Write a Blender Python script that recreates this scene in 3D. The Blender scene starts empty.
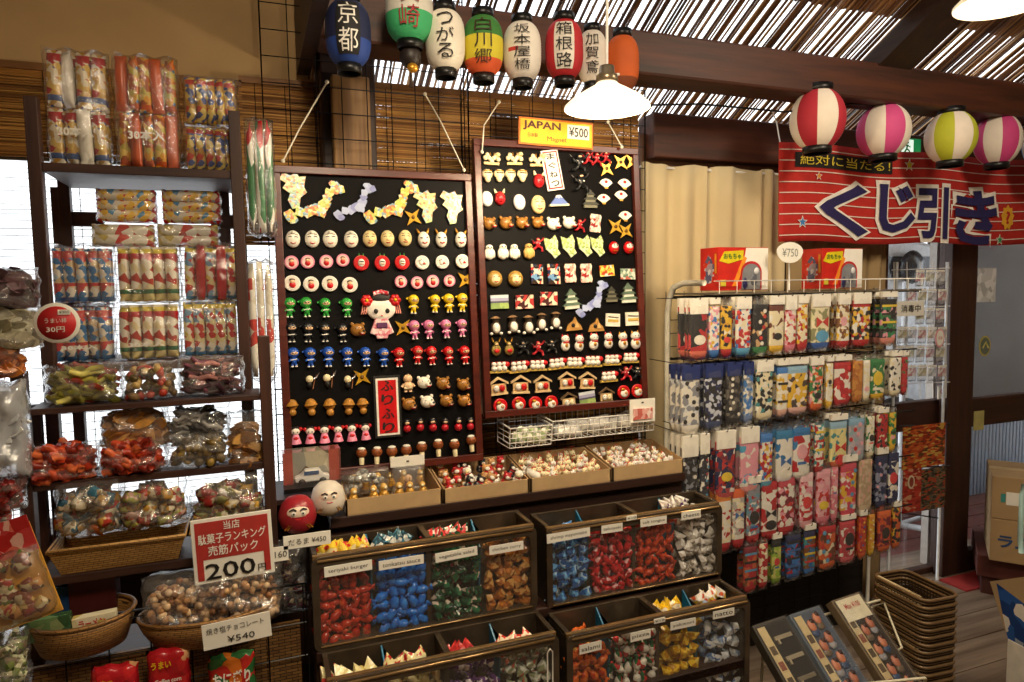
import bpy, math, random
from mathutils import Vector, Matrix, Euler
R_ = random.Random(7)
C = bpy.context.scene
COL = C.collection
PI = math.pi

# ---------------------------------------------------------------- camera
W, H, F = 1024, 682, 680.0
YAW, PITCH, ROLL = math.radians(20.8), math.radians(4.46), math.radians(0.89)
EYE = Vector((0, 0, 1.5))
fwd = Vector((math.sin(YAW)*math.cos(PITCH), math.cos(YAW)*math.cos(PITCH), -math.sin(PITCH)))
rgt0 = Vector((math.cos(YAW), -math.sin(YAW), 0))
up0 = rgt0.cross(fwd)
rgt = rgt0*math.cos(ROLL) - up0*math.sin(ROLL)
upv = rgt0*math.sin(ROLL) + up0*math.cos(ROLL)
cam_d = bpy.data.cameras.new('camera'); cam = bpy.data.objects.new('camera', cam_d); COL.objects.link(cam)
cam_d.sensor_width = 36; cam_d.lens = F/W*36; cam_d.clip_start = 0.05
cam.matrix_world = Matrix(((rgt.x, upv.x, -fwd.x, EYE.x), (rgt.y, upv.y, -fwd.y, EYE.y), (rgt.z, upv.z, -fwd.z, EYE.z), (0, 0, 0, 1)))
C.camera = cam
def ray(px, py): return fwd + rgt*((px-W/2)/F) + upv*((H/2-py)/F)
def P(px, py, Y):
    d = ray(px, py); return EYE + d*(Y/d.y)
def PZ(px, py, Z):
    d = ray(px, py); return EYE + d*((Z-EYE.z)/d.z)
def RC(x0, y0, x1, y1, Y):
    """picture rectangle on the plane Y -> X0, X1, Z0 (low), Z1 (high) in metres"""
    xc, yc = (x0+x1)/2, (y0+y1)/2
    return P(x0, yc, Y).x, P(x1, yc, Y).x, P(xc, y1, Y).z, P(xc, y0, Y).z

# ---------------------------------------------------------------- world, lights, exposure
C.view_settings.view_transform = 'Standard'; C.view_settings.look = 'None'
C.view_settings.exposure = 0.12; C.view_settings.gamma = 1.0; C.view_settings.use_curve_mapping = False
wd = bpy.data.worlds.new('daylight'); C.world = wd; wd.use_nodes = True
bg = wd.node_tree.nodes['Background']; bg.inputs[0].default_value = (0.93, 0.97, 1.0, 1); bg.inputs[1].default_value = 2.2
def lamp(name, kind, loc, energy, col, size=0.1, rot=(0, 0, 0), sy=None, spot=None):
    d = bpy.data.lights.new(name, kind); d.energy = energy; d.color = col
    if kind == 'AREA':
        d.size = size
        if sy: d.shape = 'RECTANGLE'; d.size_y = sy
    else: d.shadow_soft_size = size
    if spot: d.spot_size = spot; d.spot_blend = 0.8
    o = bpy.data.objects.new(name, d); o.location = loc; o.rotation_euler = rot; COL.objects.link(o); return o
WARM = (1.0, 0.78, 0.52)
# unseen area lights added overhead to fill the shop with warm light
lamp('fill_area_light', 'AREA', (0.25, 0.45, 2.55), 31, (1.0, 0.82, 0.58), 0.4, (math.radians(42), 0, 0))
lamp('fill_area_light', 'AREA', (2.1, 0.5, 2.6), 20, (1.0, 0.84, 0.64), 0.4, (math.radians(38), 0, 0))

# ---------------------------------------------------------------- materials
def lin(h):
    if not isinstance(h, str): return tuple(h)[:3]
    h = h.lstrip('#'); v = [int(h[i:i+2], 16)/255 for i in (0, 2, 4)]
    return tuple(c/12.92 if c <= 0.04045 else ((c+0.055)/1.055)**2.4 for c in v)
MATS = {}
def base(name, rough=0.5, metal=0.0, spec=0.5):
    m = bpy.data.materials.new(name); m.use_nodes = True
    b = m.node_tree.nodes['Principled BSDF']
    b.inputs['Roughness'].default_value = rough; b.inputs['Metallic'].default_value = metal
    b.inputs['Specular IOR Level'].default_value = spec
    return m, m.node_tree.nodes, m.node_tree.links, b
def ramp(n, cols, const=False, pos=None):
    r = n.new('ShaderNodeValToRGB'); e = r.color_ramp.elements
    if const: r.color_ramp.interpolation = 'CONSTANT'
    k = len(cols)
    for i, c in enumerate(cols):
        p = pos[i] if pos else (i/k if const else i/max(1, k-1))
        if i < 2: el = e[i]; el.position = p
        else: el = e.new(p)
        el.color = (*lin(c), 1)
    return r
def mat(col, rough=0.5, metal=0.0, var=0.12, scale=25, bump=0.0, emit=0, spec=0.5, sub=0):
    key = ('m', col if isinstance(col, str) else tuple(col), rough, metal, var, scale, bump, emit, spec)
    if key in MATS: return MATS[key]
    m, n, l, b = base('surface_'+str(len(MATS)), rough, metal, spec)
    c = lin(col); tc = n.new('ShaderNodeTexCoord'); nz = n.new('ShaderNodeTexNoise')
    nz.inputs['Scale'].default_value = scale; nz.inputs['Detail'].default_value = 3; l.new(tc.outputs['Object'], nz.inputs['Vector'])
    r = ramp(n, [tuple(x*(1-var) for x in c), tuple(min(1, x*(1+var)) for x in c)], pos=[0.3, 0.7]); l.new(nz.outputs['Fac'], r.inputs['Fac'])
    l.new(r.outputs['Color'], b.inputs['Base Color'])
    if bump:
        bp = n.new('ShaderNodeBump'); bp.inputs['Strength'].default_value = bump; bp.inputs['Distance'].default_value = 0.005
        l.new(nz.outputs['Fac'], bp.inputs['Height']); l.new(bp.outputs['Normal'], b.inputs['Normal'])
    if emit:
        b.inputs['Emission Color'].default_value = (*c, 1); b.inputs['Emission Strength'].default_value = emit
    MATS[key] = m; return m
def wood(c1, c2, axis='X', scale=1.0, rough=0.55, bump=0.25):
    key = ('w', c1, c2, axis, scale, rough)
    if key in MATS: return MATS[key]
    m, n, l, b = base('wood_'+str(len(MATS)), rough)
    tc = n.new('ShaderNodeTexCoord'); mp = n.new('ShaderNodeMapping')
    s = [22*scale]*3; s['XYZ'.index(axis)] = 1.6*scale; mp.inputs['Scale'].default_value = s
    nz = n.new('ShaderNodeTexNoise'); nz.inputs['Scale'].default_value = 1.6; nz.inputs['Detail'].default_value = 8; nz.inputs['Roughness'].default_value = 0.65
    l.new(tc.outputs['Object'], mp.inputs['Vector']); l.new(mp.outputs['Vector'], nz.inputs['Vector'])
    r = ramp(n, [c1, c2], pos=[0.3, 0.72]); l.new(nz.outputs['Fac'], r.inputs['Fac']); l.new(r.outputs['Color'], b.inputs['Base Color'])
    bp = n.new('ShaderNodeBump'); bp.inputs['Strength'].default_value = bump; bp.inputs['Distance'].default_value = 0.004
    l.new(nz.outputs['Fac'], bp.inputs['Height']); l.new(bp.outputs['Normal'], b.inputs['Normal'])
    MATS[key] = m; return m
def wicker(c1, c2, c3, sc=1.0):
    key = ('k', c1, c2, c3, sc)
    if key in MATS: return MATS[key]
    m, n, l, b = base('wicker_'+str(len(MATS)), 0.55)
    tc = n.new('ShaderNodeTexCoord'); sp = n.new('ShaderNodeSeparateXYZ'); l.new(tc.outputs['Object'], sp.inputs[0])
    ad = n.new('ShaderNodeMath'); l.new(sp.outputs[0], ad.inputs[0]); l.new(sp.outputs[1], ad.inputs[1])
    cb = n.new('ShaderNodeCombineXYZ'); l.new(ad.outputs[0], cb.inputs[0]); l.new(sp.outputs[2], cb.inputs[1])
    br = n.new('ShaderNodeTexBrick'); br.inputs['Scale'].default_value = 45*sc
    for k, c in zip(('Color1', 'Color2', 'Mortar'), (c1, c2, c3)): br.inputs[k].default_value = (*lin(c), 1)
    br.inputs['Mortar Size'].default_value = 0.035; br.inputs['Mortar Smooth'].default_value = 0.6
    br.inputs['Brick Width'].default_value = 0.9; br.inputs['Row Height'].default_value = 0.25
    l.new(cb.outputs[0], br.inputs['Vector']); l.new(br.outputs['Color'], b.inputs['Base Color'])
    bp = n.new('ShaderNodeBump'); bp.invert = True; bp.inputs['Strength'].default_value = 0.8; bp.inputs['Distance'].default_value = 0.004
    l.new(br.outputs['Fac'], bp.inputs['Height']); l.new(bp.outputs['Normal'], b.inputs['Normal'])
    MATS[key] = m; return m
def pack(cols, scale=60, bands=(), rough=0.25, bump=0.3, metal=0.0, stretch=(1, 1, 1), axis=2):
    """printed packaging: patches of colour, with plain bands at heights (0..1) of the piece"""
    key = ('p', tuple(cols), scale, tuple(bands), rough, metal, stretch, axis)
    if key in MATS: return MATS[key]
    m, n, l, b = base('print_'+str(len(MATS)), rough, metal)
    tc = n.new('ShaderNodeTexCoord'); mp = n.new('ShaderNodeMapping'); mp.inputs['Scale'].default_value = stretch
    l.new(tc.outputs['Object'], mp.inputs['Vector'])
    nz = n.new('ShaderNodeTexNoise'); nz.inputs['Scale'].default_value = scale*0.9; l.new(mp.outputs['Vector'], nz.inputs['Vector'])
    mx = n.new('ShaderNodeVectorMath'); mx.operation = 'MULTIPLY_ADD'; mx.inputs[1].default_value = (min(0.012, 0.3/scale),)*3
    l.new(nz.outputs['Color'], mx.inputs[0]); l.new(mp.outputs['Vector'], mx.inputs[2])
    v = n.new('ShaderNodeTexVoronoi'); v.inputs['Scale'].default_value = scale; l.new(mx.outputs[0], v.inputs['Vector'])
    sp = n.new('ShaderNodeSeparateColor'); l.new(v.outputs['Color'], sp.inputs[0])
    r = ramp(n, cols, const=True); l.new(sp.outputs[0], r.inputs['Fac'])
    out = r.outputs['Color']
    if bands:
        sg = n.new('ShaderNodeSeparateXYZ'); l.new(tc.outputs['Generated'], sg.inputs[0])
        for z0, z1, c in bands:
            a = n.new('ShaderNodeMath'); a.operation = 'COMPARE'; a.inputs[1].default_value = (z0+z1)/2; a.inputs[2].default_value = (z1-z0)/2
            l.new(sg.outputs[axis], a.inputs[0])
            x = n.new('ShaderNodeMix'); x.data_type = 'RGBA'; l.new(a.outputs[0], x.inputs[0]); l.new(out, x.inputs[6]); x.inputs[7].default_value = (*lin(c), 1)
            out = x.outputs[2]
    l.new(out, b.inputs['Base Color'])
    n2 = n.new('ShaderNodeTexNoise'); n2.inputs['Scale'].default_value = 90; l.new(tc.outputs['Object'], n2.inputs['Vector'])
    bp = n.new('ShaderNodeBump'); bp.inputs['Strength'].default_value = bump; bp.inputs['Distance'].default_value = 0.004
    l.new(n2.outputs['Fac'], bp.inputs['Height']); l.new(bp.outputs['Normal'], b.inputs['Normal'])
    MATS[key] = m; return m
def film(tint='#ffffff', alpha=0.12, rough=0.12, bump=0.6, scale=45, shine=0.07):
    """thin clear plastic: mostly see-through with glossy crinkles"""
    key = ('f', tint, alpha, rough, bump, scale, shine)
    if key in MATS: return MATS[key]
    m, n, l, b = base('clear_film_'+str(len(MATS)), rough)
    out = [x for x in n if x.type == 'OUTPUT_MATERIAL'][0]
    b.inputs['Base Color'].default_value = (*lin(tint), 1); b.inputs['Specular IOR Level'].default_value = 0.9
    tc = n.new('ShaderNodeTexCoord'); nz = n.new('ShaderNodeTexNoise'); nz.inputs['Scale'].default_value = scale; nz.inputs['Detail'].default_value = 4
    l.new(tc.outputs['Object'], nz.inputs['Vector'])
    bp = n.new('ShaderNodeBump'); bp.inputs['Strength'].default_value = bump; bp.inputs['Distance'].default_value = 0.01
    l.new(nz.outputs['Fac'], bp.inputs['Height'])
    tr = n.new('ShaderNodeBsdfTransparent'); gl = n.new('ShaderNodeBsdfGlossy'); gl.inputs['Roughness'].default_value = rough
    l.new(bp.outputs['Normal'], gl.inputs['Normal'])
    fr = n.new('ShaderNodeLayerWeight'); fr.inputs['Blend'].default_value = 0.5; l.new(bp.outputs['Normal'], fr.inputs['Normal'])
    pw = n.new('ShaderNodeMath'); pw.operation = 'POWER'; pw.inputs[1].default_value = 4.0; l.new(fr.outputs['Facing'], pw.inputs[0])
    mu = n.new('ShaderNodeMath'); mu.operation = 'MULTIPLY_ADD'; mu.inputs[1].default_value = 0.8; mu.inputs[2].default_value = shine; mu.use_clamp = True; l.new(pw.outputs[0], mu.inputs[0])
    m1 = n.new('ShaderNodeMixShader'); m1.inputs[0].default_value = alpha; l.new(tr.outputs[0], m1.inputs[1]); l.new(b.outputs[0], m1.inputs[2])
    m2 = n.new('ShaderNodeMixShader'); l.new(mu.outputs[0], m2.inputs[0]); l.new(m1.outputs[0], m2.inputs[1]); l.new(gl.outputs[0], m2.inputs[2])
    l.new(m2.outputs[0], out.inputs['Surface'])
    MATS[key] = m; return m
DARKWOOD = wood('#1f100a', '#3c2015', 'X'); DARKWOOD_Z = wood('#1f100a', '#3c2015', 'Z'); BEAM = wood('#2a1309', '#5a2d16', 'X', 0.7)
BLACK = mat('#0b0a0a', 0.4); IRON = mat('#131212', 0.35, 0.6); WHITEWIRE = mat('#e9e6df', 0.35); PAPER = mat('#f2efe4', 0.7, var=0.03)
INK = mat('#15120f', 0.6, var=0); RED = mat('#c8141a', 0.35); WHITE = mat('#f0ece2', 0.4, var=0.04); GOLD = mat('#c08a2a', 0.3, 0.5)
CREAM = mat('#efe2b8', 0.4, var=0.05); YEL = mat('#e8c31c', 0.35); GREEN = mat('#2f9a3a', 0.35); BLUE = mat('#1c4fb0', 0.35); PINK = mat('#e58aa8', 0.4)
BROWN = mat('#7a4420', 0.45); SKIN = mat('#eec59a', 0.45, var=0.04); ORANGE = mat('#d8641c', 0.4)

# ---------------------------------------------------------------- mesh collector
class MB:
    def __init__(s): s.v = []; s.f = []; s.m = []; s.s = []; s.mats = []
    def mi(s, m):
        if m not in s.mats: s.mats.append(m)
        return s.mats.index(m)
    def add(s, vs, fs, m, M=None, smooth=False):
        b = len(s.v); k = s.mi(m)
        s.v += [tuple(M @ Vector(v)) for v in vs] if M is not None else [tuple(v) for v in vs]
        s.f += [tuple(i+b for i in f) for f in fs]; s.m += [k]*len(fs); s.s += [smooth]*len(fs); return s
    def box(s, x0, x1, y0, y1, z0, z1, m, M=None):
        return s.add([(x, y, z) for x in (x0, x1) for y in (y0, y1) for z in (z0, z1)],
                     [(0, 1, 3, 2), (4, 6, 7, 5), (0, 4, 5, 1), (2, 3, 7, 6), (0, 2, 6, 4), (1, 5, 7, 3)], m, M)
    def cbox(s, c, d, m, M=None): return s.box(c[0]-d[0]/2, c[0]+d[0]/2, c[1]-d[1]/2, c[1]+d[1]/2, c[2]-d[2]/2, c[2]+d[2]/2, m, M)
    def tube(s, pts, r, m, n=6, M=None, closed=False, cap=True):
        pts = [Vector(p) for p in pts]; k = len(pts); vs = []; fs = []
        rr = r if isinstance(r, (list, tuple)) else [r]*k
        for i, p in enumerate(pts):
            a = pts[i-1] if (i or closed) else p; b = pts[(i+1) % k] if (i < k-1 or closed) else p
            t = (b-a).normalized(); u = t.cross(Vector((0, 0, 1)))
            if u.length < 0.05: u = t.cross(Vector((0, 1, 0)))
            u.normalize(); w = t.cross(u)
            for j in range(n): vs.append(p+(u*math.cos(2*PI*j/n)+w*math.sin(2*PI*j/n))*rr[i])
        for i in range(k if closed else k-1):
            i2 = (i+1) % k
            for j in range(n): fs.append((i*n+j, i*n+(j+1) % n, i2*n+(j+1) % n, i2*n+j))
        if not closed and cap: fs.append(tuple(range(n))); fs.append(tuple((k-1)*n+j for j in range(n))[::-1])
        return s.add(vs, fs, m, M, smooth=n > 4)
    def lathe(s, prof, m, n=20, M=None, mats=None):
        vs = [(r*math.cos(2*PI*j/n), r*math.sin(2*PI*j/n), z) for r, z in prof for j in range(n)]
        for i in range(len(prof)-1):
            fs = [(i*n+j, i*n+(j+1) % n, (i+1)*n+(j+1) % n, (i+1)*n+j) for j in range(n)]
            if i == 0: s.add(vs, fs, mats[0] if mats else m, M, True); b0 = len(s.v)-len(vs)
            else:
                k = s.mi(mats[i] if mats else m)
                s.f += [tuple(q+b0 for q in f) for f in fs]; s.m += [k]*len(fs); s.s += [True]*len(fs)
        return s
    def ell(s, c, r, m, n=12, k=8, M=None):
        vs = []; fs = []
        for i in range(1, k):
            a = PI*i/k
            for j in range(n): b = 2*PI*j/n; vs.append((c[0]+r[0]*math.sin(a)*math.cos(b), c[1]+r[1]*math.sin(a)*math.sin(b), c[2]+r[2]*math.cos(a)))
        t = len(vs); vs += [(c[0], c[1], c[2]+r[2]), (c[0], c[1], c[2]-r[2])]
        for i in range(k-2):
            for j in range(n): fs.append((i*n+j, (i+1)*n+j, (i+1)*n+(j+1) % n, i*n+(j+1) % n))
        for j in range(n): fs.append((t, j, (j+1) % n)); fs.append((t+1, (k-2)*n+(j+1) % n, (k-2)*n+j))
        return s.add(vs, fs, m, M, True)
    def prism(s, out, y0, y1, m, M=None, side=None):
        """outline [(x, z)] extruded from y0 (front) to y1"""
        k = len(out); vs = [(x, y0, z) for x, z in out]+[(x, y1, z) for x, z in out]
        s.add(vs, [tuple(range(k)), tuple(range(2*k-1, k-1, -1))]+[(i, i+k, (i+1) % k+k, (i+1) % k) for i in range(k)], m, M)
        return s
    def build(s, name, parent=None, loc=None, bev=0, rot=None):
        me = bpy.data.meshes.new(name); me.from_pydata(s.v, [], s.f)
        for m in s.mats: me.materials.append(m)
        me.polygons.foreach_set('material_index', s.m); me.polygons.foreach_set('use_smooth', s.s); me.update()
        o = bpy.data.objects.new(name, me); COL.objects.link(o)
        if parent: o.parent = parent
        if loc is not None: o.location = loc
        if rot is not None: o.rotation_euler = rot
        if bev:
            b = o.modifiers.new('bevel', 'BEVEL'); b.width = bev; b.segments = 2; b.limit_method = 'ANGLE'
        return o
KIDS = {}
def tag(o, label=None, cat=None, group=None, kind=None):
    if label: o['label'] = label
    if cat: o['category'] = cat
    if group: o['group'] = group
    if kind: o['kind'] = kind
    return o
def thing(name, label, cat, loc=(0, 0, 0), group=None, rot=None):
    o = bpy.data.objects.new(name, None); COL.objects.link(o); o.location = loc; o.empty_display_size = 0.02
    if rot is not None: o.rotation_euler = rot
    return tag(o, label, cat, group)
def struct(o, label=None): return tag(o, label, None, None, 'structure')
ALLK = {}
def dup(o, loc=None, rot=None, label=None, group=None, scale=None, parent=None, kids=None):
    c = o.copy(); COL.objects.link(c)
    if parent: c.parent = parent
    if loc is not None: c.location = loc
    if rot is not None: c.rotation_euler = rot
    if scale is not None: c.scale = scale if hasattr(scale, '__len__') else (scale,)*3
    if label: c['label'] = label
    if group: c['group'] = group
    for ch in list(o.children): dup(ch, parent=c)
    return c
def RM(ax, deg): return Matrix.Rotation(math.radians(deg), 4, ax)
def TM(x, y, z): return Matrix.Translation((x, y, z))
TXT = {}
def text_mesh(body, material, bold=0.0, ex=0.0006):
    key = (body, bold, ex)
    if key not in TXT:
        cu = bpy.data.curves.new('lettering', 'FONT'); cu.body = body; cu.size = 1; cu.align_x = 'CENTER'; cu.align_y = 'CENTER'
        cu.offset = bold; cu.resolution_u = 2; cu.space_line = 0.95
        to = bpy.data.objects.new('lettering', cu); COL.objects.link(to)
        bpy.context.view_layer.update()
        me = bpy.data.meshes.new_from_object(to.evaluated_get(bpy.context.evaluated_depsgraph_get()))
        vs = [v.co.copy() for v in me.vertices]; fs = [tuple(p.vertices) for p in me.polygons]
        bpy.data.objects.remove(to); bpy.data.curves.remove(cu); bpy.data.meshes.remove(me)
        if vs:
            x0, x1 = min(v.x for v in vs), max(v.x for v in vs); y0, y1 = min(v.y for v in vs), max(v.y for v in vs)
        else: x0 = y0 = 0; x1 = y1 = 1
        TXT[key] = ([((v.x-(x0+x1)/2), (v.y-(y0+y1)/2)) for v in vs], fs, x1-x0, y1-y0)
    return TXT[key]
def text(mb, body, w, h, c, m, bold=0.0, keep=False, M=None):
    """lettering of width w, height h centred at c, facing -Y, added to collector mb"""
    vs, fs, tw, th = text_mesh(body, m, bold)
    sx, sz = w/max(tw, 1e-6), h/max(th, 1e-6)
    if keep: sx = sz = min(sx, sz)
    return mb.add([(c[0]+x*sx, c[1], c[2]+z*sz) for x, z in vs], fs, m, M)
ORD = 'first second third fourth fifth sixth seventh eighth ninth tenth eleventh twelfth thirteenth fourteenth fifteenth sixteenth seventeenth eighteenth nineteenth twentieth'.split()
NUM = 'zero one two three four five six seven eight nine ten eleven twelve thirteen fourteen fifteen sixteen seventeen eighteen nineteen twenty'.split()
def nth(i, n):
    if n == 1: return 'only'
    if i == 0: return 'leftmost'
    if i == n-1: return 'rightmost'
    return ORD[i]+' from left'
# ================================================================ the room
YW = 2.40
PLASTER = mat('#c9a878', 0.85, var=0.06, scale=6, bump=0.15)
FLOORW = wood('#5b4a3c', '#9a8876', 'X', 0.5, 0.45)
# floor of grey-brown boards
m = MB()
for i in range(34):
    y = -2.6+i*0.155
    m.box(-3, 6, y, y+0.15, -0.03, 0, FLOORW)
m.box(-3, 6, -2.6, 2.67, -0.06, -0.03, BLACK)
struct(m.build('floor'))
xpost0, xpost1 = P(318, 80, 2.3).x, P(372, 80, 2.3).x
zsill = P(380, 492, YW).z; zwt = P(100, 158, YW).z
xwr = P(640, 300, YW).x
xdoor = P(884, 400, YW).x
zhead0, zhead1 = P(700, 163, YW).z, P(700, 120, YW).z
ROOFX0 = xpost0-0.02
# walls
m = MB()
m.box(-3, xpost0+0.02, YW, YW+0.12, zwt+0.03, 3.6, PLASTER)
struct(m.build('wall_upper_left'))
m = MB()
m.box(-3, xwr, YW, YW+0.12, 0, zsill-0.03, DARKWOOD)
m.box(-3, xwr, YW-0.03, YW+0.14, zsill-0.03, zsill, DARKWOOD)
m.box(xwr, xdoor, YW, YW+0.12, 0, zhead0+0.1, wood('#3b2416', '#5d3a22', 'Z'))
struct(m.build('wall_back'))
m = MB(); m.box(P(646, 140, YW).x, 6, YW-0.06, YW+0.06, zhead0, zhead1, BEAM); struct(m.build('trim_1', bev=0.006))
m = MB(); m.box(-3.1, -3, -2.6, 2.5, 0, 3.6, PLASTER); struct(m.build('wall_left'))
m = MB(); m.box(6, 6.1, -2.6, 2.5, 0, 3.6, PLASTER); struct(m.build('wall_right'))
m = MB(); m.box(-3, 6, -2.7, -2.6, 0, 3.8, PLASTER); struct(m.build('wall_front'))
# corner post behind the left board
m = MB(); m.box(xpost0, xpost1, 2.24, 2.38, 0, 3.2, DARKWOOD_Z); struct(m.build('trim_2', bev=0.008))
m = MB(); m.box(P(330, 130, 2.28).x, P(367, 130, 2.28).x, 2.2, 2.25, zsill, P(350, 80, 2.25).z, wood('#5b3c1e', '#8f6a3c', 'Z')); struct(m.build('trim_3', bev=0.006))
# window: frame bars and glass (all white daylight beyond)
GLASS = film('#ffffff', 0.02, 0.02, 0.0, shine=0.03)
m = MB()
for px in (-60, 243, 500):
    x = P(px, 300, YW+0.06).x; m.box(x-0.02, x+0.02, YW+0.04, YW+0.08, zsill, zwt+0.05, DARKWOOD_Z)
fr = m.build('window_1'); struct(fr)
m = MB(); m.box(-3, xwr, YW+0.055, YW+0.06, zsill, zhead0, GLASS); struct(m.build('window_glass', fr))
m = MB(); m.box(xpost0, xwr, YW+0.02, YW+0.1, zsill+0.55, zsill+0.59, DARKWOOD); struct(m.build('window_rail', fr))

# roof: reeds laid down the slope, with daylight between them
SL = 0.55
def roofz(y): return zhead1+0.02+(YW-y)*SL
REED = [mat('#7a5230', 0.6, var=0.3, scale=9), mat('#936538', 0.6, var=0.25, scale=9), mat('#5a3820', 0.65, var=0.25, scale=9), mat('#ad8048', 0.55, var=0.2, scale=9)]
m = MB(); rr = random.Random(3); x = ROOFX0
while x < 5.9:
    w = rr.uniform(0.007, 0.0125)
    gap = rr.uniform(0.001, 0.010) if rr.random() < 0.75 else rr.uniform(0.007, 0.018)
    if x > 0.95: gap *= 0.55
    d = rr.uniform(-0.016, 0.016); z = rr.uniform(0, 0.008)
    m.tube([(x, 3.1, roofz(3.1)+z), (x+d*0.5, 2.5, roofz(2.5)+z), (x+d, 1.55, roofz(1.55)+z)], w/2, rr.choice(REED), n=5)
    x += w+gap
struct(m.build('ceiling_reeds_low'))
m = MB(); x = ROOFX0
while x < 5.9:
    w = rr.uniform(0.009, 0.0135); gap = rr.uniform(-0.003, 0.0008) if rr.random() < 0.95 else rr.uniform(0.003, 0.007)
    d = rr.uniform(-0.02, 0.02); z = rr.uniform(0.02, 0.03)
    m.tube([(x, 1.93, roofz(1.93)+z), (x+d, 0.9, roofz(0.9)+z), (x, -2.6, roofz(-2.6)+z)], w/2, rr.choice(REED[:3]), n=5)
    x += w+gap
struct(m.build('ceiling_reeds'))
m = MB()
for y in (2.28, 2.14, 1.75, 1.45, 1.1, 0.7, 0.2):
    m.tube([(ROOFX0+i*0.3, y+0.006*math.sin(i*2.1), roofz(y)-0.012) for i in range(19)], 0.006, REED[2], n=5)
struct(m.build('trim_4'))
# closed roof boards over the part of the shop behind the viewer and to the left
m = MB(); m.box(ROOFX0, 6, -2.6, 1.2, 3.62, 3.66, DARKWOOD)
m.box(-3, ROOFX0, -2.6, 2.5, 3.1, 3.16, PLASTER); m.box(ROOFX0-0.04, ROOFX0, -2.6, 2.36, 2.2, 3.6, DARKWOOD)
struct(m.build('ceiling'))
# main beam across the picture, and the rafter
BY = 1.98
zb0, zb1 = P(800, 92, BY).z, P(800, 51, BY).z
m = MB(); m.box(ROOFX0, 6, BY, BY+0.13, zb0, zb1, BEAM); struct(m.build('trim_5', bev=0.01))
a, b = P(885, 62, 1.95), P(1010, 12, 1.2)
m = MB(); xr = a.x
m.add([(xr, 2.05, roofz(2.05)-0.11), (xr+0.17, 2.05, roofz(2.05)-0.11), (xr+0.17, 2.05, roofz(2.05)-0.03), (xr, 2.05, roofz(2.05)-0.03),
       (xr, -1, roofz(-1)-0.11), (xr+0.17, -1, roofz(-1)-0.11), (xr+0.17, -1, roofz(-1)-0.03), (xr, -1, roofz(-1)-0.03)],
      [(0, 1, 2, 3), (7, 6, 5, 4), (0, 4, 5, 1), (1, 5, 6, 2), (2, 6, 7, 3), (3, 7, 4, 0)], wood('#1d0f08', '#38200f', 'Y'))
struct(m.build('trim_6'))

# ---------------------------------------------------------------- blinds
BAM = [mat('#a87636', 0.5, var=0.3, scale=7), mat('#c09048', 0.5, var=0.25, scale=7), mat('#7d5224', 0.55, var=0.3, scale=7), mat('#8f6530', 0.5, var=0.3, scale=7)]
def blind(name, label, x0, x1, z0, z1, y, pitch, r, mats, cords=6, sag=0.003, group=None):
    t = thing(name, label, 'blind', (x0, y, z0), group)
    m = MB(); z = 0; hh = z1-z0; n = max(3, int((x1-x0)/0.22)); lay = 2 if pitch < 0.01 else 1; zz_ = 0
    while zz_ < hh*lay:
        z = zz_ % hh; yo = 0.005 if zz_ >= hh else 0
        ph = R_.uniform(0, 6); k = R_.uniform(0, sag)
        m.tube([((x1-x0)*i/n, yo, z+k*math.sin(ph+i*1.7)+R_.uniform(-1, 1)*pitch*0.18) for i in range(n+1)], r*R_.uniform(0.75, 1.2), R_.choice(mats), n=5, cap=False)
        zz_ += pitch*R_.uniform(0.85, 1.2)
    m.build('slats', t)
    for i in range(cords):
        xx = (x1-x0)*(i+0.5)/cords
        m = MB(); m.tube([(xx, -r*1.5, -0.0), (xx+0.003, -r*1.5, hh/2), (xx, -r*1.5, hh)], 0.0012, IRON, n=4); m.build('cord', t)
    m = MB(); m.box(0, x1-x0, -0.006, 0.006, hh-0.006, hh+0.014, mats[2]); m.build('head_rail', t)
    return t
xb0, xb1, zz0, zz1 = RC(372, 100, 655, 476, 2.3)
blind('bamboo_blind', 'brown bamboo blind hanging behind the two souvenir boards', xb0, P(638, 140, 2.3).x, P(500, 474, 2.3).z, P(480, 96, 2.3).z, 2.3, 0.0034, 0.0023, BAM, 8)
blind('bamboo_blind', 'narrow brown bamboo blind left of the wooden post', P(244, 200, 2.33).x, P(332, 200, 2.33).x, P(280, 245, 2.33).z, P(280, 84, 2.33).z, 2.33, 0.0034, 0.0023, BAM, 3)
blind('bamboo_blind', 'brown bamboo blind drawn high above the window behind the snack rack', -1.9, P(243, 120, 2.33).x, P(60, 158, 2.33).z, P(60, 70, 2.33).z, 2.33, 0.0038, 0.0024, BAM, 9)
THIN = [mat('#6f6a66', 0.6, var=0.2), mat('#8a857f', 0.6), mat('#57504b', 0.6)]
blind('slat_shade', 'sparse pale shade glowing white behind the snack rack', -1.9, P(281, 300, 2.36).x, zsill, P(60, 160, 2.36).z, 2.36, 0.017, 0.0011, THIN, 9, 0.004)

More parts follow.
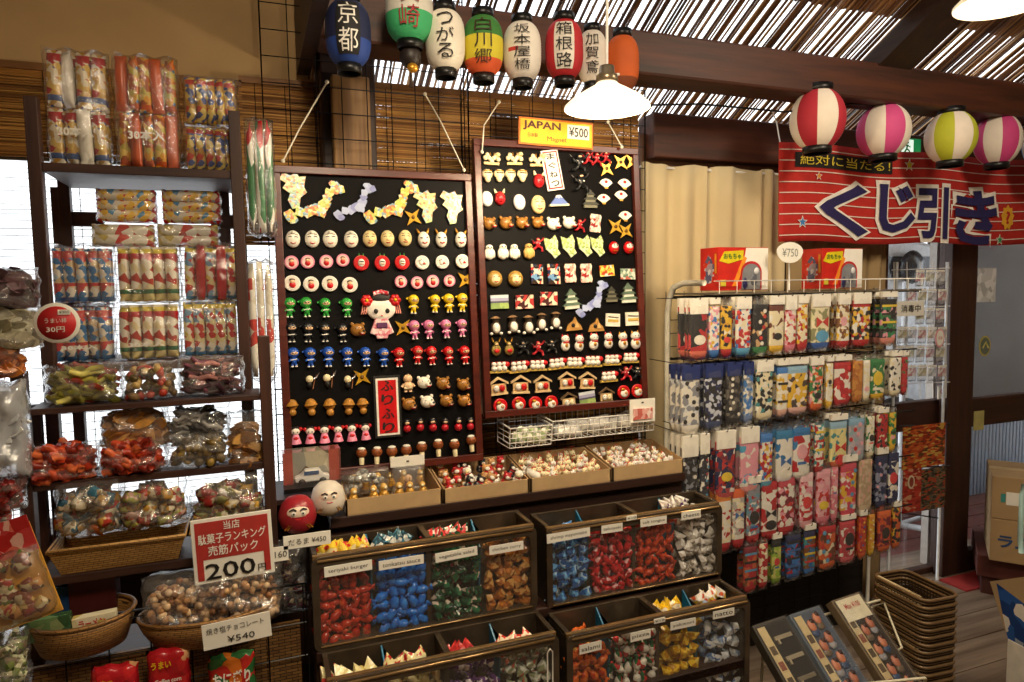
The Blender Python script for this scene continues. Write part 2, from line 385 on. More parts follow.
# ---------------------------------------------------------------- black wire grid panels
def grid(label, x0, x1, z0, z1, y, cell, r=0.0016, g='black wire grids'):
    t = thing('wire_grid', label, 'wire grid', (x0, y, z0), g); w, h = x1-x0, z1-z0
    m = MB()
    for i in range(int(w/cell)+1): m.tube([(i*cell, 0, 0), (i*cell, 0, h)], r, IRON, n=4)
    m.build('upright_wires', t); m = MB()
    for i in range(int(h/cell)+1): m.tube([(0, 0.002, i*cell), (w, 0.002, i*cell)], r, IRON, n=4)
    m.build('cross_wires', t); m = MB()
    m.tube([(0, 0, 0), (w, 0, 0), (w, 0, h), (0, 0, h)], r*2, IRON, n=6, closed=True); m.build('rim', t)
    return t
GY = 2.14
grid('tall black wire grid behind the left souvenir board', P(267, 200, GY).x, P(466, 200, GY).x, P(380, 500, GY).z, P(300, -40, GY).z, GY, 0.075)
grid('black wire grid behind the right souvenir board', P(470, 200, GY).x, P(645, 300, GY).x, P(560, 488, GY).z, P(560, 82, GY).z, GY, 0.075)
YG = 1.72
grid('black wire grid low beside the candy bins', P(18, 640, YG).x, P(308, 640, YG).x, 0.25, P(200, 600, YG).z, YG, 0.085)
m = MB(); m.box(-1.8, P(300, 640, 1.76).x, YG+0.012, YG+0.022, 0.0, P(250, 640, YG).z+0.02, wicker('#6b4a26', '#8a6435', '#20130a', 0.7))
tag(m.build('woven_screen'), 'brown woven screen standing behind the low black wire grid', 'screen')

# ---------------------------------------------------------------- curtain
CUR = mat('#cdb98f', 0.85, var=0.05, scale=5)
def curtain(x0, x1, z0, z1, y, label, folds, seed, m0=CUR):
    rr = random.Random(seed); t = thing('curtain', label, 'curtain', (x0, y, z0), 'curtains'); nx, nz = folds*10, 14; vs = []
    ph = [rr.uniform(0.3, 1.5) for _ in range(folds+2)]; q1, q2 = rr.uniform(0, 6), rr.uniform(0, 6)
    for k in range(nz+1):
        for i in range(nx+1):
            u = i/nx*folds; u += .28*math.sin(u*2.3+q1+k*.05)+.12*math.sin(u*5.1+q2); u = abs(u); a = 0.013*ph[min(int(u), folds+1)]
            vs.append(((x1-x0)*i/nx+0.004*math.sin(k*0.5), -(.5-.5*math.cos(u*2*PI))*a*2-.006*math.sin(u*9+k*.2), (z1-z0)*k/nz+(0.006*math.sin(u*4) if k == nz else 0)))
    fs = [(k*(nx+1)+i, k*(nx+1)+i+1, (k+1)*(nx+1)+i+1, (k+1)*(nx+1)+i) for k in range(nz) for i in range(nx)]
    m = MB(); m.add(vs, fs, m0, None, True); o = m.build('fabric', t); s = o.modifiers.new('thick', 'SOLIDIFY'); s.thickness = 0.002
    m = MB(); m.tube([(0, 0, z1-z0-0.012), (x1-x0, 0, z1-z0-0.012)], 0.005, WHITEWIRE, n=6); m.build('rod', t)
curtain(P(640, 300, 2.3).x, P(784, 250, 2.3).x, 0.02, P(700, 167, 2.3).z, 2.3, 'cream curtain hanging under the dark beam beside the right board', 6, 1)
curtain(P(786, 260, 2.33).x, P(886, 260, 2.33).x, 0.02, P(700, 167, 2.3).z-0.04, 2.33, 'tan curtain behind the boxed goods under the red banner', 5, 2, mat('#9c835c', 0.85, var=0.05, scale=5))

# ---------------------------------------------------------------- glass doors
DF = wood('#2b1710', '#45281a', 'Z'); DFX = wood('#2b1710', '#45281a', 'X'); YD = 2.42
def rc(a, b, c, d, y): return RC(a, b, c, d, y)
zr1, zr0 = P(985, 395, YD).z, P(985, 422, YD).z
zt = P(900, 200, YD).z; xs0, xs1 = P(944, 400, YD).x, P(972, 400, YD).x; xe = 5.6
m = MB()
m.box(xdoor-0.02, xdoor+0.03, YD, YD+0.05, 0, zt, DF); m.box(xs0, xs1, YD, YD+0.05, 0, zt, DF)
m.box(xdoor+0.03, xs0, YD+0.002, YD+0.048, zr0, zr1, DFX); m.box(xdoor+0.03, xs0, YD+0.002, YD+0.048, 0.0, 0.03, DFX)
d1 = m.build('door_1', bev=0.004); struct(d1)
m = MB(); m.box(xdoor+0.03, xs0, YD+0.022, YD+0.027, 0.03, zt, GLASS); struct(m.build('door_glass', d1))
xs1 = P(973, 400, YD-0.06).x
m = MB(); m.box(P(948, 400, YD-0.06).x, xs1, YD-0.06, YD-0.01, 0, zt, DF); m.box(xs1, xe, YD-0.058, YD-0.012, zr0, zr1, DFX); m.box(xs1, xe, YD-0.058, YD-0.012, 0, 0.11, DFX)
m.box(xe-0.06, xe, YD-0.06, YD-0.01, 0, zt, DF)
d2 = m.build('door_2', bev=0.004); struct(d2)
m = MB(); m.box(xs1, xe, YD-0.038, YD-0.033, 0.11, zt, GLASS); struct(m.build('door_glass', d2))
m = MB(); m.box(xdoor, 6, YD-0.1, YD+0.1, zt, zhead0+0.02, DFX); struct(m.build('trim_7'))
m = MB(); m.box(P(929, 500, 2.5).x, P(940, 500, 2.5).x, 2.5, 2.54, 0, zt, mat('#a59c92', 0.5)); struct(m.build('trim_8'))
# outside the doors
m = MB()
for i in range(18): m.box(2.6, 9, 2.68+i*0.14, 2.68+i*0.14+0.132, -0.05, -0.01, wood('#5c2e28', '#7d453c', 'X', 0.6))
struct(m.build('deck'))
m = MB(); FEN = mat('#9db4cc', 0.5, var=0.06)
for i in range(120):
    x = 3.2+i*0.036; m.box(x, x+0.022, 3.25, 3.28, -0.2, 0.62, FEN); m.box(x+0.022, x+0.036, 3.265, 3.29, -0.2, 0.62, FEN)
tag(m.build('corrugated_fence'), 'pale blue corrugated metal fence standing outside the glass doors', 'fence')
m = MB(); m.box(P(936, 300, 4.3).x, 13, 4.3, 4.4, -0.2, 2.5, mat('#46423f', 0.8, var=0.25, scale=2)); struct(m.build('building_wall'))
m = MB(); m.box(2.5, 12, 2.6, 20, -0.3, -0.2, mat('#77736d', 0.9)); struct(m.build('ground'))
m = MB(); m.box(3.4, 9.5, 2.9, 5.0, 2.55, 2.6, DARKWOOD); struct(m.build('added_shade_slab'))  # unseen slab added to keep sky light off the deck and fence
# white van seen through the door, top left pane
x0, x1, z0, z1 = RC(884, 250, 930, 310, 3.9)
t = thing('van', 'white van with a dark round mirror parked outside the doors', 'van', ((x0+x1)/2, 3.9, 0))
w = x1-x0; m = MB(); out = [(-w*0.9, 0.3), (w*0.75, 0.3), (w*0.75, z1*0.75), (w*0.55, z1+0.05), (-w*0.9, z1+0.15)]
m.prism(out, 0, 1.2, mat('#e8ecef', 0.3)); m.build('body', t, bev=0.03)
m = MB(); m.box(-w*0.5, w*0.45, -0.012, 0.01, (z0+z1)/2+0.02, z1-0.05, mat('#2c3b48', 0.1)); m.build('window', t)
m = MB(); m.lathe([(0, -0.02), (0.12, -0.02), (0.13, 0.0), (0.1, 0.03), (0, 0.04)], mat('#1c242c', 0.2), 20, TM(-0.02, -0.06, (z0+z1)/2+0.1) @ RM('X', 90)); m.build('mirror', t)
m = MB(); m.lathe([(0, -0.1), (0.3, -0.1), (0.3, 0.1), (0, 0.1)], BLACK, 20, TM(-w*0.2, 0.02, 0.3) @ RM('X', 90)); m.build('wheel', t)
# ================================================================ pendant lamps
def pendant(px, py, z, label, power, diam=0.215, shade_emit=1.0, nm='lamp_glass'):
    d = ray(px, py); c = EYE+d*(z/d.dot(fwd)); t = thing('pendant_lamp', label, 'lamp', c, 'pendant lamps')
    sh = bpy.data.materials.get(nm)
    if not sh:
        sh, n, l, b = base(nm, 0.3); b.inputs['Base Color'].default_value = (0.9, 0.82, 0.66, 1)
        b.inputs['Emission Color'].default_value = (1.0, 0.86, 0.6, 1); b.inputs['Emission Strength'].default_value = shade_emit
    r = diam/2
    m = MB(); m.lathe([(r, -0.002), (r*1.0, 0.004), (r*0.82, 0.022), (r*0.5, 0.043), (r*0.3, 0.055), (r*0.22, 0.064), (r*0.2, 0.06), (r*0.46, 0.037), (r*0.8, 0.014), (r*0.97, -0.002), (r, -0.002)], sh, 40)
    m.build('lamp_shade', t)
    m = MB(); m.lathe([(0.0, 0.105), (0.018, 0.103), (0.02, 0.085), (0.027, 0.08), (0.028, 0.066), (0.024, 0.06), (0, 0.06)], mat('#8b7b62', 0.3, 0.7), 20); m.build('socket', t)
    m = MB(); m.ell((0, 0, 0.032), (0.02, 0.02, 0.024), mat('#fff1d0', 0.3, emit=8), 14, 8); m.build('bulb', t)
    top = roofz(c.y)-c.z if c.x > ROOFX0 else 1.3
    m = MB(); m.tube([(0, 0, 0.1), (0.003, 0, top*0.5), (0, 0, top)], 0.004, WHITE, n=6); m.build('cord', t)
    m = MB(); m.tube([(0.02, 0, 0.085), (0.034, -0.004, 0.085)], 0.003, WHITE, n=6); m.build('switch', t)
    lo = lamp('pendant_light', 'POINT', (c.x, c.y, c.z-0.03), power, (1.0, 0.80, 0.52), 0.05)
    return t
pendant(607, 108, 1.72, 'glowing white pendant lamp over the right souvenir board', 20)
pendant(1004, 3, 1.55, 'white pendant lamp above the red banner at the picture corner', 3, 0.2, .22, 'lamp_glass_dim')
a_ = P(480.5, 318, 2.10); b_ = P(482, 414, 2.10); m = MB(); m.box(a_.x-.005, a_.x+.005, 2.10, 2.104, b_.z, a_.z, WHITE); tag(m.build('white_strip'), 'narrow white strip hanging between the two souvenir boards', 'strip')

# ================================================================ souvenir boards
YB = 2.06
FRAME = wood('#3f140f', '#5f2418', 'X', rough=0.35); VELVET = mat('#070505', 0.6, var=0.0, spec=0.12)
TILT = 0.075
def PB(px, py, off=0.0):
    "point on the leaning boards (their feet stand a little nearer than their tops)"
    y = YB
    for _ in range(6): y = YB+off+(P(px, py, y).z-1.78)*TILT
    return P(px, py, y)
CW = mat('#f4efe0', 0.35, var=0.03)
def board(label, c):
    (x0, y0), (x1, y1), (x2, y2), (x3, y3) = c      # corners TL TR BR BL in the picture; hangs in the plane Y
    a = PB(x0, y0); b = PB(x1, y1); cc = PB(x2, y2); d = PB(x3, y3)
    ax = (a.x+d.x)/2; bx = (b.x+cc.x)/2; zt_ = (a.z+b.z)/2; zb_ = (cc.z+d.z)/2
    t = thing('souvenir_board', label, 'board', (ax, YB+(zb_-1.78)*TILT, zb_), 'souvenir boards', rot=(-math.atan(TILT), 0, 0)); w, h = bx-ax, zt_-zb_; f = 0.022
    m = MB(); m.box(f, w-f, 0.008, 0.016, f, h-f, VELVET); m.build('backing', t)
    for n_, bb in (('frame_rail', (0, w, h-f, h)), ('frame_rail', (0, w, 0, f)), ('frame_stile', (0, f, f, h-f)), ('frame_stile', (w-f, w, f, h-f))):
        m = MB(); m.box(bb[0], bb[1], -0.006, 0.02, bb[2], bb[3], FRAME); m.build(n_, t, bev=0.002)
    return t
bl = board('left souvenir board in dark red frame covered with magnets', [(276, 165), (472, 173), (482, 463), (281, 479)])
br_ = board('right souvenir board in dark red frame under the yellow price sign', [(473, 137.5), (635, 148), (650, 401), (485, 422)])
def strings(brd, pts, y=YB-0.004):
    q = [P(px, py, y) for px, py in pts]; m = MB(); m.tube(q, 0.0022, mat('#e4dcc8', 0.7), n=5)
    m.ell(tuple(q[0]), (0.006, 0.005, 0.006), mat('#e4dcc8', 0.7), 8, 6); m.ell(tuple(q[-1]), (0.006, 0.005, 0.006), mat('#e4dcc8', 0.7), 8, 6)
    o = m.build('cord', brd); o.matrix_parent_inverse = (Matrix.Translation(brd.location) @ brd.rotation_euler.to_matrix().to_4x4()).inverted()
strings(bl, [(283, 161), (300, 128), (327, 82)])
strings(bl, [(464, 170), (440, 120), (425, 94)])
strings(br_, [(482, 152), (484, 125), (499, 102)])
strings(br_, [(622, 147), (608, 122)])

# ---------------------------------------------------------------- magnets: prototypes (facing -Y, centre at the origin, metres)
def japan(m, s, mats):
    "row of lobed pieces running up to the right"
    pts = [(-.5, -.38, .12), (-.42, -.46, .09), (-.3, -.27, .11), (-.14, -.25, .12), (.0, -.17, .13), (.13, -.19, .14), (.2, -.05, .13), (.24, .1, .1), (.27, .23, .1), (.42, .36, .13), (.52, .34, .09), (.33, .44, .07)]
    for i, (x, z, r) in enumerate(pts):
        out = [(s*(x+r*(1+0.22*math.sin(3*a+i))*math.cos(a)), s*(z+r*(1+0.2*math.cos(4*a+i*2))*math.sin(a))) for a in [2*PI*k/12 for k in range(12)]]
        m.prism(out, -0.004-0.0004*(i % 3), 0, mats[i % len(mats)])
def proto_magnet(kind):
    m = MB(); s = 1
    if kind == 'map':
        japan(m, 0.135, [pack(['#e9e08a', '#c8d66a', '#f0ead0', '#d8c25a', '#8fb3c4', '#d88a5a'], 120)])
    elif kind == 'blue_map': japan(m, 0.108, [mat('#a9b4dd', 0.4), mat('#8b93cc', 0.4), mat('#b7c3e6', 0.4)])
    elif kind == 'island':
        out = [(-.35, .5), (-.1, .42), (.12, .52), (.2, .4), (.45, .42), (.38, .1), (.48, -.05), (.25, -.2), (.2, -.5), (-.05, -.55), (-.2, -.3), (-.12, -.1), (-.38, .05), (-.25, .2), (-.5, .3)]
        m.prism([(x*.075, z*.095) for x, z in out], -0.004, 0, pack(['#dfe0a0', '#c9d890', '#e8c890', '#d89a70', '#b8d8b0', '#9fc0d0'], 150))
    elif kind == 'green_map':
        out = [(-.5, .4), (-.1, .3), (.2, .5), (.35, .2), (.3, -.1), (.45, -.3), (.1, -.5), (-.1, -.3), (-.4, -.1)]
        m.prism([(x*.058, z*.075) for x, z in out], -0.004, 0, pack(['#bcd07a', '#e3e6b4', '#9ab86a', '#d7e0c0'], 150))
    elif kind in ('white_mask', 'smile_mask', 'red_mask', 'egg'):
        c = {'white_mask': CW, 'smile_mask': mat('#ecd59b', 0.4), 'red_mask': mat('#b8232a', 0.35), 'egg': mat('#eef0f2', 0.25, var=0.02)}[kind]
        r = .0235 if kind != 'red_mask' else .018
        m.ell((0, -.002, 0), (r*.88, .013, r*1.08), c, 16, 10)
        m.ell((0, -.012, r*.75 if kind == 'white_mask' else -r*.2), (r*.28, .006, r*.22), c, 8, 6)
        if kind != 'egg':
            for sx in (-1, 1):
                m.tube([(sx*r*.55, -.0115, r*.2), (sx*r*.35, -.0145, r*.28), (sx*r*.15, -.0145, r*.2)], .001, INK, n=4)
                m.tube([(sx*r*.55, -.0105, r*.5), (sx*r*.2, -.0135, r*.58)], .0009, BROWN, n=4)
            m.tube([(-r*.3, -.013, -r*.5), (0, -.0145, -r*.62), (r*.3, -.013, -r*.5)], .0013, RED, n=4)
        if kind == 'red_mask':
            for sx in (-1, 1): m.lathe([(.005, 0), (.003, .009), (0, .014)], CREAM, 8, TM(sx*.011, -.003, .015) @ RM('Y', sx*20))
    elif kind == 'horned_mask':
        m.ell((0, -.002, -.002), (.0185, .013, .025), CW, 14, 8)
        for sx in (-1, 1):
            m.lathe([(.0045, 0), (.003, .009), (0, .017)], GOLD, 8, TM(sx*.012, -.003, .018) @ RM('Y', sx*25))
            m.tube([(sx*.012, -.012, .004), (sx*.006, -.0155, .002)], .0016, INK, n=4)
        m.tube([(-.007, -.0135, -.011), (0, -.0145, -.0145), (.007, -.0135, -.011)], .002, RED, n=4)
    elif kind in ('pink_plate', 'red_daruma_plate', 'white_plate', 'doll_plate', 'red_plate'):
        rim, cen = {'pink_plate': (PINK, '#f1c8c4'), 'red_daruma_plate': (RED, '#c8141a'), 'white_plate': (WHITE, '#e8e2d6'), 'doll_plate': (WHITE, '#f0e6d8'), 'red_plate': (RED, '#c83a32')}[kind]
        m.lathe([(0, -.006), (.018, -.006), (.021, -.008), (.0225, -.006), (.0225, 0), (0, 0)], rim, 20, RM('X', 90) @ RM('X', 180) if 0 else RM('X', -90) @ RM('Y', 0))
        M0 = None
        m.prism([(.018*math.cos(a), .018*math.sin(a)) for a in [2*PI*k/18 for k in range(18)]], -.0085, -.004, mat(cen, 0.3))
        if kind in ('pink_plate', 'doll_plate', 'red_plate'):
            m.ell((0, -.009, -.005), (.009, .004, .009), RED, 10, 6); m.ell((0, -.010, .005), (.007, .004, .006), SKIN, 10, 6); m.ell((0, -.009, .009), (.008, .004, .004), INK, 10, 6)
        elif kind == 'red_daruma_plate':
            m.ell((0, -.009, 0), (.010, .004, .012), WHITE, 10, 6); m.tube([(-.006, -.013, .003), (.006, -.013, .003)], .0016, INK, n=4); m.tube([(-.006, -.013, -.004), (.006, -.013, -.004)], .0014, GOLD, n=4)
            for sx in (-1, 1): m.lathe([(.003, 0), (0, .01)], GREEN, 6, TM(sx*.006, -.004, .02))
        else:
            m.ell((-.003, -.009, 0), (.008, .004, .011), WHITE, 10, 6); m.tube([(-.012, -.010, .003), (-.004, -.012, .008), (.01, -.01, -.006)], .0013, INK, n=4); m.ell((.004, -.011, -.004), (.005, .003, .003), RED, 8, 6)
    elif kind.startswith('ninja'):
        c = {'green': GREEN, 'yellow': YEL, 'black': mat('#17181c', 0.35), 'pink': mat('#d87aa8', 0.35), 'blue': BLUE, 'red': RED}[kind.split('_')[1]]
        m.ell((0, -.004, .012), (.0165, .012, .0155), c, 14, 9)
        m.ell((.002, -.011, .010), (.0115, .007, .0058), SKIN, 10, 6); m.tube([(-.004, -.0175, .012), (.001, -.018, .0105)], .0013, INK, n=4); m.tube([(.004, -.018, .0105), (.009, -.017, .012)], .0013, INK, n=4)
        m.tube([(-.014, -.006, .018), (-.021, -.004, .014)], .0035, c, n=5)
        m.ell((.001, -.004, -.011), (.008, .007, .011), c, 10, 6); m.tube([(-.008, -.010, -.009), (.009, -.010, -.008)], .0016, WHITE, n=4)
        for sx in (-1, 1):
            m.tube([(sx*.004, -.004, -.017), (sx*.005, -.005, -.027)], .0034, c, n=6); m.ell((sx*.0055, -.007, -.028), (.0042, .005, .0026), WHITE, 8, 5); m.tube([(sx*.007, -.005, -.005), (sx*.013, -.009, -.012)], .0028, c, n=6)
    elif kind in ('gold_bear', 'white_bear'):
        c = mat('#9c6a2c', 0.35) if kind[0] == 'g' else CW
        m.ell((-.002, -.004, .002), (.021, .014, .0185), c, 14, 9); m.ell((.009, -.015, -.004), (.011, .010, .0085), c, 10, 7); m.ell((.013, -.023, -.001), (.0045, .003, .0035), INK, 8, 5)
        m.ell((.009, -.020, -.009), (.0075, .005, .0035), RED, 8, 5); m.ell((.009, -.0245, -.0075), (.005, .0012, .0012), WHITE, 6, 4)
        for sx in (-1, 1): m.ell((-.002+sx*.015, -.003, .018), (.006, .005, .006), c, 8, 6); m.ell((.001+sx*.009, -.0155, .007), (.002, .002, .002), INK, 6, 5)
    elif kind == 'golden_star':
        out = []
        for k in range(4):
            a = PI/4+k*PI/2; out.append((.032*math.cos(a+.1), .032*math.sin(a+.1))); out.append((.0105*math.cos(a+PI/4+.2), .0105*math.sin(a+PI/4+.2)))
        m.prism(out, -.004, 0, mat('#d2a02c', 0.3, 0.35)); m.lathe([(.006, -.0006), (.006, .001), (0, .001)], mat('#6d4a10', 0.4), 10, TM(0, -.005, 0) @ RM('X', 90))
    elif kind == 'gold_turtle':
        c = mat('#b07a30', 0.4); m.ell((0, -.004, .006), (.016, .010, .017), c, 10, 7); m.lathe([(.019, -.004), (.012, .006), (0, .012)], c, 10, TM(0, -.004, .008)); m.ell((0, -.006, -.016), (.011, .008, .011), c, 8, 6)
    elif kind == 'pink_doll':
        m.ell((0, -.004, .012), (.013, .010, .012), mat('#f5e8dc', 0.4), 12, 8); m.ell((0, -.002, .017), (.015, .010, .009), INK, 10, 6)
        for sx in (-1, 1): m.ell((sx*.014, -.004, .017), (.006, .006, .006), RED, 8, 5); m.ell((sx*.005, -.0135, .010), (.0016, .001, .002), INK, 6, 4)
        m.lathe([(.015, -.024), (.008, .002), (0, .004)], PINK, 10, TM(0, -.003, 0)); m.ell((0, -.012, -.008), (.007, .004, .005), RED, 8, 5)
    elif kind == 'kokeshi':
        c = mat('#8c4a22', 0.4); m.ell((0, -.004, .012), (.0165, .014, .0155), c, 14, 9); m.ell((0, -.006, .024), (.012, .010, .005), CW, 12, 6); m.lathe([(.007, -.024), (.008, -.006), (.006, 0)], CREAM, 10, TM(0, -.004, 0))
        for sx in (-1, 1): m.ell((sx*.006, -.0165, .012), (.0018, .001, .0015), INK, 6, 4)
    elif kind == 'red_figure':
        m.ell((0, -.004, -.008), (.012, .011, .012), mat('#b81c2a', 0.3), 12, 8); m.ell((0, -.004, .012), (.012, .010, .011), mat('#16151a', 0.35), 12, 8); m.ell((0, -.010, .010), (.008, .005, .005), SKIN, 8, 6)
    elif kind == 'small_man':
        m.ell((0, -.004, .013), (.014, .011, .013), SKIN, 12, 8); m.ell((0, -.004, .025), (.004, .004, .005), INK, 8, 5); m.ell((0, -.004, -.008), (.015, .011, .013), SKIN, 12, 8); m.tube([(-.012, -.010, -.014), (.012, -.010, -.014)], .004, CREAM, n=6)
        for sx in (-1, 1): m.tube([(sx*.012, -.004, -.002), (sx*.019, -.006, -.011)], .004, SKIN, n=6); m.tube([(sx*.007, -.004, -.017), (sx*.007, -.004, -.026)], .005, SKIN, n=6)
    elif kind == 'dragon':
        for i in range(7): m.ell((-.022+.0075*i, -.005, .010*math.sin(i*1.6)), (.008, .006, .008), CREAM, 8, 6)
        m.ell((.020, -.010, .012), (.009, .008, .007), mat('#e6d09a', 0.4), 8, 6); m.box(-.026, .026, -.006, 0, -.021, -.013, mat('#d7b97a', 0.4))
        for q in (-.016, -.004, .009): m.lathe([(.003, 0), (0, .012)], GOLD, 6, TM(q, -.005, .009))
    elif kind in ('owl', 'gold_owl'):
        c = CW if kind == 'owl' else mat('#c9a45c', 0.4)
        m.ell((0, -.004, -.003), (.0165, .012, .022), c, 12, 9); m.ell((0, -.006, .015), (.013, .010, .010), c, 12, 7)
        for sx in (-1, 1): m.ell((sx*.005, -.015, .015), (.0022, .0016, .0022), INK, 6, 5); m.ell((sx*.014, -.006, -.006), (.004, .008, .014), c, 8, 6)
        m.lathe([(.0022, 0), (0, -.004)], ORANGE, 6, TM(0, -.016, .011))
    elif kind == 'monkey_face':
        m.ell((0, -.003, 0), (.023, .013, .023), mat('#a5803c', 0.35), 14, 9); m.ell((0, -.009, -.002), (.015, .009, .015), mat('#ead7a6', 0.4), 12, 8)
        for sx in (-1, 1): m.tube([(sx*.009, -.0175, .004), (sx*.004, -.0185, .005)], .001, INK, n=4)
        m.tube([(-.006, -.0165, -.008), (0, -.0175, -.0105), (.006, -.0165, -.008)], .001, RED, n=4)
    elif kind == 'gold_face':
        m.ell((0, -.003, .004), (.0185, .012, .016), CREAM, 12, 8); m.ell((0, -.006, -.010), (.011, .010, .013), CREAM, 10, 7); m.tube([(-.011, -.014, .006), (.011, -.014, .006)], .0022, mat('#5a4a2a', 0.5), n=5); m.tube([(-.013, -.012, .013), (.013, -.012, .013)], .0022, GOLD, n=5)
    elif kind == 'fan':
        out = [(-.004, -.016), (.004, -.016)]+[(.029*math.sin(a), -.016+.031*math.cos(a)) for a in [1.05-.21*k for k in range(11)]]
        m.prism(out, -.003, 0, CW); m.ell((0, -.004, .004), (.006, .002, .005), RED, 10, 6); m.box(-.006, .006, -.0045, -.003, -.020, -.014, GOLD)
    elif kind in ('castle', 'dark_castle'):
        c = mat('#d9dccb', 0.5) if kind == 'castle' else mat('#77745f', 0.5); g = mat('#5c705e', 0.5) if kind == 'castle' else mat('#3a3a30', 0.5)
        for i, (w, z) in enumerate(((.024, -.022), (.018, -.008), (.012, .005))):
            m.box(-w*.85, w*.85, -.006, 0, z, z+.010, c); m.prism([(-w-.003, z+.009), (w+.003, z+.009), (w*.7, z+.016), (-w*.7, z+.016)], -.008, 0, g)
        m.prism([(-.009, .02), (.009, .02), (0, .031)], -.006, 0, g)
    elif kind == 'mountain': m.prism([(-.032, -.012), (-.010, .012), (-.005, .016), (.005, .016), (.012, .010), (.032, -.012)], -.008, 0, mat('#5c74b8', 0.4)); m.prism([(-.012, .008), (-.006, .017), (.006, .017), (.013, .008), (.005, .011), (0, .006), (-.005, .011)], -.010, 0, WHITE); m.box(-.034, .034, -.009, 0, -.018, -.012, CREAM)
    elif kind == 'picture_tag_portrait': m.box(-.021, .021, -.004, 0, -.032, .032, pack(['#d9cdb0', '#c23a34', '#2c3550', '#e8dcc4', '#6f9cc8', '#3a2a20'], 95)); m.box(-.010, .004, -.006, -.004, .002, .022, mat('#f0e4d0', 0.4)); m.ell((-.003, -.006, .023), (.009, .003, .006), INK, 8, 6)
    elif kind == 'red_white_tag': m.prism([(-.018, -.03), (.018, -.03), (.021, -.02), (.017, 0), (.021, .022), (.018, .03), (-.018, .03), (-.021, .02), (-.017, 0), (-.021, -.022)], -.004, 0, pack(['#e8dcc8', '#d8a090', '#f0e8dc', '#9c2a2a', '#e8c8bc'], 120))
    elif kind == 'landscape_tag': m.box(-.029, .029, -.004, 0, -.021, .021, pack(['#7d9c58', '#a8c070', '#8ba466'], 60, ((.55, .8, '#a8a8c8'), (.78, 1.01, '#d9dfe6'), (.42, .56, '#5f5a70'))))
    elif kind == 'woodcut_tag': m.box(-.030, .030, -.004, 0, -.021, .021, pack(['#e5d5b8', '#b03a3a', '#e8dcc8', '#4a2a2a', '#d8a898'], 90))
    elif kind == 'yellow_tag': m.box(-.028, .028, -.004, 0, -.019, .019, pack(['#e0b83a', '#f0d870', '#c84a2a', '#d8e0e0'], 90))
    elif kind == 'street_tag': m.box(-.028, .028, -.004, 0, -.018, .018, pack(['#9fb8a0', '#d8dcd0', '#6f8a78', '#c86a5a'], 110))
    elif kind == 'white_tag': m.box(-.025, .025, -.004, 0, -.020, .020, mat('#efe9d8', 0.4)); m.box(-.018, .018, -.006, -.004, -.006, .002, mat('#cfae5a', 0.4)); m.tube([(-.018, -.006, .01), (.018, -.006, .008)], .001, INK, n=4)
    elif kind == 'wooden_shrine': m.prism([(-.027, -.018), (.027, -.018), (.022, -.004), (.012, .006), (.006, .022), (-.002, .010), (-.018, .002)], -.006, 0, mat('#b58442', 0.5)); m.ell((-.004, -.008, -.002), (.006, .003, .006), INK, 8, 5); m.prism([(.001, -.010), (.016, -.010), (.008, .010)], -.009, -.006, mat('#d8b070', 0.5))
    elif kind == 'tanuki':
        b = mat('#4a3a2c', 0.4); m.ell((0, -.003, -.006), (.018, .011, .022), b, 12, 8); m.ell((0, -.009, -.006), (.013, .010, .017), WHITE, 12, 8); m.ell((0, -.005, .019), (.012, .009, .010), b, 10, 7); m.lathe([(.017, 0), (.008, .006), (0, .008)], mat('#8a6a4a', 0.5), 12, TM(0, -.004, .024))
        for sx in (-1, 1): m.ell((sx*.016, -.006, -.023), (.006, .006, .005), WHITE, 8, 5)
    elif kind in ('warrior', 'black_ninja_pose', 'red_ninja_pose'):
        c = {'warrior': mat('#8f7a3c', 0.35), 'black_ninja_pose': mat('#16181a', 0.4), 'red_ninja_pose': mat('#b3202a', 0.35)}[kind]
        m.ell((0, -.004, .012), (.007, .006, .007), c, 10, 7); m.ell((0, -.0085, .012), (.005, .003, .0025), SKIN, 8, 5); m.ell((0, -.004, 0), (.0075, .006, .011), c, 10, 7)
        if kind == 'warrior':
            m.ell((0, -.003, -.004), (.014, .006, .015), c, 10, 7); m.tube([(-.008, -.004, .018), (-.012, -.004, .030)], .002, GOLD, n=5); m.tube([(.008, -.004, .018), (.012, -.004, .030)], .002, GOLD, n=5); m.ell((0, -.009, -.006), (.008, .003, .006), RED, 8, 5)
        else:
            m.tube([(.004, -.004, .006), (.014, -.005, .012), (.020, -.005, .020)], .003, c, n=6); m.tube([(-.004, -.004, .005), (-.015, -.005, .000), (-.018, -.005, .009)], .003, c, n=6)
            m.tube([(.002, -.004, -.008), (.013, -.005, -.012), (.016, -.005, -.024)], [.0045, .0038, .003], c, n=6); m.tube([(-.002, -.004, -.008), (-.010, -.005, -.017), (-.019, -.005, -.019)], [.0045, .0038, .003], c, n=6)
            m.tube([(-.006, -.007, .002), (.007, -.008, .001)], .0018, WHITE, n=4); m.tube([(-.024, -.006, .014), (-.008, -.006, .000)], .0011, mat('#cfcfcf', 0.2, 0.8), n=4)
    elif kind in ('lucky_cat', 'lucky_cat_pair', 'cat_row'):
        k = {'lucky_cat': 1, 'lucky_cat_pair': 1, 'cat_row': 3}[kind]; sc = .62 if kind == 'cat_row' else 1
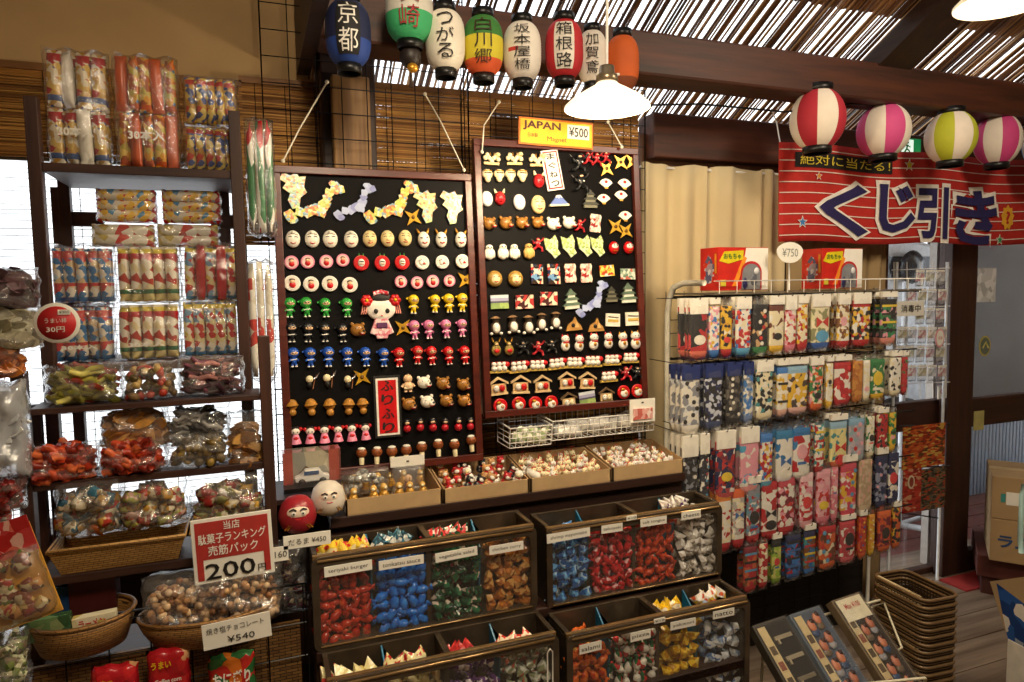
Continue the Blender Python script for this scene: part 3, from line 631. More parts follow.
        for i in range(k):
            x = (i-(k-1)/2)*.016
            m.ell((x, -.004, -.008*sc), (.014*sc, .010, .015*sc), WHITE, 10, 7); m.ell((x, -.006, .012*sc), (.013*sc, .010*sc, .011*sc), WHITE, 10, 7)
            for sx in (-1, 1): m.lathe([(.004*sc, 0), (0, .008*sc)], RED if kind != 'lucky_cat_pair' else GOLD, 6, TM(x+sx*.008*sc, -.005, .019*sc)); m.ell((x+sx*.0045*sc, -.0155*sc, .013*sc), (.0015, .001, .0018), INK, 6, 4)
            m.tube([(x-.009*sc, -.012*sc, .002), (x+.009*sc, -.012*sc, .002)], .0019*sc, RED, n=5); m.ell((x, -.0135*sc, -.006*sc), (.005*sc, .003, .006*sc), GOLD, 8, 5)
        if kind == 'cat_row': m.box(-.030, .030, -.007, 0, -.018, -.011, mat('#b89a4a', 0.4)); m.ell((.024, -.008, .006), (.009, .006, .008), RED, 8, 6)
    elif kind in ('house', 'dark_house'):
        c = mat('#d7b98a', 0.5) if kind == 'house' else mat('#6a543a', 0.5)
        m.box(-.023, .023, -.004, 0, -.022, .006, mat('#c9a87a', 0.5)); m.prism([(-.030, .003), (0, .020), (.030, .003), (.030, .009), (0, .027), (-.030, .009)], -.008, 0, c)
        m.box(-.026, .026, -.008, 0, -.026, -.020, c)
        m.ell((-.009, -.008, -.007), (.009, .006, .010), WHITE, 10, 7); m.ell((.009, -.008, -.007), (.009, .006, .010), RED if kind == 'house' else CREAM, 10, 7)
        for q in (-.009, .009): m.ell((q-.003, -.0135, -.004), (.0012, .001, .0016), INK, 6, 4); m.ell((q+.003, -.0135, -.004), (.0012, .001, .0016), INK, 6, 4)
    elif kind == 'cat_plate': m.lathe([(0, -.006), (.018, -.006), (.022, -.006), (.022, 0), (0, 0)], RED, 18, RM('X', -90)); m.ell((0, -.009, -.004), (.014, .005, .012), WHITE, 12, 7); m.ell((-.006, -.011, .009), (.008, .004, .005), GOLD, 8, 5); m.ell((.004, -.0135, -.002), (.006, .003, .005), mat('#c99a6a', 0.5), 8, 5)
    elif kind == 'daruma':
        m.ell((0, -.004, 0), (.019, .014, .022), RED, 14, 9); m.ell((0, -.012, .004), (.013, .008, .011), WHITE, 12, 7)
        for sx in (-1, 1): m.ell((sx*.005, -.0195, .006), (.0022, .001, .0022), INK, 6, 5)
        m.tube([(-.008, -.018, .012), (-.003, -.0195, .010)], .0012, INK, n=4); m.tube([(.008, -.018, .012), (.003, -.0195, .010)], .0012, INK, n=4); m.tube([(-.008, -.017, -.012), (.008, -.017, -.012)], .0015, GOLD, n=4)
    elif kind == 'scythe_figure':
        m.ell((-.006, -.004, .004), (.011, .009, .011), CREAM, 10, 7); m.ell((-.006, -.004, -.012), (.008, .007, .010), INK, 10, 7); m.tube([(.004, -.006, -.024), (.008, -.006, 0), (.014, -.006, .018)], .0015, BROWN, n=5)
        m.tube([(.004, -.006, .004), (.014, -.006, .010), (.022, -.006, .024)], [.003, .003, .0006], mat('#d8d8dc', 0.2, 0.8), n=5)
    return m
MP = {}
def magnets(kind, name, what, cat, coords, where, y=YB+0.007, sc=1.0, rot=0):
    """coords: picture positions; one magnet each, labelled by its place in its own row"""
    n = len(coords)
    for i, (px, py) in enumerate(coords):
        q = PB(px, py, 0.004); scl = sc*R_.uniform(0.97, 1.04)
        if kind not in MP: o = proto_magnet(kind).build(name); MP[kind] = o; o.location = q; o.scale = (scl,)*3
        else: o = MP[kind].copy(); COL.objects.link(o); o.location = q; o.scale = (scl,)*3
        o.name = name; o.rotation_euler = (-math.atan(TILT), math.radians(R_.uniform(-4, 4)+rot), 0)
        lab = f"{what}, {nth(i, n)} {where}" if n > 1 else f"{what} {where}"
        tag(o, lab, cat, what+'s '+where)
def row(x0, x1, n, y0, y1=None):
    y1 = y0 if y1 is None else y1
    return [(x0+(x1-x0)*i/max(1, n-1), y0+(y1-y0)*i/max(1, n-1)) for i in range(n)]
L = 'on the left board'; Rb = 'on the right board'
def z2(x, y): return (260+x/4.261, 150+y/4.261)
def z3(x, y): return (260+x/3.591, 290+y/3.591)
def z4(x, y): return (470+x/4.26, 130+y/4.26)
def z5(x, y): return (470+x/4.26, 270+y/4.26)
def mg(kind, name, what, cat, pts, z, where, sc=1.0, rot=0): magnets(kind, name, what, cat, [z(*p) for p in pts], where, sc=sc, rot=rot)
mg('island', 'island_magnet', 'patterned island map magnet', 'magnet', [(142, 172), (706, 240), (815, 244)], z2, L)
mg('map', 'map_magnet', 'yellow map magnet of a long island chain', 'magnet', [(235, 220), (562, 220)], z2, 'atop the left board', rot=4)
mg('blue_map', 'map_magnet', 'small blue map magnet', 'magnet', [(405, 218)], z2, L)
mg('golden_star', 'throwing_star_magnet', 'golden four pointed star magnet', 'magnet', [(652, 287), (875, 553)], z2, L)
mg('golden_star', 'throwing_star_magnet', 'golden star magnet beside the kimono doll', 'magnet', [(513, 135)], z3, L)
mg('golden_star', 'throwing_star_magnet', 'golden star magnet above the black and red sign', 'magnet', [(366, 312)], z3, L)
mg('white_mask', 'mask_magnet', 'white smiling mask magnet', 'magnet', [(140, 380), (222, 380), (299, 380), (388, 381)], z2, L)
mg('smile_mask', 'mask_magnet', 'yellow smiling mask magnet', 'magnet', [(467, 379), (543, 378), (618, 376)], z2, L)
mg('horned_mask', 'mask_magnet', 'horned white demon mask magnet', 'magnet', [(697, 380), (772, 380), (855, 380)], z2, L)
mg('pink_plate', 'plate_magnet', 'round pink magnet', 'magnet', [(134, 480), (203, 477), (282, 476), (352, 470)], z2, 'in third row of left board', sc=.85)
mg('red_daruma_plate', 'plate_magnet', 'round red magnet with two sprigs', 'magnet', [(430, 482), (519, 482), (604, 480)], z2, L)
mg('white_plate', 'plate_magnet', 'round white crane magnet', 'magnet', [(690, 480), (775, 478), (861, 475)], z2, L, sc=.95)
mg('doll_plate', 'plate_magnet', 'round white magnet with red doll', 'magnet', [(137, 568), (217, 572), (297, 570), (382, 575)], z2, L)
mg('pink_plate', 'plate_magnet', 'round pink magnet', 'magnet', [(599, 562), (668, 566), (735, 560), (806, 558)], z2, 'in fourth row of left board', sc=.85)
for colr, rows_ in (('green', [(106, 62), (166, 60), (234, 62), (311, 62)]), ('yellow', [(550, 50), (627, 48), (677, 46), (725, 44)]), ('black', [(112, 150), (172, 150), (232, 150), (295, 152)]),
                    ('pink', [(553, 142), (605, 140), (667, 138), (724, 135)]), ('blue', [(120, 240), (180, 240), (245, 238), (313, 238), (378, 238), (443, 240)]), ('red', [(498, 240), (565, 232), (615, 234), (676, 234), (734, 232)])):
    mg('ninja_'+colr, 'ninja_magnet', colr+' ninja magnet', 'magnet', rows_, z3, L)
mg('gold_bear', 'bear_magnet', 'brown bear head magnet beside the kimono doll', 'magnet', [(352, 146)], z3, L)
mg('small_man', 'figure_magnet', 'bare wrestler magnet', 'magnet', [(530, 334)], z3, L)
mg('white_bear', 'bear_magnet', 'white bear head magnet', 'magnet', [(590, 334), (602, 403)], z3, L)
mg('gold_bear', 'bear_magnet', 'roaring brown bear head magnet', 'magnet', [(658, 338), (731, 342), (536, 412), (670, 400), (734, 400)], z3, L)
mg('scythe_figure', 'figure_magnet', 'small figure magnet holding a curved blade', 'magnet', [(185, 325), (248, 320), (322, 325)], z3, L)
mg('gold_turtle', 'shell_magnet', 'golden brown hooded figure magnet', 'magnet', [(115, 420), (183, 418), (250, 418), (318, 416), (368, 414)], z3, L)
mg('pink_doll', 'doll_magnet', 'pink kimono doll magnet', 'magnet', [(128, 522), (180, 520), (231, 517), (280, 514), (329, 511), (378, 508)], z3, L)
mg('red_figure', 'figure_magnet', 'red figure magnet with black head', 'magnet', [(527, 488), (574, 484), (619, 484), (663, 484), (711, 482), (754, 480)], z3, L)
mg('kokeshi', 'kokeshi_magnet', 'brown mushroom headed doll magnet', 'magnet', [(364, 598), (419, 595), (473, 593), (524, 588), (580, 578), (639, 568), (698, 568), (758, 552)], z3, L)
# right board
mg('dragon', 'dragon_magnet', 'cream dragon magnet', 'magnet', [(90, 122), (187, 122), (285, 128)], z4, Rb)
mg('gold_face', 'helmet_magnet', 'cream helmeted head magnet', 'magnet', [(72, 194), (122, 194), (170, 194), (221, 194)], z4, Rb)
mg('red_mask', 'mask_magnet', 'red horned demon mask magnet', 'magnet', [(292, 218), (127, 292)], z4, Rb, sc=1.15)
mg('egg', 'mask_magnet', 'smooth white egg magnet', 'magnet', [(71, 294), (209, 308)], z4, Rb)
mg('smile_mask', 'mask_magnet', 'round yellow smiling mask magnet', 'magnet', [(289, 318)], z4, Rb, sc=1.2)
mg('mountain', 'mountain_magnet', 'blue snow capped mountain magnet', 'magnet', [(375, 302)], z4, Rb)
mg('black_ninja_pose', 'ninja_magnet', 'leaping black ninja magnet', 'magnet', [(462, 140), (470, 222)], z4, 'near the top of the right board', sc=1.5)
mg('red_ninja_pose', 'ninja_magnet', 'leaping red ninja magnet', 'magnet', [(500, 120), (538, 122), (577, 116)], z4, 'along the top of the right board')
mg('golden_star', 'throwing_star_magnet', 'golden star magnet', 'magnet', [(580, 165), (640, 138), (690, 135), (618, 412), (662, 430)], z4, Rb, sc=1.05)
mg('fan', 'fan_magnet', 'white folding fan magnet with red spot', 'magnet', [(578, 226), (657, 228), (568, 292), (642, 278), (660, 365)], z4, Rb)
mg('dark_castle', 'castle_magnet', 'dark grey castle magnet', 'magnet', [(510, 300)], z4, 'beside the fans on the right board', sc=1.15)
mg('gold_bear', 'bear_magnet', 'brown bear head magnet', 'magnet', [(83, 402), (153, 400), (222, 400), (290, 398)], z4, Rb)
mg('white_bear', 'bear_magnet', 'white bear head magnet', 'magnet', [(355, 405), (422, 400)], z4, Rb, sc=1.05)
mg('red_ninja_pose', 'ninja_magnet', 'small red ninja magnet', 'magnet', [(466, 405), (287, 485)], z4, 'in mid right board')
mg('red_white_tag', 'tag_magnet', 'pale pink tag magnet', 'magnet', [(533, 398)], z4, Rb, rot=3)
mg('owl', 'owl_magnet', 'white owl magnet', 'magnet', [(81, 522), (138, 520), (187, 520)], z4, Rb)
mg('gold_owl', 'owl_magnet', 'golden owl magnet', 'magnet', [(248, 518)], z4, Rb)
mg('green_map', 'map_magnet', 'green map magnet', 'magnet', [(350, 498), (421, 494), (489, 494), (544, 494)], z4, Rb)
mg('daruma', 'daruma_magnet', 'red round daruma magnet', 'magnet', [(610, 502), (673, 502)], z4, Rb)
mg('monkey_face', 'monkey_magnet', 'round golden brown face magnet', 'magnet', [(104, 634), (192, 634)], z4, Rb, sc=1.1)
mg('picture_tag_portrait', 'picture_magnet', 'tall magnet with portrait print', 'magnet', [(284, 614), (356, 614)], z4, Rb)
mg('red_white_tag', 'tag_magnet', 'tall red and white figure magnet', 'magnet', [(426, 610), (494, 610)], z4, Rb)
mg('yellow_tag', 'picture_magnet', 'yellow picture magnet', 'magnet', [(582, 600)], z4, Rb)
mg('street_tag', 'picture_magnet', 'green street view magnet', 'magnet', [(671, 614)], z4, Rb)
mg('landscape_tag', 'picture_magnet', 'landscape picture magnet with pale sky', 'magnet', [(125, 136)], z5, Rb, sc=1.05)
mg('woodcut_tag', 'picture_magnet', 'red woodcut print magnet', 'magnet', [(231, 136), (334, 122)], z5, Rb, sc=1.05)
mg('castle', 'castle_magnet', 'white castle magnet', 'magnet', [(430, 130), (672, 104)], z5, Rb, sc=1.25)
mg('blue_map', 'map_magnet', 'blue map magnet', 'magnet', [(520, 120)], z5, Rb, rot=-4)
mg('dark_castle', 'castle_magnet', 'dark green castle magnet', 'magnet', [(601, 108)], z5, 'beside the white castle')
mg('tanuki', 'tanuki_magnet', 'white bellied raccoon dog magnet', 'magnet', [(108, 240), (182, 234), (247, 236), (303, 224), (363, 218)], z5, Rb)
mg('wooden_shrine', 'shrine_magnet', 'tan temple magnet', 'magnet', [(440, 232), (534, 236)], z5, Rb, sc=1.1)
mg('white_tag', 'tag_magnet', 'white rectangular magnet with gold print', 'magnet', [(607, 213), (692, 208)], z5, Rb, sc=1.1)
mg('warrior', 'warrior_magnet', 'armoured warrior magnet', 'magnet', [(110, 335), (165, 334)], z5, Rb, sc=1.15)
mg('black_ninja_pose', 'ninja_magnet', 'small black ninja magnet', 'magnet', [(224, 328), (345, 322)], z5, 'in lower right board')
mg('red_ninja_pose', 'ninja_magnet', 'small red ninja magnet', 'magnet', [(288, 330), (662, 438)], z5, 'in lower right board', sc=1.1)
mg('black_ninja_pose', 'ninja_magnet', 'small black ninja magnet beside the curtain', 'magnet', [(710, 434)], z5, Rb)
mg('lucky_cat', 'cat_magnet', 'white cat pair magnet', 'magnet', [(403, 312), (462, 312), (524, 306), (586, 302)], z5, Rb, sc=1.2)
mg('lucky_cat_pair', 'cat_magnet', 'white cat magnet with golden ears', 'magnet', [(648, 302), (701, 300)], z5, Rb, sc=1.3)
mg('cat_row', 'cat_magnet', 'row of white cats on one magnet', 'magnet', [(122, 412), (206, 410), (285, 404), (367, 397), (443, 392), (520, 387), (602, 381), (680, 372), (588, 452)], z5, Rb, sc=1.1)
mg('house', 'house_magnet', 'pale wooden house magnet with two dolls', 'magnet', [(120, 494), (214, 487), (307, 484), (411, 470), (498, 470)], z5, Rb, sc=1.1)
mg('cat_plate', 'plate_magnet', 'round red magnet with white cat', 'magnet', [(127, 578), (206, 570), (276, 568), (344, 564), (652, 520), (711, 514)], z5, Rb, sc=1.08)
mg('dark_house', 'house_magnet', 'dark roofed house magnet', 'magnet', [(419, 554), (579, 532)], z5, Rb)
mg('landscape_tag', 'picture_magnet', 'blue sky picture magnet beside the dark house', 'magnet', [(498, 545)], z5, Rb, rot=-3)

# kimono doll, the largest magnet
a = PB(381, 318, 0.004)
t = thing('kimono_doll_magnet', 'large flat kimono doll magnet with red flowers in black hair', 'magnet', a, rot=(-math.atan(TILT), 0, 0))
m = MB(); m.ell((0, -.006, .028), (.044, .012, .036), mat('#f6ece0', 0.35, var=0.02), 24, 14); m.ell((-.017, -.018, .020), (.0065, .002, .0075), INK, 10, 7); m.ell((.017, -.018, .020), (.0065, .002, .0075), INK, 10, 7); m.ell((0, -.018, .006), (.003, .002, .002), RED, 8, 5); m.build('face', t)
m = MB(); m.ell((0, -.003, .058), (.035, .014, .022), INK, 16, 10); m.ell((0, -.003, .040), (.046, .010, .026), INK, 16, 10); m.build('hair', t)
for sx in (-1, 1):
    m = MB()
    for k in range(6): m.ell((sx*.042+.009*math.cos(k*PI/3), -.013, .052+.009*math.sin(k*PI/3)), (.009, .006, .009), RED, 8, 6)
    m.ell((sx*.042, -.018, .052), (.005, .004, .005), YEL, 8, 6)
    for k in range(3): m.tube([(sx*(.040+.006*k), -.009, .045), (sx*(.046+.006*k), -.009, .012)], .002, mat('#d88a7a', 0.5), n=5)
    m.build('hair_flower', t)
m = MB(); m.tube([(-.022, -.012, .072), (0, -.014, .077), (.022, -.012, .072)], .007, pack(['#e04a5a', '#f0d0d0', '#d83040'], 200), n=8); m.build('headdress', t)
m = MB(); m.prism([(-.018, .0), (.018, .0), (.036, -.045), (.018, -.052), (.016, -.062), (-.016, -.062), (-.018, -.052), (-.036, -.045)], -.012, 0, pack(['#f0cfcf', '#f6e0dc', '#e8a8b0', '#d87a8a'], 130)); m.build('kimono', t, bev=0.003)
m = MB(); m.box(-.016, .016, -.016, -.010, -.030, -.014, mat('#5a2456', 0.5)); m.build('sash', t, bev=0.002)
def plaque(name, label, corners, strs, col, txtcol, border, y, cat='sign', tl=1):
    (x0, y0, x1, y1) = corners; X0, X1, Z0, Z1 = RC(x0, y0, x1, y1, y); w, h = X1-X0, Z1-Z0
    t = thing(name, label, cat, ((X0+X1)/2, y+(Z0-1.78)*TILT*tl, Z0), rot=(-math.atan(TILT)*tl, 0, 0)); m = MB(); m.box(-w/2, w/2, 0, .005, 0, h, border[0]); m.build('panel', t, bev=0.001)
    m = MB(); e = border[2]; m.box(-w/2+e, w/2-e, -.001, 0, e, h-e, border[1]); m.build('border', t)
    m = MB(); e *= 1.9; m.box(-w/2+e, w/2-e, -.002, -.001, e, h-e, col); m.build('face', t)
    m = MB()
    for s_, cx_, cz_, tw, th, mt in strs: text(m, s_, tw*w, th*h, ((cx_-.5)*w, -.003, cz_*h), mt, 0.02)
    m.build('lettering', t); return t
plaque('name_plaque', 'black and red vertical plaque on the left board', (371.5, 374, 398, 434), [(c_, .5, .84-.225*i, .46, .17, INK) for i, c_ in enumerate('ふりふり')], RED, INK, (INK, WHITE, .007), YB-0.004)
tq = plaque('name_plaque', 'tilted white and red vertical plaque on the right board', (548, 149, 565, 190), [(c_, .5, .84-.225*i, .5, .15, INK) for i, c_ in enumerate('まぐねっと')][:4], WHITE, INK, (WHITE, RED, .005), YB-0.004)
tq.rotation_euler = (-math.atan(TILT), math.radians(-9), 0)
# price sign above
X0, X1, Z0, Z1 = RC(518.5, 119, 593, 146, YB-0.0); w, h = X1-X0, Z1-Z0
t = thing('price_sign', 'yellow and orange sign reading JAPAN Magnet with price above right board', 'sign', (X0, YB-0.0, Z0), rot=(0, math.radians(1.0), 0))
m = MB(); m.box(0, w, 0, .004, 0, h, mat('#d9731c', 0.5)); m.build('panel', t)
m = MB(); m.box(.006, w-.006, -.001, 0, .006, h-.006, mat('#f2c322', 0.5)); m.build('face', t)
m = MB(); m.box(w*.64, w*.94, -.002, -.001, h*.34, h*.86, WHITE); m.build('price_label', t)
m = MB(); text(m, 'JAPAN', w*.5, h*.36, (w*.30, -.003, h*.70), mat('#5a2c18', 0.5), .03); text(m, '¥500', w*.26, h*.36, (w*.79, -.003, h*.6), INK, .01); text(m, 'Magnet', w*.26, h*.22, (w*.5, -.003, h*.24), mat('#5a2c18', 0.5)); text(m, '日本製', w*.13, h*.16, (w*.18, -.003, h*.36), mat('#7a3c18', 0.5)); m.build('lettering', t)
# ================================================================ snack rack on the left
RW = wood('#2a1510', '#4a2a1c', 'Z'); RWX = wood('#2a1510', '#4a2a1c', 'X')
YR, YL = 1.93, 1.80      # front planes of the upper rack and of the lower rack
def bar(m, p0, p1, y0, y1, hw, mt): m.box(min(p0.x, p1.x)-hw, max(p0.x, p1.x)+hw, y0, y1, min(p0.z, p1.z), max(p0.z, p1.z), mt)
t = thing('snack_rack', 'tall dark wooden rack of snacks before the bright window', 'rack', (P(140, 400, YR).x, YR+0.14, 0))
def prt(m, name, bev=0.002):
    o = m.build(name, t, bev=bev); o.location = tuple(-v for v in t.location); return o
XL, XR = P(40, 250, YR).x, P(240, 250, YR).x
ztop = P(34, 96, YR).z
for x in (XL, XR):
    for y in (YR, YR+0.26): m = MB(); m.box(x-0.014, x+0.014, y, y+0.03, 0, ztop, RW); prt(m, 'post')
S1 = P(140, 166, YR).z; S2 = P(140, 362, YR).z
for z in (S1, S2): m = MB(); m.box(XL+0.014, XR-0.014, YR+0.004, YR+0.286, z-0.022, z, RWX); prt(m, 'shelf')
m = MB()
for px in (60, 222):
    x = P(px, 200, YR+0.28).x; m = MB(); m.box(x-0.02, x+0.02, YR+0.27, YR+0.285, S2, S1-0.022, RW); prt(m, 'back_brace')
for zz in (0.13, 0.25, 0.36):
    for a_, b_ in ((XL+0.014, XL+0.09), (XR-0.08, XR-0.014)): m = MB(); m.box(a_, b_, YR+0.265, YR+0.285, S2+zz, S2+zz+0.04, RWX); prt(m, 'back_brace')
t2 = t; t = thing('snack_rack', 'low wide dark wooden rack in front of the tall rack', 'rack', (P(140, 500, YL).x, YL+0.14, 0))
XL2, XR2 = P(22, 440, YL).x, P(268, 440, YL).x
for x, pz in ((XL2, 372), (XR2, 336)): m = MB(); m.box(x-0.014, x+0.014, YL-0.004, YL+0.03, 0, P(22 if pz > 350 else 266, pz, YL).z, RW); prt(m, 'post')
for x in (XL2, XR2): m = MB(); m.box(x-0.012, x+0.012, YL+0.1, YL+0.125, 0, P(130, 405, YL).z, RW); prt(m, 'rear_post')
S3 = P(130, 403, YL).z; S4 = P(140, 474, YL).z; S5 = P(115, 563, YL).z; S6 = P(150, 655, YL-.06).z
for z, th in ((S3, .014), (S4, .018), (S5, .02), (S6, .02)): m = MB(); m.box(XL2+0.014, XR2-0.014, YL-(0.04 if z in (S5, S6) else 0), YL+0.128, z-th, z, RWX); prt(m, 'shelf')

# ---------------------------------------------------------------- sticks in bags
def stick_mesh(mt, w, h, d=None):
    d = d or w*0.8; m = MB(); prof = []
    n = 10; vs = []; fs = []; lv = [(0, .95, .12), (.05, .98, .2), (.09, .85, .8), (.16, .92, 1), (.5, .95, 1.04), (.84, .92, 1), (.91, .85, .8), (.95, .98, .2), (1, .95, .12)]
    for t_, a, b in lv:
        for j in range(n): vs.append((w/2*a*math.cos(2*PI*j/n), d/2*b*math.sin(2*PI*j/n), h*t_))
    for i in range(len(lv)-1):
        for j in range(n): fs.append((i*n+j, i*n+(j+1) % n, (i+1)*n+(j+1) % n, (i+1)*n+j))
    fs.append(tuple(range(n))[::-1]); fs.append(tuple((len(lv)-1)*n+j for j in range(n)))
    m.add(vs, fs, mt, None, True); return m
def pillow(m, w, h, d, mt, nx=12, nz=12, wr=0.10, seed=0, M=None, pw=3.0, edge=0.0):
    rr = random.Random(seed); ph = [rr.uniform(0, 6.3) for _ in range(8)]; vs = []; idx = {}
    for s in (-1, 1):
        for k in range(nz+1):
            for i in range(nx+1):
                u, v = 2*i/nx-1, 2*k/nz-1
                if s == 1 and (i in (0, nx) or k in (0, nz)): idx[(s, i, k)] = idx[(-1, i, k)]; continue
                th = max(0, (1-abs(u)**pw))*max(0, (1-abs(v)**pw)); th = th**0.6
                wv = 1+wr*(math.sin(3*u+5*v+ph[0])+.7*math.sin(7*u-4*v+ph[1]+s)+.5*math.sin(11*v+3*u+ph[2]))
                x = w/2*u*(1-.06*(1-abs(v)**4)*0+.03*math.sin(9*v+ph[3])*abs(u)); z = h/2*v*(1+.03*math.sin(8*u+ph[4])*abs(v))
                idx[(s, i, k)] = len(vs); vs.append((x, s*d/2*th*wv, z))
    fs = []
    for k in range(nz):
        for i in range(nx):
            a = [idx[(-1, i, k)], idx[(-1, i+1, k)], idx[(-1, i+1, k+1)], idx[(-1, i, k+1)]]; b = [idx[(1, i, k)], idx[(1, i, k+1)], idx[(1, i+1, k+1)], idx[(1, i+1, k)]]
            fs.append(tuple(a)); fs.append(tuple(b))
    return m.add(vs, fs, mt, M, True)
FILM = film('#ffffff', 0.06, 0.10, 0.9, 38, 0.10); FILM2 = film('#dfe6ec', 0.12, 0.14, 0.9, 30, 0.12)
FL = {
 'A': pack(['#e9e2d2', '#c59a4a', '#b8222c', '#e6d9bd', '#2d3f7a', '#d8b35a'], 70, ((.80, .94, '#b01c24'), (.1, .2, '#39558c'))),
 'B': pack(['#d4701f', '#d89a2a', '#e8c867', '#a8541a', '#3f7394', '#c4b04a'], 70, ((.05, .13, '#c9541a'),)),
 'Bo': mat('#cc541a', 0.3), 'Wh': mat('#e4dfd2', 0.35), 'Re': mat('#bb161d', 0.3),
 'C': pack(['#d9b23c', '#e3c869', '#c8402a', '#3a4f88', '#efe0a0', '#b8862a'], 75, ((.84, .95, '#b42a22'),)),
 'D': pack(['#bcd0dc', '#e9e0d0', '#c52c2c', '#2f6ea4', '#4d8cba', '#d8b98a'], 70, ((.82, .95, '#c02a28'), (.02, .1, '#2c67a0'), (.3, .36, '#c02a28'))),
 'E': pack(['#efe6cf', '#e4d4a8', '#f3eddc', '#c9993a', '#b83a2c'], 60, ((.78, .88, '#b8222a'), (.88, .96, '#d7c23a'), (.14, .22, '#2f6b46'), (.02, .13, '#e8d898'))),
 'F': pack(['#dcc56a', '#efe7d4', '#c2302a', '#7aa0be', '#e8d9a0'], 75, ((.88, .96, '#d8c032'), (.02, .08, '#4a86b4'))),
 'G': pack(['#c62a2a', '#e4cda0', '#3f84b0', '#e8b83a', '#b01c24', '#d8d0c0'], 75, ()),
 'H': pack(['#ede6d4', '#e0d8c2', '#f3eee0', '#c8b46a', '#c83a30'], 50, ()),
 'S': pack(['#e6e0d0', '#f0ece0', '#dcd4c0', '#c8382e'], 28, ()),
 'T': pack(['#f0ece0', '#2f7a48', '#c8242c', '#f0ece0', '#f4f0e6'], 16, (), stretch=(3, 1, .4)),
}
def stick_bag(name, label, rect, y, fl, n, group=None, layers=1, lay=False, txt=None, bz=0.0):
    X0, X1, Z0, Z1 = RC(*rect, y); w, h = X1-X0, Z1-Z0
    if bz: Z0 = bz; Z1 = bz+h
    t = thing(name, label, 'snack bag', ((X0+X1)/2, y+0.03, Z0), group)
    if lay: t.location.z = Z0
    cache = {}
    for l in range(layers):
        for i in range(n):
            f = fl[(i+l) % len(fl)] if isinstance(fl, (list, tuple)) else fl
            if not lay:
                sw, shh = (w-0.012)/n, (h-0.008)/layers
                if l == 0 and i == 0:
                    for q in range(n*layers):
                        f0 = f if isinstance(f, str) else f
                        k0 = cache.get(f0)
                        if k0 is None: k0 = cache[f0] = stick_mesh(FL[f0], sw*1.1, shh*0.97).build('snack_stick', t)
                        else: k0 = k0.copy(); COL.objects.link(k0)
                        k0.location = (-w/2+0.006+sw*((q % n)+(.98 if (q % n) < n-1 else .5)), 0.03, 0.004+(q//n)*shh)
                if f not in cache:
                    o = cache[f] = stick_mesh(FL[f], sw*1.1, shh*0.97).build('snack_stick', t)
                else: o = cache[f].copy(); COL.objects.link(o)
                o.location = (-w/2+0.006+sw*(i+.5), R_.uniform(-.004, .004), 0.004+l*shh); o.rotation_euler = (0, math.radians(R_.uniform(-2.5, 2.5)), math.radians(R_.uniform(-50, 50)))
                if f in ('Bo', 'Wh', 'Re'): tag(o, {'Bo': 'plain orange stick', 'Wh': 'plain white stick', 'Re': 'plain red stick'}[f])
            else:
                sh_ = h/n
                if f not in cache: o = cache[f] = stick_mesh(FL[f], sh_*1.25, w*0.97).build('snack_stick', t)
                else: o = cache[f].copy(); COL.objects.link(o)
                o.location = (-w/2+w*.015, R_.uniform(-.005, .005)+l*.028, sh_*(i+.5)); o.rotation_euler = (0, math.radians(90), 0)
    m = MB(); pillow(m, w*1.03, h*1.02, 0.075 if not lay else .05*layers+.02, FILM, 14, 14, .08, int(rect[0]), TM(0, 0.0+(.014 if lay else .012), h/2), pw=8); m.build('clear_bag', t)
    if txt:
        m = MB(); text(m, txt, w*.55, h*.09, (0, -.036, h*.28), PAPER, .03); m.build('lettering', t)
    return t
rg = 'bags of corn snack sticks on the rack'
stick_bag('snack_stick_bag', 'bag of white wrapped snack sticks on top of the rack, at its left end', (41, 43, 107, 163), YR+.03, ['A', 'A', 'Wh', 'A'], 4, rg, 2, txt='30本入', bz=S1)
stick_bag('snack_stick_bag', 'bag of orange snack sticks in the middle on top of the rack', (111, 48, 178, 165), YR+.03, ['B', 'Bo', 'B', 'B', 'Bo'], 5, rg, 2, txt='30本入', bz=S1)
stick_bag('snack_stick_bag', 'yellow snack stick bag on top of the rack beside its right post, upper row', (182, 68, 237, 118), YR+.03, 'C', 5, rg, 1, bz=S1+(P(210, 118, YR).z-P(210, 167, YR).z))
stick_bag('snack_stick_bag', 'yellow snack stick bag on top of the rack beside its right post, lower row', (182, 119, 237, 167), YR+.03, 'C', 5, rg, 1, bz=S1)
hB = P(80, 304, YR).z-P(80, 362, YR).z
for (x0, x1), fl, cl in (((46, 112), 'D', 'blue'), ((113, 179), 'E', 'cream and green'), ((180, 239), ['F', 'Re', 'F', 'Re', 'F'], 'yellow and red')):
    stick_bag('snack_stick_bag', cl+' snack stick bag standing on the middle shelf', (x0, 304, x1, 363), YR+.03, 'F' if cl[0] == 'y' else fl, 5, rg, 1, txt='30本入' if cl[0] != 'y' else None, bz=S2)
    stick_bag('snack_stick_bag', cl+' snack stick bag, upper one of the two stacked on the middle shelf', (x0, 243, x1, 303), YR+.03, fl, 5, rg, 1, bz=S2+hB+.006)
zz = S2+2*hB+.012
hh = P(150, 218, YR).z-P(150, 242, YR).z
for i, (x0, x1, nm) in enumerate(((88, 153, 'left'), (155, 218, 'right'))):
    stick_bag('snack_stick_bag', f'white snack stick bag lying flat under the {nm} red bag', (x0, 219, x1, 240), YR+.05, 'H', 2, rg, 2, lay=True, bz=zz)
    stick_bag('snack_stick_bag', f'red snack stick bag lying flat, {nm} one atop the white bags', (x0+5, 187, x1+2, 218), YR+.05, 'G', 3, rg, 2, lay=True, bz=zz+hh+.004)
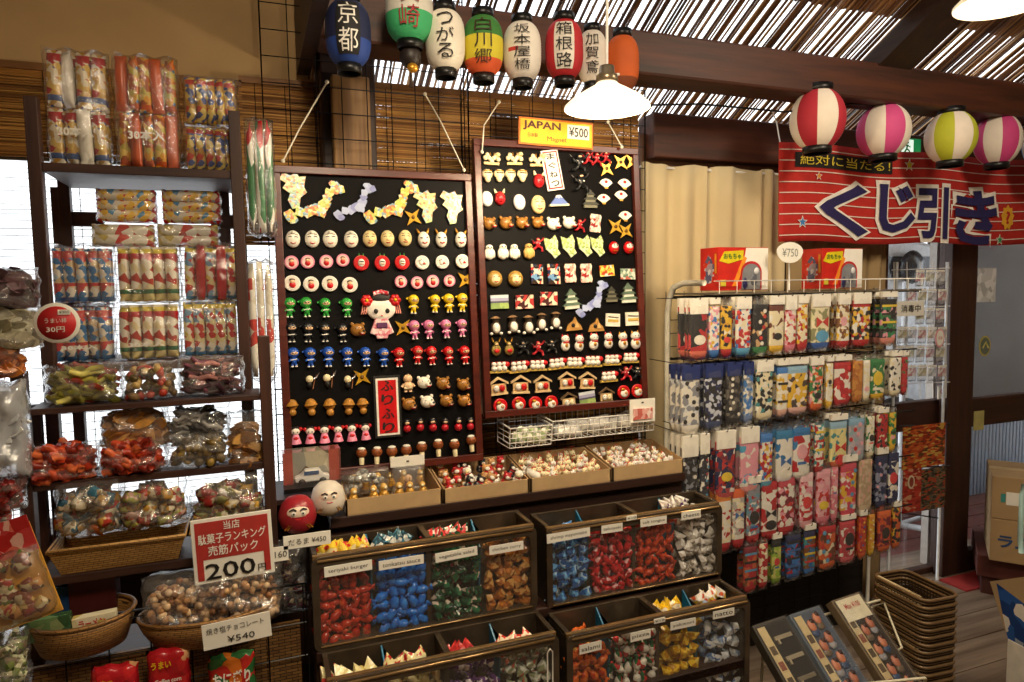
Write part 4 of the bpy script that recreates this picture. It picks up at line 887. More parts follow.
# long sticks hanging beside the boards
def hang(label, rect, y, fl, n, g):
    X0, X1, Z0, Z1 = RC(*rect, y); w, h = X1-X0, Z1-Z0
    t = thing('long_stick_pack', label, 'snack pack', ((X0+X1)/2, y, Z0), g)
    for i in range(n):
        o = stick_mesh(FL[fl], w/n*1.05, h*R_.uniform(.94, 1), w/n*.9).build('snack_stick', t); o.location = (-w/2+w/n*(i+.5), R_.uniform(-.005, .005), R_.uniform(0, h*.04)); o.rotation_euler = (0, 0, R_.uniform(0, 3))
    m = MB(); pillow(m, w*1.1, h*1.06, .05, FILM, 8, 14, .08, 3, TM(0, 0, h/2), pw=8); m.build('clear_bag', t)
hang('long green, white and red sticks hanging beside the rack', (247, 122, 274, 234), YR+.02, 'T', 3, 'long sticks hanging beside the rack')
hang('long white sticks hanging below the green ones', (249, 263, 274, 378), YR+.02, 'S', 3, 'long sticks hanging beside the rack')

# ---------------------------------------------------------------- bags of loose snacks
def snack_bag(label, rect, y, cols, style, g, depth=.085, tilt=0, seed=None, num=120, top=.0, bz=None, fm=None, size=1.0):
    X0, X1, Z0, Z1 = RC(*rect, y); w, h = X1-X0, Z1-Z0; rr = random.Random(seed or int(rect[0]*7+rect[1]))
    t = thing('snack_bag', label, 'snack bag', ((X0+X1)/2, y+depth/2, bz if bz is not None else Z0), g, rot=(0, math.radians(tilt), 0))
    m = MB(); ms = [mat(c, 0.35, var=.25, scale=60, bump=.2) for c in cols] if style != 'pack' else [pack([cols[i], cols[(i+1) % len(cols)], '#8a7a60', cols[i]], 90) for i in range(len(cols))]; hc = h*(1-top)
    for i in range(num):
        u = rr.uniform(-1, 1); b = abs(u)**2; rx_ = w/2-(.026*size if style in ('strip', 'twist') else .014*size); x = rx_*u; z = hc*(.12+.78*rr.random()*(1-.4*u**4)); yy = rr.uniform(-.40, .40)*depth*(1-b**3*.6)-.01
        M = TM(x, yy, z) @ Euler((rr.uniform(-.7, .7), rr.uniform(-.5, .5) if style != 'chunk' else rr.uniform(0, 3), rr.uniform(-.6, .6))).to_matrix().to_4x4(); k = rr.choice(ms)
        if style == 'strip': L_ = rr.uniform(.018, .028)*size; m.tube([(-L_, 0, .004), (-L_*.3, .003, -.003), (L_*.4, 0, .004), (L_, -.002, -.002)], [.004*size, .0062*size, .006*size, .004*size], k, n=5, M=M)
        elif style == 'chunk': m.ell((0, 0, 0), (rr.uniform(.009, .014)*size, .008*size, rr.uniform(.007, .011)*size), k, 7, 5, M)
        elif style == 'chip': q = rr.uniform(.016, .024)*size; m.prism([(q*math.cos(c_)*(1+.2*math.sin(3*c_+i)), q*.6*math.sin(c_)) for c_ in [2*PI*j/8 for j in range(8)]], -.002, .002, k, M)
        elif style == 'twist':
            L_ = .022*size
            m.tube([(L_*(1-2*j/8), .004*math.sin(j*1.6), .006*math.sin(j*1.9)) for j in range(9)], .0065*size, k, n=6, M=M)
        elif style == 'pack':
            q = .017*size; pillow(m, q*2, q*1.7, .012*size, k, 4, 4, .15, i, M, 2)
    tag(m.build('snack_pieces', t), kind='stuff')
    m = MB(); pillow(m, w*1.06, h*1.04, depth*1.15, fm or FILM, 18, 16, .16, seed or int(rect[0]), TM(0, 0, h/2), pw=5); m.build('clear_bag', t)
    return t
sg = 'clear bags of loose snacks on the rack'
snack_bag('bag of green and yellow twisted snacks beside the round red price tag', (41, 369, 120, 409), YL+.01, ['#b9b04a', '#8f8a2c', '#d3c96a', '#a8402a'], 'strip', sg, bz=S3, size=1.35)
snack_bag('bag of brown and green mixed snacks, middle of its shelf', (119, 366, 179, 404), YL+.01, ['#8a6a3a', '#5a4a24', '#b03a2a', '#c8a868'], 'chunk', sg, bz=S3, num=90)
snack_bag('bag of purple snacks on the shelf below the sticks', (178, 363, 243, 402), YL+.01, ['#5a3440', '#7a4a58', '#c48a84', '#3a2028'], 'strip', sg, bz=S3, size=1.2)
snack_bag('bag of curled tan crackers, standing behind the red bags', (98, 405, 166, 452), YL+.03, ['#a8702c', '#c08a42', '#8a5a24'], 'chip', sg, size=1.25, top=.1)
snack_bag('bag of dark grey and silver wrapped snacks', (162, 402, 228, 450), YL+.03, ['#4a4846', '#8a8884', '#2c2a2a', '#b8b4ae'], 'strip', sg, top=.1)
snack_bag('tall bag of tan crackers leaning at the rack post', (228, 414, 263, 473), YL+.01, ['#9a6a2c', '#c0924e', '#7a4e20'], 'chip', sg, top=.15)
snack_bag('bag of orange red twists at the left end of its shelf', (24, 451, 96, 486), YL-.005, ['#a83018', '#c84a24', '#8a2410', '#d86a3a'], 'twist', sg, bz=S4, size=1.35)
snack_bag('bag of orange red twists beside the brown bag', (96, 449, 165, 482), YL-.005, ['#a02c14', '#c24422', '#84200e', '#cf6034'], 'twist', sg, bz=S4, size=1.35)
snack_bag('bag of olive brown crackers in front of the grey bag', (165, 444, 229, 478), YL-.005, ['#6a5422', '#8a7030', '#4a3a18'], 'chunk', sg, bz=S4, num=90)
pc = ['#a8382c', '#b88c3a', '#d8ccb0', '#3a6a80', '#d8ccb0', '#b8602a']
snack_bag('bag of assorted sweets at the left of the wicker tray', (52, 482, 121, 540), YL-.02, pc, 'pack', sg, num=80, top=.1)
snack_bag('bag of assorted sweets at the right of the wicker tray', (118, 480, 184, 532), YL-.02, ['#a8382c', '#d8ccb0', '#b88a3a', '#a8a850', '#c8a090'], 'pack', sg, num=80, top=.1)
snack_bag('bag of red and yellow sweets behind the red price sign', (190, 475, 262, 530), YL-.01, ['#8a2420', '#b8903a', '#c8bca0', '#7a7a3a', '#8a2420'], 'pack', sg, num=80, top=.15)
lg = 'clear bags hanging at the left edge'
snack_bag('hanging bag of purple brown snacks at the left picture edge', (-30, 268, 32, 312), 1.7, ['#4a3038', '#6a4850', '#3a2428'], 'chip', lg, bz=None)
snack_bag('hanging bag of pale grey green crackers at the left picture edge', (-26, 308, 35, 350), 1.7, ['#b0aa8c', '#8a8468', '#c8c2a8'], 'chip', lg)
snack_bag('small bag of orange crackers at the left picture edge', (-26, 346, 17, 378), 1.7, ['#b8622a', '#d8843a', '#8a4420'], 'chip', lg)
SIL = film('#dfe6ee', 0.55, 0.2, 1.0, 30, 0.25)
snack_bag('shiny silver bag at the left picture edge', (-30, 385, 22, 482), 1.7, ['#c8ccd2', '#9aa0a8', '#e4e8ec'], 'chip', lg, fm=SIL, num=40)
snack_bag('bag of dark red snacks under the silver bag', (-30, 482, 19, 516), 1.7, ['#8a2420', '#a83a30', '#5a1812'], 'twist', lg)
snack_bag('bag of red sweets lowest at the left picture edge', (-30, 516, 14, 552), 1.7, ['#a83030', '#c83a3a', '#e8c0b0'], 'pack', lg, num=30)
# carded bag, tilted
t = thing('carded_sweet_bag', 'red and yellow carded bag of sweets tilted at the left edge', 'snack bag', P(22, 625, 1.6), rot=(0, math.radians(-14), 0))
m = MB(); m.box(-.075, .075, 0, .004, 0, .2, mat('#d8a03a', 0.4)); m.build('backing_card', t, bev=.001)
m = MB(); m.box(-.075, .075, -.002, 0, .14, .215, pack(['#b82a2a', '#c84040', '#e8b0a0', '#d86a5a'], 50)); m.build('header_card', t)
m = MB()
for i in range(34): pillow(m, .03, .024, .012, pack([R_.choice(['#c89050', '#a83a34', '#c8a860', '#6a7a3a']), '#d8c8a0', '#8a4a34'], 90), 4, 4, .1, i, TM(R_.uniform(-.05, .05), -.012, R_.uniform(.02, .14)) @ RM('Y', R_.uniform(-50, 50)), 2)
tag(m.build('sweets', t), kind='stuff')
m = MB(); pillow(m, .15, .15, .05, FILM, 10, 10, .15, 5, TM(0, -.01, .08)); m.build('clear_bag', t)
snack_bag('green and white packs in a clear bag at the lower left corner', (-12, 640, 22, 700), 1.6, ['#4a5a2a', '#8a9a5a', '#d8d8b0'], 'pack', lg, num=30)

# ---------------------------------------------------------------- wicker trays
WK = wicker('#a87c40', '#c09452', '#4a2f14'); WK2 = wicker('#8a6230', '#a87a40', '#38220f')
def tray(name, label, rect, y, depth, mt, flare=.02, zb=None):
    X0, X1, Z0, Z1 = RC(*rect, y); w, h = X1-X0, Z1-Z0; t = thing(name, label, 'basket', ((X0+X1)/2, y, zb if zb is not None else Z0))
    fl = flare; m = MB(); a = w/2; b = [(-a, 0), (a, 0), (a, depth), (-a, depth)]
    lo = [(-a+fl, fl), (a-fl, fl), (a-fl, depth-fl), (-a+fl, depth-fl)]
    vs = [(x, q, 0) for x, q in lo]+[(x, q, h) for x, q in b]+[(x*.97, q*.97+.003, h) for x, q in b]+[(x*.96, q, .006) for x, q in lo]
    fs = [(0, 3, 2, 1), (12, 13, 14, 15)]
    for i in range(4): j = (i+1) % 4; fs += [(i, j, 4+j, 4+i), (4+i, 4+j, 8+j, 8+i), (8+i, 8+j, 12+j, 12+i)]
    m.add(vs, fs, mt); m.build('woven_body', t)
    m = MB(); m.tube([(x, q, h) for x, q in b], .005, mt, n=6, closed=True); m.build('rim', t); return t
tray('wicker_tray', 'long wicker tray of sweets left of the red price sign', (46, 534, 186, 560), YL-.05, .13, WK, zb=S5)
tray('wicker_tray', 'wicker tray behind the red price sign', (190, 520, 268, 545), YL-.05, .13, WK, zb=S5)
def oval(label, rect, y, depth, mt, zb=None):
    X0, X1, Z0, Z1 = RC(*rect, y); w, h = X1-X0, Z1-Z0; t = thing('oval_basket', label, 'basket', ((X0+X1)/2, y+depth/2, zb if zb is not None else Z0))
    S = Matrix.Diagonal((1, depth/w, 1, 1)); m = MB(); m.lathe([(0, 0), (w*.40, 0), (w*.47, h*.6), (w*.5, h), (w*.48, h), (w*.45, h*.6), (w*.38, .006), (0, .006)], mt, 32, S); m.build('woven_body', t)
    m = MB(); m.tube([(w*.49*math.cos(a), w*.49*math.sin(a)*depth/w, h+.002) for a in [2*PI*j/32 for j in range(32)]], .005, mt, n=6, closed=True); m.build('rim', t)
oval('oval wicker basket holding the popcorn bags', (130, 625, 284, 652), YL-.14, .18, WK2)
oval('oval wicker basket holding noodle snack packs at the lower left', (14, 632, 131, 664), YL-.14, .18, WK2)
pg = 'clear bags of caramel popcorn'
for lab, rct in (('left bag of caramel popcorn in the oval basket', (140, 582, 208, 632)), ('right bag of caramel popcorn below the red price sign', (192, 574, 282, 630))):
    snack_bag(lab, rct, YL-.11, ['#b98a5a', '#8a5a34', '#d8b890', '#c49a68'], 'chunk', pg, depth=.1, num=170, top=.12, size=.85)
def box_pack(name, label, rect, y, d, mt, cat, strs=(), tilt=0, rx=0, g=None, bz=None, side=None):
    X0, X1, Z0, Z1 = RC(*rect, y); w, h = X1-X0, Z1-Z0; t = thing(name, label, cat, ((X0+X1)/2, y, bz if bz is not None else Z0), g, rot=(math.radians(rx), math.radians(tilt), 0))
    m = MB(); m.box(-w/2, w/2, 0, d, 0, h, side or mt); m.build('carton', t, bev=.001)
    m = MB(); m.box(-w/2+.001, w/2-.001, -.0012, 0, .001, h-.001, mt); m.build('front_print', t)
    if strs:
        m = MB()
        for s_, cx_, cz_, tw, th, mt2 in strs: text(m, s_, tw*w, th*h, ((cx_-.5)*w, -.002, cz_*h), mt2, .02)
        m.build('lettering', t)
    return t
CP = pack(['#e6d8a8', '#efe6c8', '#d8c070', '#e8e0c0'], 40)
box_pack('noodle_snack_pack', 'cream noodle snack pack with red lettering in the left basket', (73, 615, 118, 638), YL-.10, .02, CP, 'snack pack', [('ラーメン', .45, .7, .6, .35, RED), ('カレー', .3, .3, .35, .2, RED)], tilt=-3)
box_pack('noodle_snack_pack', 'green noodle snack pack standing left of the cream one', (25, 618, 72, 640), YL-.10, .02, pack(['#4a6a4a', '#6a8a5a', '#8a9a6a', '#3a5a3a'], 40), 'snack pack', tilt=-3)
box_pack('snack_box', 'dark red box standing at the back of the left basket', (68, 578, 116, 614), YL+.0, .06, mat('#4a1614', 0.5), 'box')
box_pack('snack_box', 'blue shiny box standing beside the dark red box', (38, 588, 70, 616), YL+.0, .06, mat('#1c3c6a', 0.25), 'box')
RP = pack(['#b8202a', '#c8282c', '#a01a20', '#b8202a', '#d8a070', '#b01c24'], 42)
def hang_pack(label, rect, y, mt, strs, tilt=0):
    X0, X1, Z0, Z1 = RC(*rect, y); w, h = X1-X0, Z1-Z0; t = thing('hanging_snack_pack', label, 'snack pack', ((X0+X1)/2, y, Z0), 'foil packs hanging on the low grid', rot=(0, math.radians(tilt), 0))
    m = MB(); pillow(m, w, h, .035, mt, 12, 12, .06, int(rect[0]), TM(0, 0, h/2), 5); m.build('foil_pouch', t)
    m = MB()
    for s_, cx_, cz_, tw, th, mt2 in strs: text(m, s_, tw*w, th*h, ((cx_-.5)*w, -.024, cz_*h), mt2, .03)
    m.build('lettering', t)
YH = YG-.03
hang_pack('bright red foil pack hanging on the low grid beside the green and red pack', (148, 647, 191, 720), YH, RP, [('Coffee corn', .5, .62, .62, .06, PAPER), ('うまい', .36, .84, .46, .10, YEL)])
hang_pack('dark red foil pack at the lower left on the low grid', (88, 664, 137, 730), YH, RP, [('おやつ', .3, .8, .4, .1, YEL)], 3)
hang_pack('green and red rice snack pack hanging under the white price card', (209, 652, 256, 720), YH, pack(['#2f6a3a', '#c8322a', '#e07a2a', '#3a7a44'], 40), [('おにぎり', .5, .70, .8, .20, PAPER)])
m = MB()
snack_bag('clear bag of dark wrapped sweets standing beside the candy bins', (270, 545, 308, 618), YL-.03, ['#3a2430', '#5a2438', '#2a2a34', '#7a7a84'], 'pack', None, num=40, top=.15, size=.8)
# ---------------------------------------------------------------- price signs of the rack
X0, X1, Z0, Z1 = RC(193, 516, 274, 580, 1.7); w, h = X1-X0, Z1-Z0
t = thing('price_sign', 'red and white handwritten sign priced 200 on the rack', 'sign', (X0, 1.7, Z0), rot=(0, math.radians(-1.5), 0))
m = MB(); m.box(0, w, 0, .005, 0, h, PAPER); m.build('card', t, bev=.001)
m = MB(); m.box(.008, w-.008, -.001, 0, h*.37, h-.008, mat('#b0322c', 0.6)); m.box(.008, .022, -.001, 0, .008, h*.37, mat('#b0322c', 0.6)); m.box(w-.022, w-.008, -.001, 0, .008, h*.37, mat('#b0322c', 0.6)); m.build('red_panel', t)
m = MB(); text(m, '当店', w*.2, h*.13, (w*.5, -.003, h*.87), PAPER, .01); text(m, '駄菓子ランキング', w*.84, h*.16, (w*.5, -.003, h*.69), PAPER, .01); text(m, '売筋パック', w*.62, h*.16, (w*.5, -.003, h*.5), PAPER, .01)
text(m, '200', w*.62, h*.25, (w*.45, -.003, h*.18), INK, .01); text(m, '円', w*.1, h*.12, (w*.84, -.003, h*.12), INK, .01); m.build('lettering', t)
X0, X1, Z0, Z1 = RC(203, 620, 272, 645, 1.62); w, h = X1-X0, Z1-Z0
t = thing('price_card', 'white handwritten price card in front of the popcorn bags', 'sign', (X0, 1.62, Z0), rot=(0, math.radians(-3), 0))
m = MB(); m.box(0, w, 0, .003, 0, h, PAPER); m.build('card', t)
m = MB(); text(m, '焼き塩チョコレート', w*.84, h*.26, (w*.48, -.002, h*.72), INK); text(m, '¥540', w*.4, h*.26, (w*.55, -.002, h*.26), INK); m.build('lettering', t)
for lab, rct, s_ in (('small cream price card beneath the red daruma doll', (273, 544, 288, 558), '160'), ('white name card in front of the red daruma doll', (283, 531, 330, 544), 'だるま ¥450')):
    X0, X1, Z0, Z1 = RC(*rct, 1.74); w, h = X1-X0, Z1-Z0; t = thing('price_card', lab, 'sign', (X0, 1.72, Z0)); m = MB(); m.box(0, w, 0, .003, 0, h, PAPER); m.build('card', t)
    m = MB(); text(m, s_, w*.8, h*.45, (w*.5, -.002, h*.5), INK); m.build('lettering', t)
c = P(57, 323, 1.66); t = thing('round_price_tag', 'round red price tag with white rim hanging on the rack post', 'sign', c); t.scale = (.66,)*3
m = MB(); m.lathe([(0, -.002), (.062, -.002), (.064, 0), (.062, .002), (0, .002)], PAPER, 28, RM('X', 90)); m.build('card', t)
m = MB(); m.lathe([(0, .0), (.053, .0), (.053, .003), (0, .003)], mat('#c3262a', .5), 28, RM('X', 90)); m.build('red_disc', t)
m = MB(); text(m, 'うまい棒', .06, .016, (-.002, -.005, .008), PAPER, .0); text(m, '30円', .05, .018, (-.004, -.005, -.020), PAPER, .01); m.build('lettering', t)
m = MB(); m.cbox((.022, -.005, .034), (.034, .002, .016), PAPER); m.build('price_label', t); m = MB(); text(m, '¥300', .026, .009, (.022, -.0065, .034), INK); m.build('lettering', t)
# ================================================================ souvenir ledge with card trays
CARD = mat('#a58660', 0.75, var=.08, scale=12); CARDE = mat('#b89a70', 0.75, var=.08)
ZL = 0.885; YT = 1.86
xa, xb = P(338, 515, YT).x, P(686, 478, YT).x
t = thing('display_ledge', 'dark wooden ledge carrying the souvenir trays', 'shelf', ((xa+xb)/2, YT, 0)); w = xb-xa
m = MB(); m.box(-w/2-.02, w/2, 0, .30, ZL-.03, ZL, DARKWOOD); m.build('shelf_board', t, bev=.003)
m = MB(); m.box(-w/2-.02, w/2, 0.02, .04, ZL-.12, ZL-.03, DARKWOOD); m.build('apron', t, bev=.002)
for x in (-w/2, 0, w/2-.04): m = MB(); m.box(x, x+.04, .24, .28, 0, ZL-.03, DARKWOOD_Z); m.build('leg', t)
m = MB(); m.box(-w/2-.3, w/2, .285, .295, 0, ZL-.03, DARKWOOD); m.build('back_panel', t)
xs = [P(x, y, YT).x for x, y in ((345, 510), (443, 500), (530, 492), (612, 485), (684, 478))]
trays = []
for i, (lab, hh) in enumerate((('card tray of golden figurines behind the two daruma dolls', .045), ('card tray of red, black and tan mascots', .042), ('card tray of cream charms in the middle of the ledge', .042), ('card tray of white charms at the curtain end of the ledge', .045))):
    x0, x1 = xs[i]+.003, xs[i+1]-.003; w = x1-x0; t = thing('card_tray', lab, 'tray', ((x0+x1)/2, YT, ZL), 'card trays on the ledge'); D = .19; rb = .05
    m = MB(); th = .004
    m.box(-w/2, w/2, 0, D, 0, th, CARD); m.box(-w/2, w/2, 0, th, th, hh, CARDE); m.box(-w/2, w/2, D-th, D, th, hh+rb*.6, CARD)
    for s in (-1, 1): x_ = s*(w/2-th/2); m.add([(x_-th/2, 0, 0), (x_+th/2, 0, 0), (x_+th/2, D, 0), (x_-th/2, D, 0), (x_-th/2, 0, hh), (x_+th/2, 0, hh), (x_+th/2, D, hh+rb*.6), (x_-th/2, D, hh+rb*.6)], [(0, 3, 2, 1), (4, 5, 6, 7), (0, 1, 5, 4), (1, 2, 6, 5), (2, 3, 7, 6), (3, 0, 4, 7)], CARD)
    m.build('tray_body', t); trays.append((x0, x1, hh))
def charm_proto(kind):
    m = MB()
    if kind == 'gold_figure':
        m.lathe([(.014, 0), (.016, .004), (.012, .018), (.008, .026), (0, .028)], mat('#b98a34', .3, .3), 12); m.ell((0, -.001, .034), (.010, .009, .010), mat('#d8ac58', .35), 10, 7); m.ell((0, -.009, .033), (.006, .003, .005), CREAM, 8, 5)
        m.tube([(0, 0, .043), (0, 0, .056)], .001, GOLD, n=4)
    elif kind in ('red_mascot', 'black_mascot', 'tan_mascot', 'white_mascot'):
        c = {'r': mat('#b3242a', .35), 'b': mat('#1a1a1e', .35), 't': mat('#b98a58', .5), 'w': WHITE}[kind[0]]
        m.ell((0, 0, .013), (.014, .011, .014), c, 12, 8); m.ell((0, -.001, .033), (.0135, .012, .012), c, 12, 8); m.ell((0, -.011, .031), (.008, .004, .006), WHITE if kind[0] != 'w' else CREAM, 8, 6)
        for s in (-1, 1): m.ell((s*.010, 0, .043), (.005, .004, .005), c, 8, 5); m.ell((s*.004, -.0125, .034), (.0014, .001, .0018), INK, 6, 4); m.ell((s*.009, -.006, .006), (.006, .007, .005), c if kind[0] != 'r' else WHITE, 8, 5)
        m.tube([(-.008, -.008, .022), (.008, -.008, .022)], .002, RED if kind[0] != 'r' else GOLD, n=5)
    elif kind in ('cream_charm', 'white_charm'):
        c = CREAM if kind[0] == 'c' else mat('#ece8e0', .4)
        m.ell((0, 0, .009), (.010, .008, .010), c, 9, 6); m.ell((0, -.001, .022), (.0095, .0085, .0085), c, 9, 6)
        for s in (-1, 1): m.lathe([(.0035, 0), (0, .007)], c, 5, TM(s*.005, 0, .027)); m.ell((s*.0035, -.009, .023), (.0011, .001, .0013), INK, 5, 4)
        m.tube([(-.006, -.006, .015), (.006, -.006, .015)], .0018, RED, n=4)
        m.tube([(0, 0, .030), (.004, 0, .042), (.012, .002, .040)], .001, RED if kind[0] == 'c' else GOLD, n=4)
    return m
for ti, kinds, cols_, rows_, sp, nm, desc in ((0, ['gold_figure'], 6, 2, 1, 'figurine', 'small golden figurine standing in the card tray behind the daruma dolls'),
        (1, ['red_mascot', 'black_mascot', 'black_mascot', 'tan_mascot', 'red_mascot', 'white_mascot', 'tan_mascot'], 6, 3, 1, 'mascot_figure', None),
        (2, ['cream_charm', 'cream_charm', 'white_charm', 'cream_charm'], 10, 5, .9, 'cat_charm', None),
        (3, ['white_charm', 'white_charm', 'cream_charm', 'white_charm'], 9, 5, .9, 'cat_charm', None)):
    x0, x1, hh = trays[ti]; pr = {}; D = .16
    for r in range(rows_):
        for k in range(cols_):
            kd = kinds[(r*3+k) % len(kinds)]
            loc = (x0+.016+(x1-x0-.032)*(k+.5+R_.uniform(-.25, .25))/cols_, YT+.02+D*(r+.4)/rows_, ZL+.012+(hh*.35+.012)*(r/rows_)+.006)
            if kd not in pr: o = pr[kd] = charm_proto(kd).build(nm)
            else: o = pr[kd].copy(); COL.objects.link(o)
            o.location = loc; tl = .1 if ti == 0 else .7
            o.rotation_euler = (R_.uniform(-tl, tl*.3), R_.uniform(-tl, tl), R_.uniform(-.6, .6)); o.scale = (R_.uniform(.9, 1.1),)*3
            ww = kd.replace('_', ' ')
            where = ['behind the daruma dolls', 'second from left', 'of cream charms', 'at the curtain end'][ti]
            tag(o, f'small {ww} in the card tray {where}', 'figurine', f'{ww}s in the card tray {where}')
# fill under the charms
for ti in (1, 2, 3):
    x0, x1, hh = trays[ti]; m = MB()
    for k in range(70): m.ell((R_.uniform(x0+.015, x1-.015), YT+R_.uniform(.015, .17), ZL+.012+R_.uniform(0, .014)), (.009, .009, .008), R_.choice([CREAM, WHITE, RED, GOLD, WHITE]), 6, 4)
    tag(m.build('charm_layer'), 'layer of small charms beneath the others in card tray '+['', 'of mascots', 'of cream charms', 'at the curtain end'][ti], 'charms', kind='stuff')
# daruma dolls
def daruma(label, px, py, r, col, y):
    c = P(px, py, y); t = thing('daruma_doll', label, 'doll', (c.x, y, c.z-r), 'daruma dolls on the ledge'); fm = mat('#e8d2bc', .4, var=.03); k = r
    prof = [(0, 0), (.55*k, .03*k), (.85*k, .3*k), (1.0*k, .75*k), (.98*k, 1.15*k), (.82*k, 1.6*k), (.5*k, 1.9*k), (0, 2.02*k)]
    m = MB(); m.lathe(prof, col, 28); m.build('body', t)
    m = MB(); m.ell((0, -.62*k, 1.2*k), (.62*k, .38*k, .46*k), fm, 20, 12); m.build('face', t)
    for s in (-1, 1): m = MB(); m.ell((s*.24*k, -.97*k, 1.26*k), (.13*k, .04*k, .13*k), WHITE, 12, 8); m.ell((s*.24*k, -1.0*k, 1.26*k), (.06*k, .03*k, .06*k), INK, 8, 6); m.build('eye', t)
    for s in (-1, 1): m = MB(); m.tube([(s*.1*k, -.98*k, 1.42*k), (s*.26*k, -.97*k, 1.52*k), (s*.44*k, -.86*k, 1.42*k)], .045*k, INK, n=6); m.build('eyebrow', t)
    m = MB(); m.tube([(-.16*k, -.97*k, .95*k), (0, -1.0*k, .92*k), (.16*k, -.97*k, .95*k)], .03*k, RED, n=5); m.build('mouth', t)
    m = MB()
    for s in (-1, 1):
        for q in (.35, .5): m.tube([(s*q*k, -.86*k, .62*k), (s*(q+.22)*k, -.72*k, .35*k)], .03*k, GOLD, n=5)
    m.build('gold_stripe', t)
daruma('red daruma doll with white face beside the name card', 297.5, 513, .047, mat('#96202a', .35), 1.80)
daruma('cream white daruma doll beside the card trays', 328, 497, .045, mat('#d9d0c2', .4), 1.85)
# boxed toy car
X0, X1, Z0, Z1 = RC(283, 451, 341, 487, 1.93); w, h = X1-X0, Z1-Z0
t = thing('boxed_toy_car', 'white toy taxi in a clear box with red printed backdrop', 'toy', ((X0+X1)/2, 1.93, Z0))
m = MB(); m.box(-w/2, w/2, .05, .054, 0, h, pack(['#b0a890', '#8a8a80', '#c8c0a8', '#6a5a4a'], 18)); m.box(-w/2, -w/2+w*.18, .046, .05, 0, h, mat('#a03a24', .5)); m.box(w/2-w*.18, w/2, .046, .05, 0, h, mat('#a03a24', .5)); m.build('backdrop', t)
m = MB(); m.prism([(-.045, .012), (.045, .012), (.047, .026), (.030, .030), (.020, .045), (-.018, .045), (-.032, .030), (-.047, .026)], .012, .040, mat('#e8e6e0', .25)); m.build('car_body', t, bev=.003)
m = MB(); m.box(-.022, .018, .010, .042, .032, .042, mat('#2c4a78', .15)); m.build('car_window', t)
for s in (-.028, .028): m = MB(); m.lathe([(0, -.002), (.010, -.002), (.010, .003), (0, .003)], BLACK, 14, TM(s, .011, .012) @ RM('X', 90)); m.build('wheel', t)
m = MB(); m.box(-w/2, w/2, 0, .055, 0, h, film('#ffffff', .04, .05, .1)); m.build('clear_box', t)
m = MB(); m.box(-w/2, w/2, 0, .055, -.012, 0, BLACK); m.build('base', t)
m = MB(); m.box(P(283, 489, 1.92).x-.03, P(344, 489, 1.92).x, 1.90, 2.1, P(312, 491, 1.93).z-.02, P(312, 489, 1.93).z-.012, DARKWOOD); tag(m.build('small_shelf'), 'small dark shelf holding the boxed toy taxi', 'shelf')
# carded pack and clear bag behind the gold figurines
X0, X1, Z0, Z1 = RC(391, 462, 425, 498, 1.98); w, h = X1-X0, Z1-Z0
t = thing('carded_pack', 'clear pack with white header card standing behind the golden figurines', 'souvenir pack', ((X0+X1)/2, 1.98, ZL+.01))
m = MB(); m.box(-w/2, w/2, 0, .003, h*.72, h, PAPER); m.box(-.004, .004, -.001, .0, h*.84, h*.88, INK); m.build('header_card', t)
m = MB(); pillow(m, w, h*.74, .03, FILM2, 8, 8, .1, 4, TM(0, 0, h*.37)); m.build('clear_bag', t)
m = MB(); m.ell((0, 0, h*.2), (.014, .01, .018), mat('#7a4a38', .4), 10, 8); m.ell((0, 0, h*.38), (.012, .01, .012), SKIN, 10, 8); m.build('figure', t)
snack_bag('crumpled clear bag of small goods behind the golden figurines', (342, 470, 390, 496), 1.95, ['#8a8a86', '#b8b4a8', '#6a6a66'], 'chunk', None, num=30, depth=.05)
# wrapped roll
a, b = P(529, 474, YT+.05), P(542, 485, YT+.04); m = MB(); m.tube([a+Vector((-.012, 0, .01)), a.lerp(b, .5)+Vector((0, 0, .012)), b+Vector((.012, 0, .01))], [.012, .014, .012], WHITE, n=10); tag(m.build('wrapped_roll'), 'white wrapped roll lying at the end of the cream charm tray', 'roll')

# ---------------------------------------------------------------- white wire baskets under the right board
def wire_basket(label, rect, y, depth, nx, nz, g='white wire baskets'):
    X0, X1, Z0, Z1 = RC(*rect, y); w, h = X1-X0, Z1-Z0; t = thing('wire_basket', label, 'wire basket', ((X0+X1)/2, y, Z0), g); r = .0014
    m = MB()
    for i in range(nx+1):
        x = -w/2+w*i/nx; m.tube([(x, depth, h*1.25), (x, depth, 0), (x, .01, 0), (x, 0, h)], r, WHITEWIRE, n=4)
    for k in range(nz+1):
        z = h*k/nz; m.tube([(-w/2, depth, z), (-w/2, .01-.01*k/nz, z), (w/2, .01-.01*k/nz, z), (w/2, depth, z)], r, WHITEWIRE, n=4)
    m.build('wire_mesh', t)
    m = MB(); m.tube([(-w/2, 0, h), (w/2, 0, h), (w/2, depth, h*1.1), (-w/2, depth, h*1.1)], .0026, WHITEWIRE, n=6, closed=True); m.build('rim', t); return t, w, h
wire_basket('small square white wire basket hanging below the right board', (510.5, 427, 552, 447), 1.96, .12, 7, 4)
t2, w2, h2 = wire_basket('long white wire basket running to the curtain', (553, 417, 655, 436), 1.96, .12, 18, 3)
m0 = MB(); pillow(m0, .05, .035, .02, pack(['#b8c49a', '#e8e8d8', '#8aa070', '#d8d8c8'], 60), 6, 6, .1, 2, None, 2)
for i in range(6):
    o = m0.build('green_sachet') if i == 0 else dup(g0, label=None)
    if i == 0: g0 = o
    c = P(519+i*5, 438-(i % 2)*6, 1.99+.03*(i % 2)); o.location = c; o.rotation_euler = (R_.uniform(-.4, .4), R_.uniform(-.5, .5), R_.uniform(-.3, .3)); tag(o, 'pale green sachet in the small square wire basket', 'sachet', 'green sachets in the small wire basket')
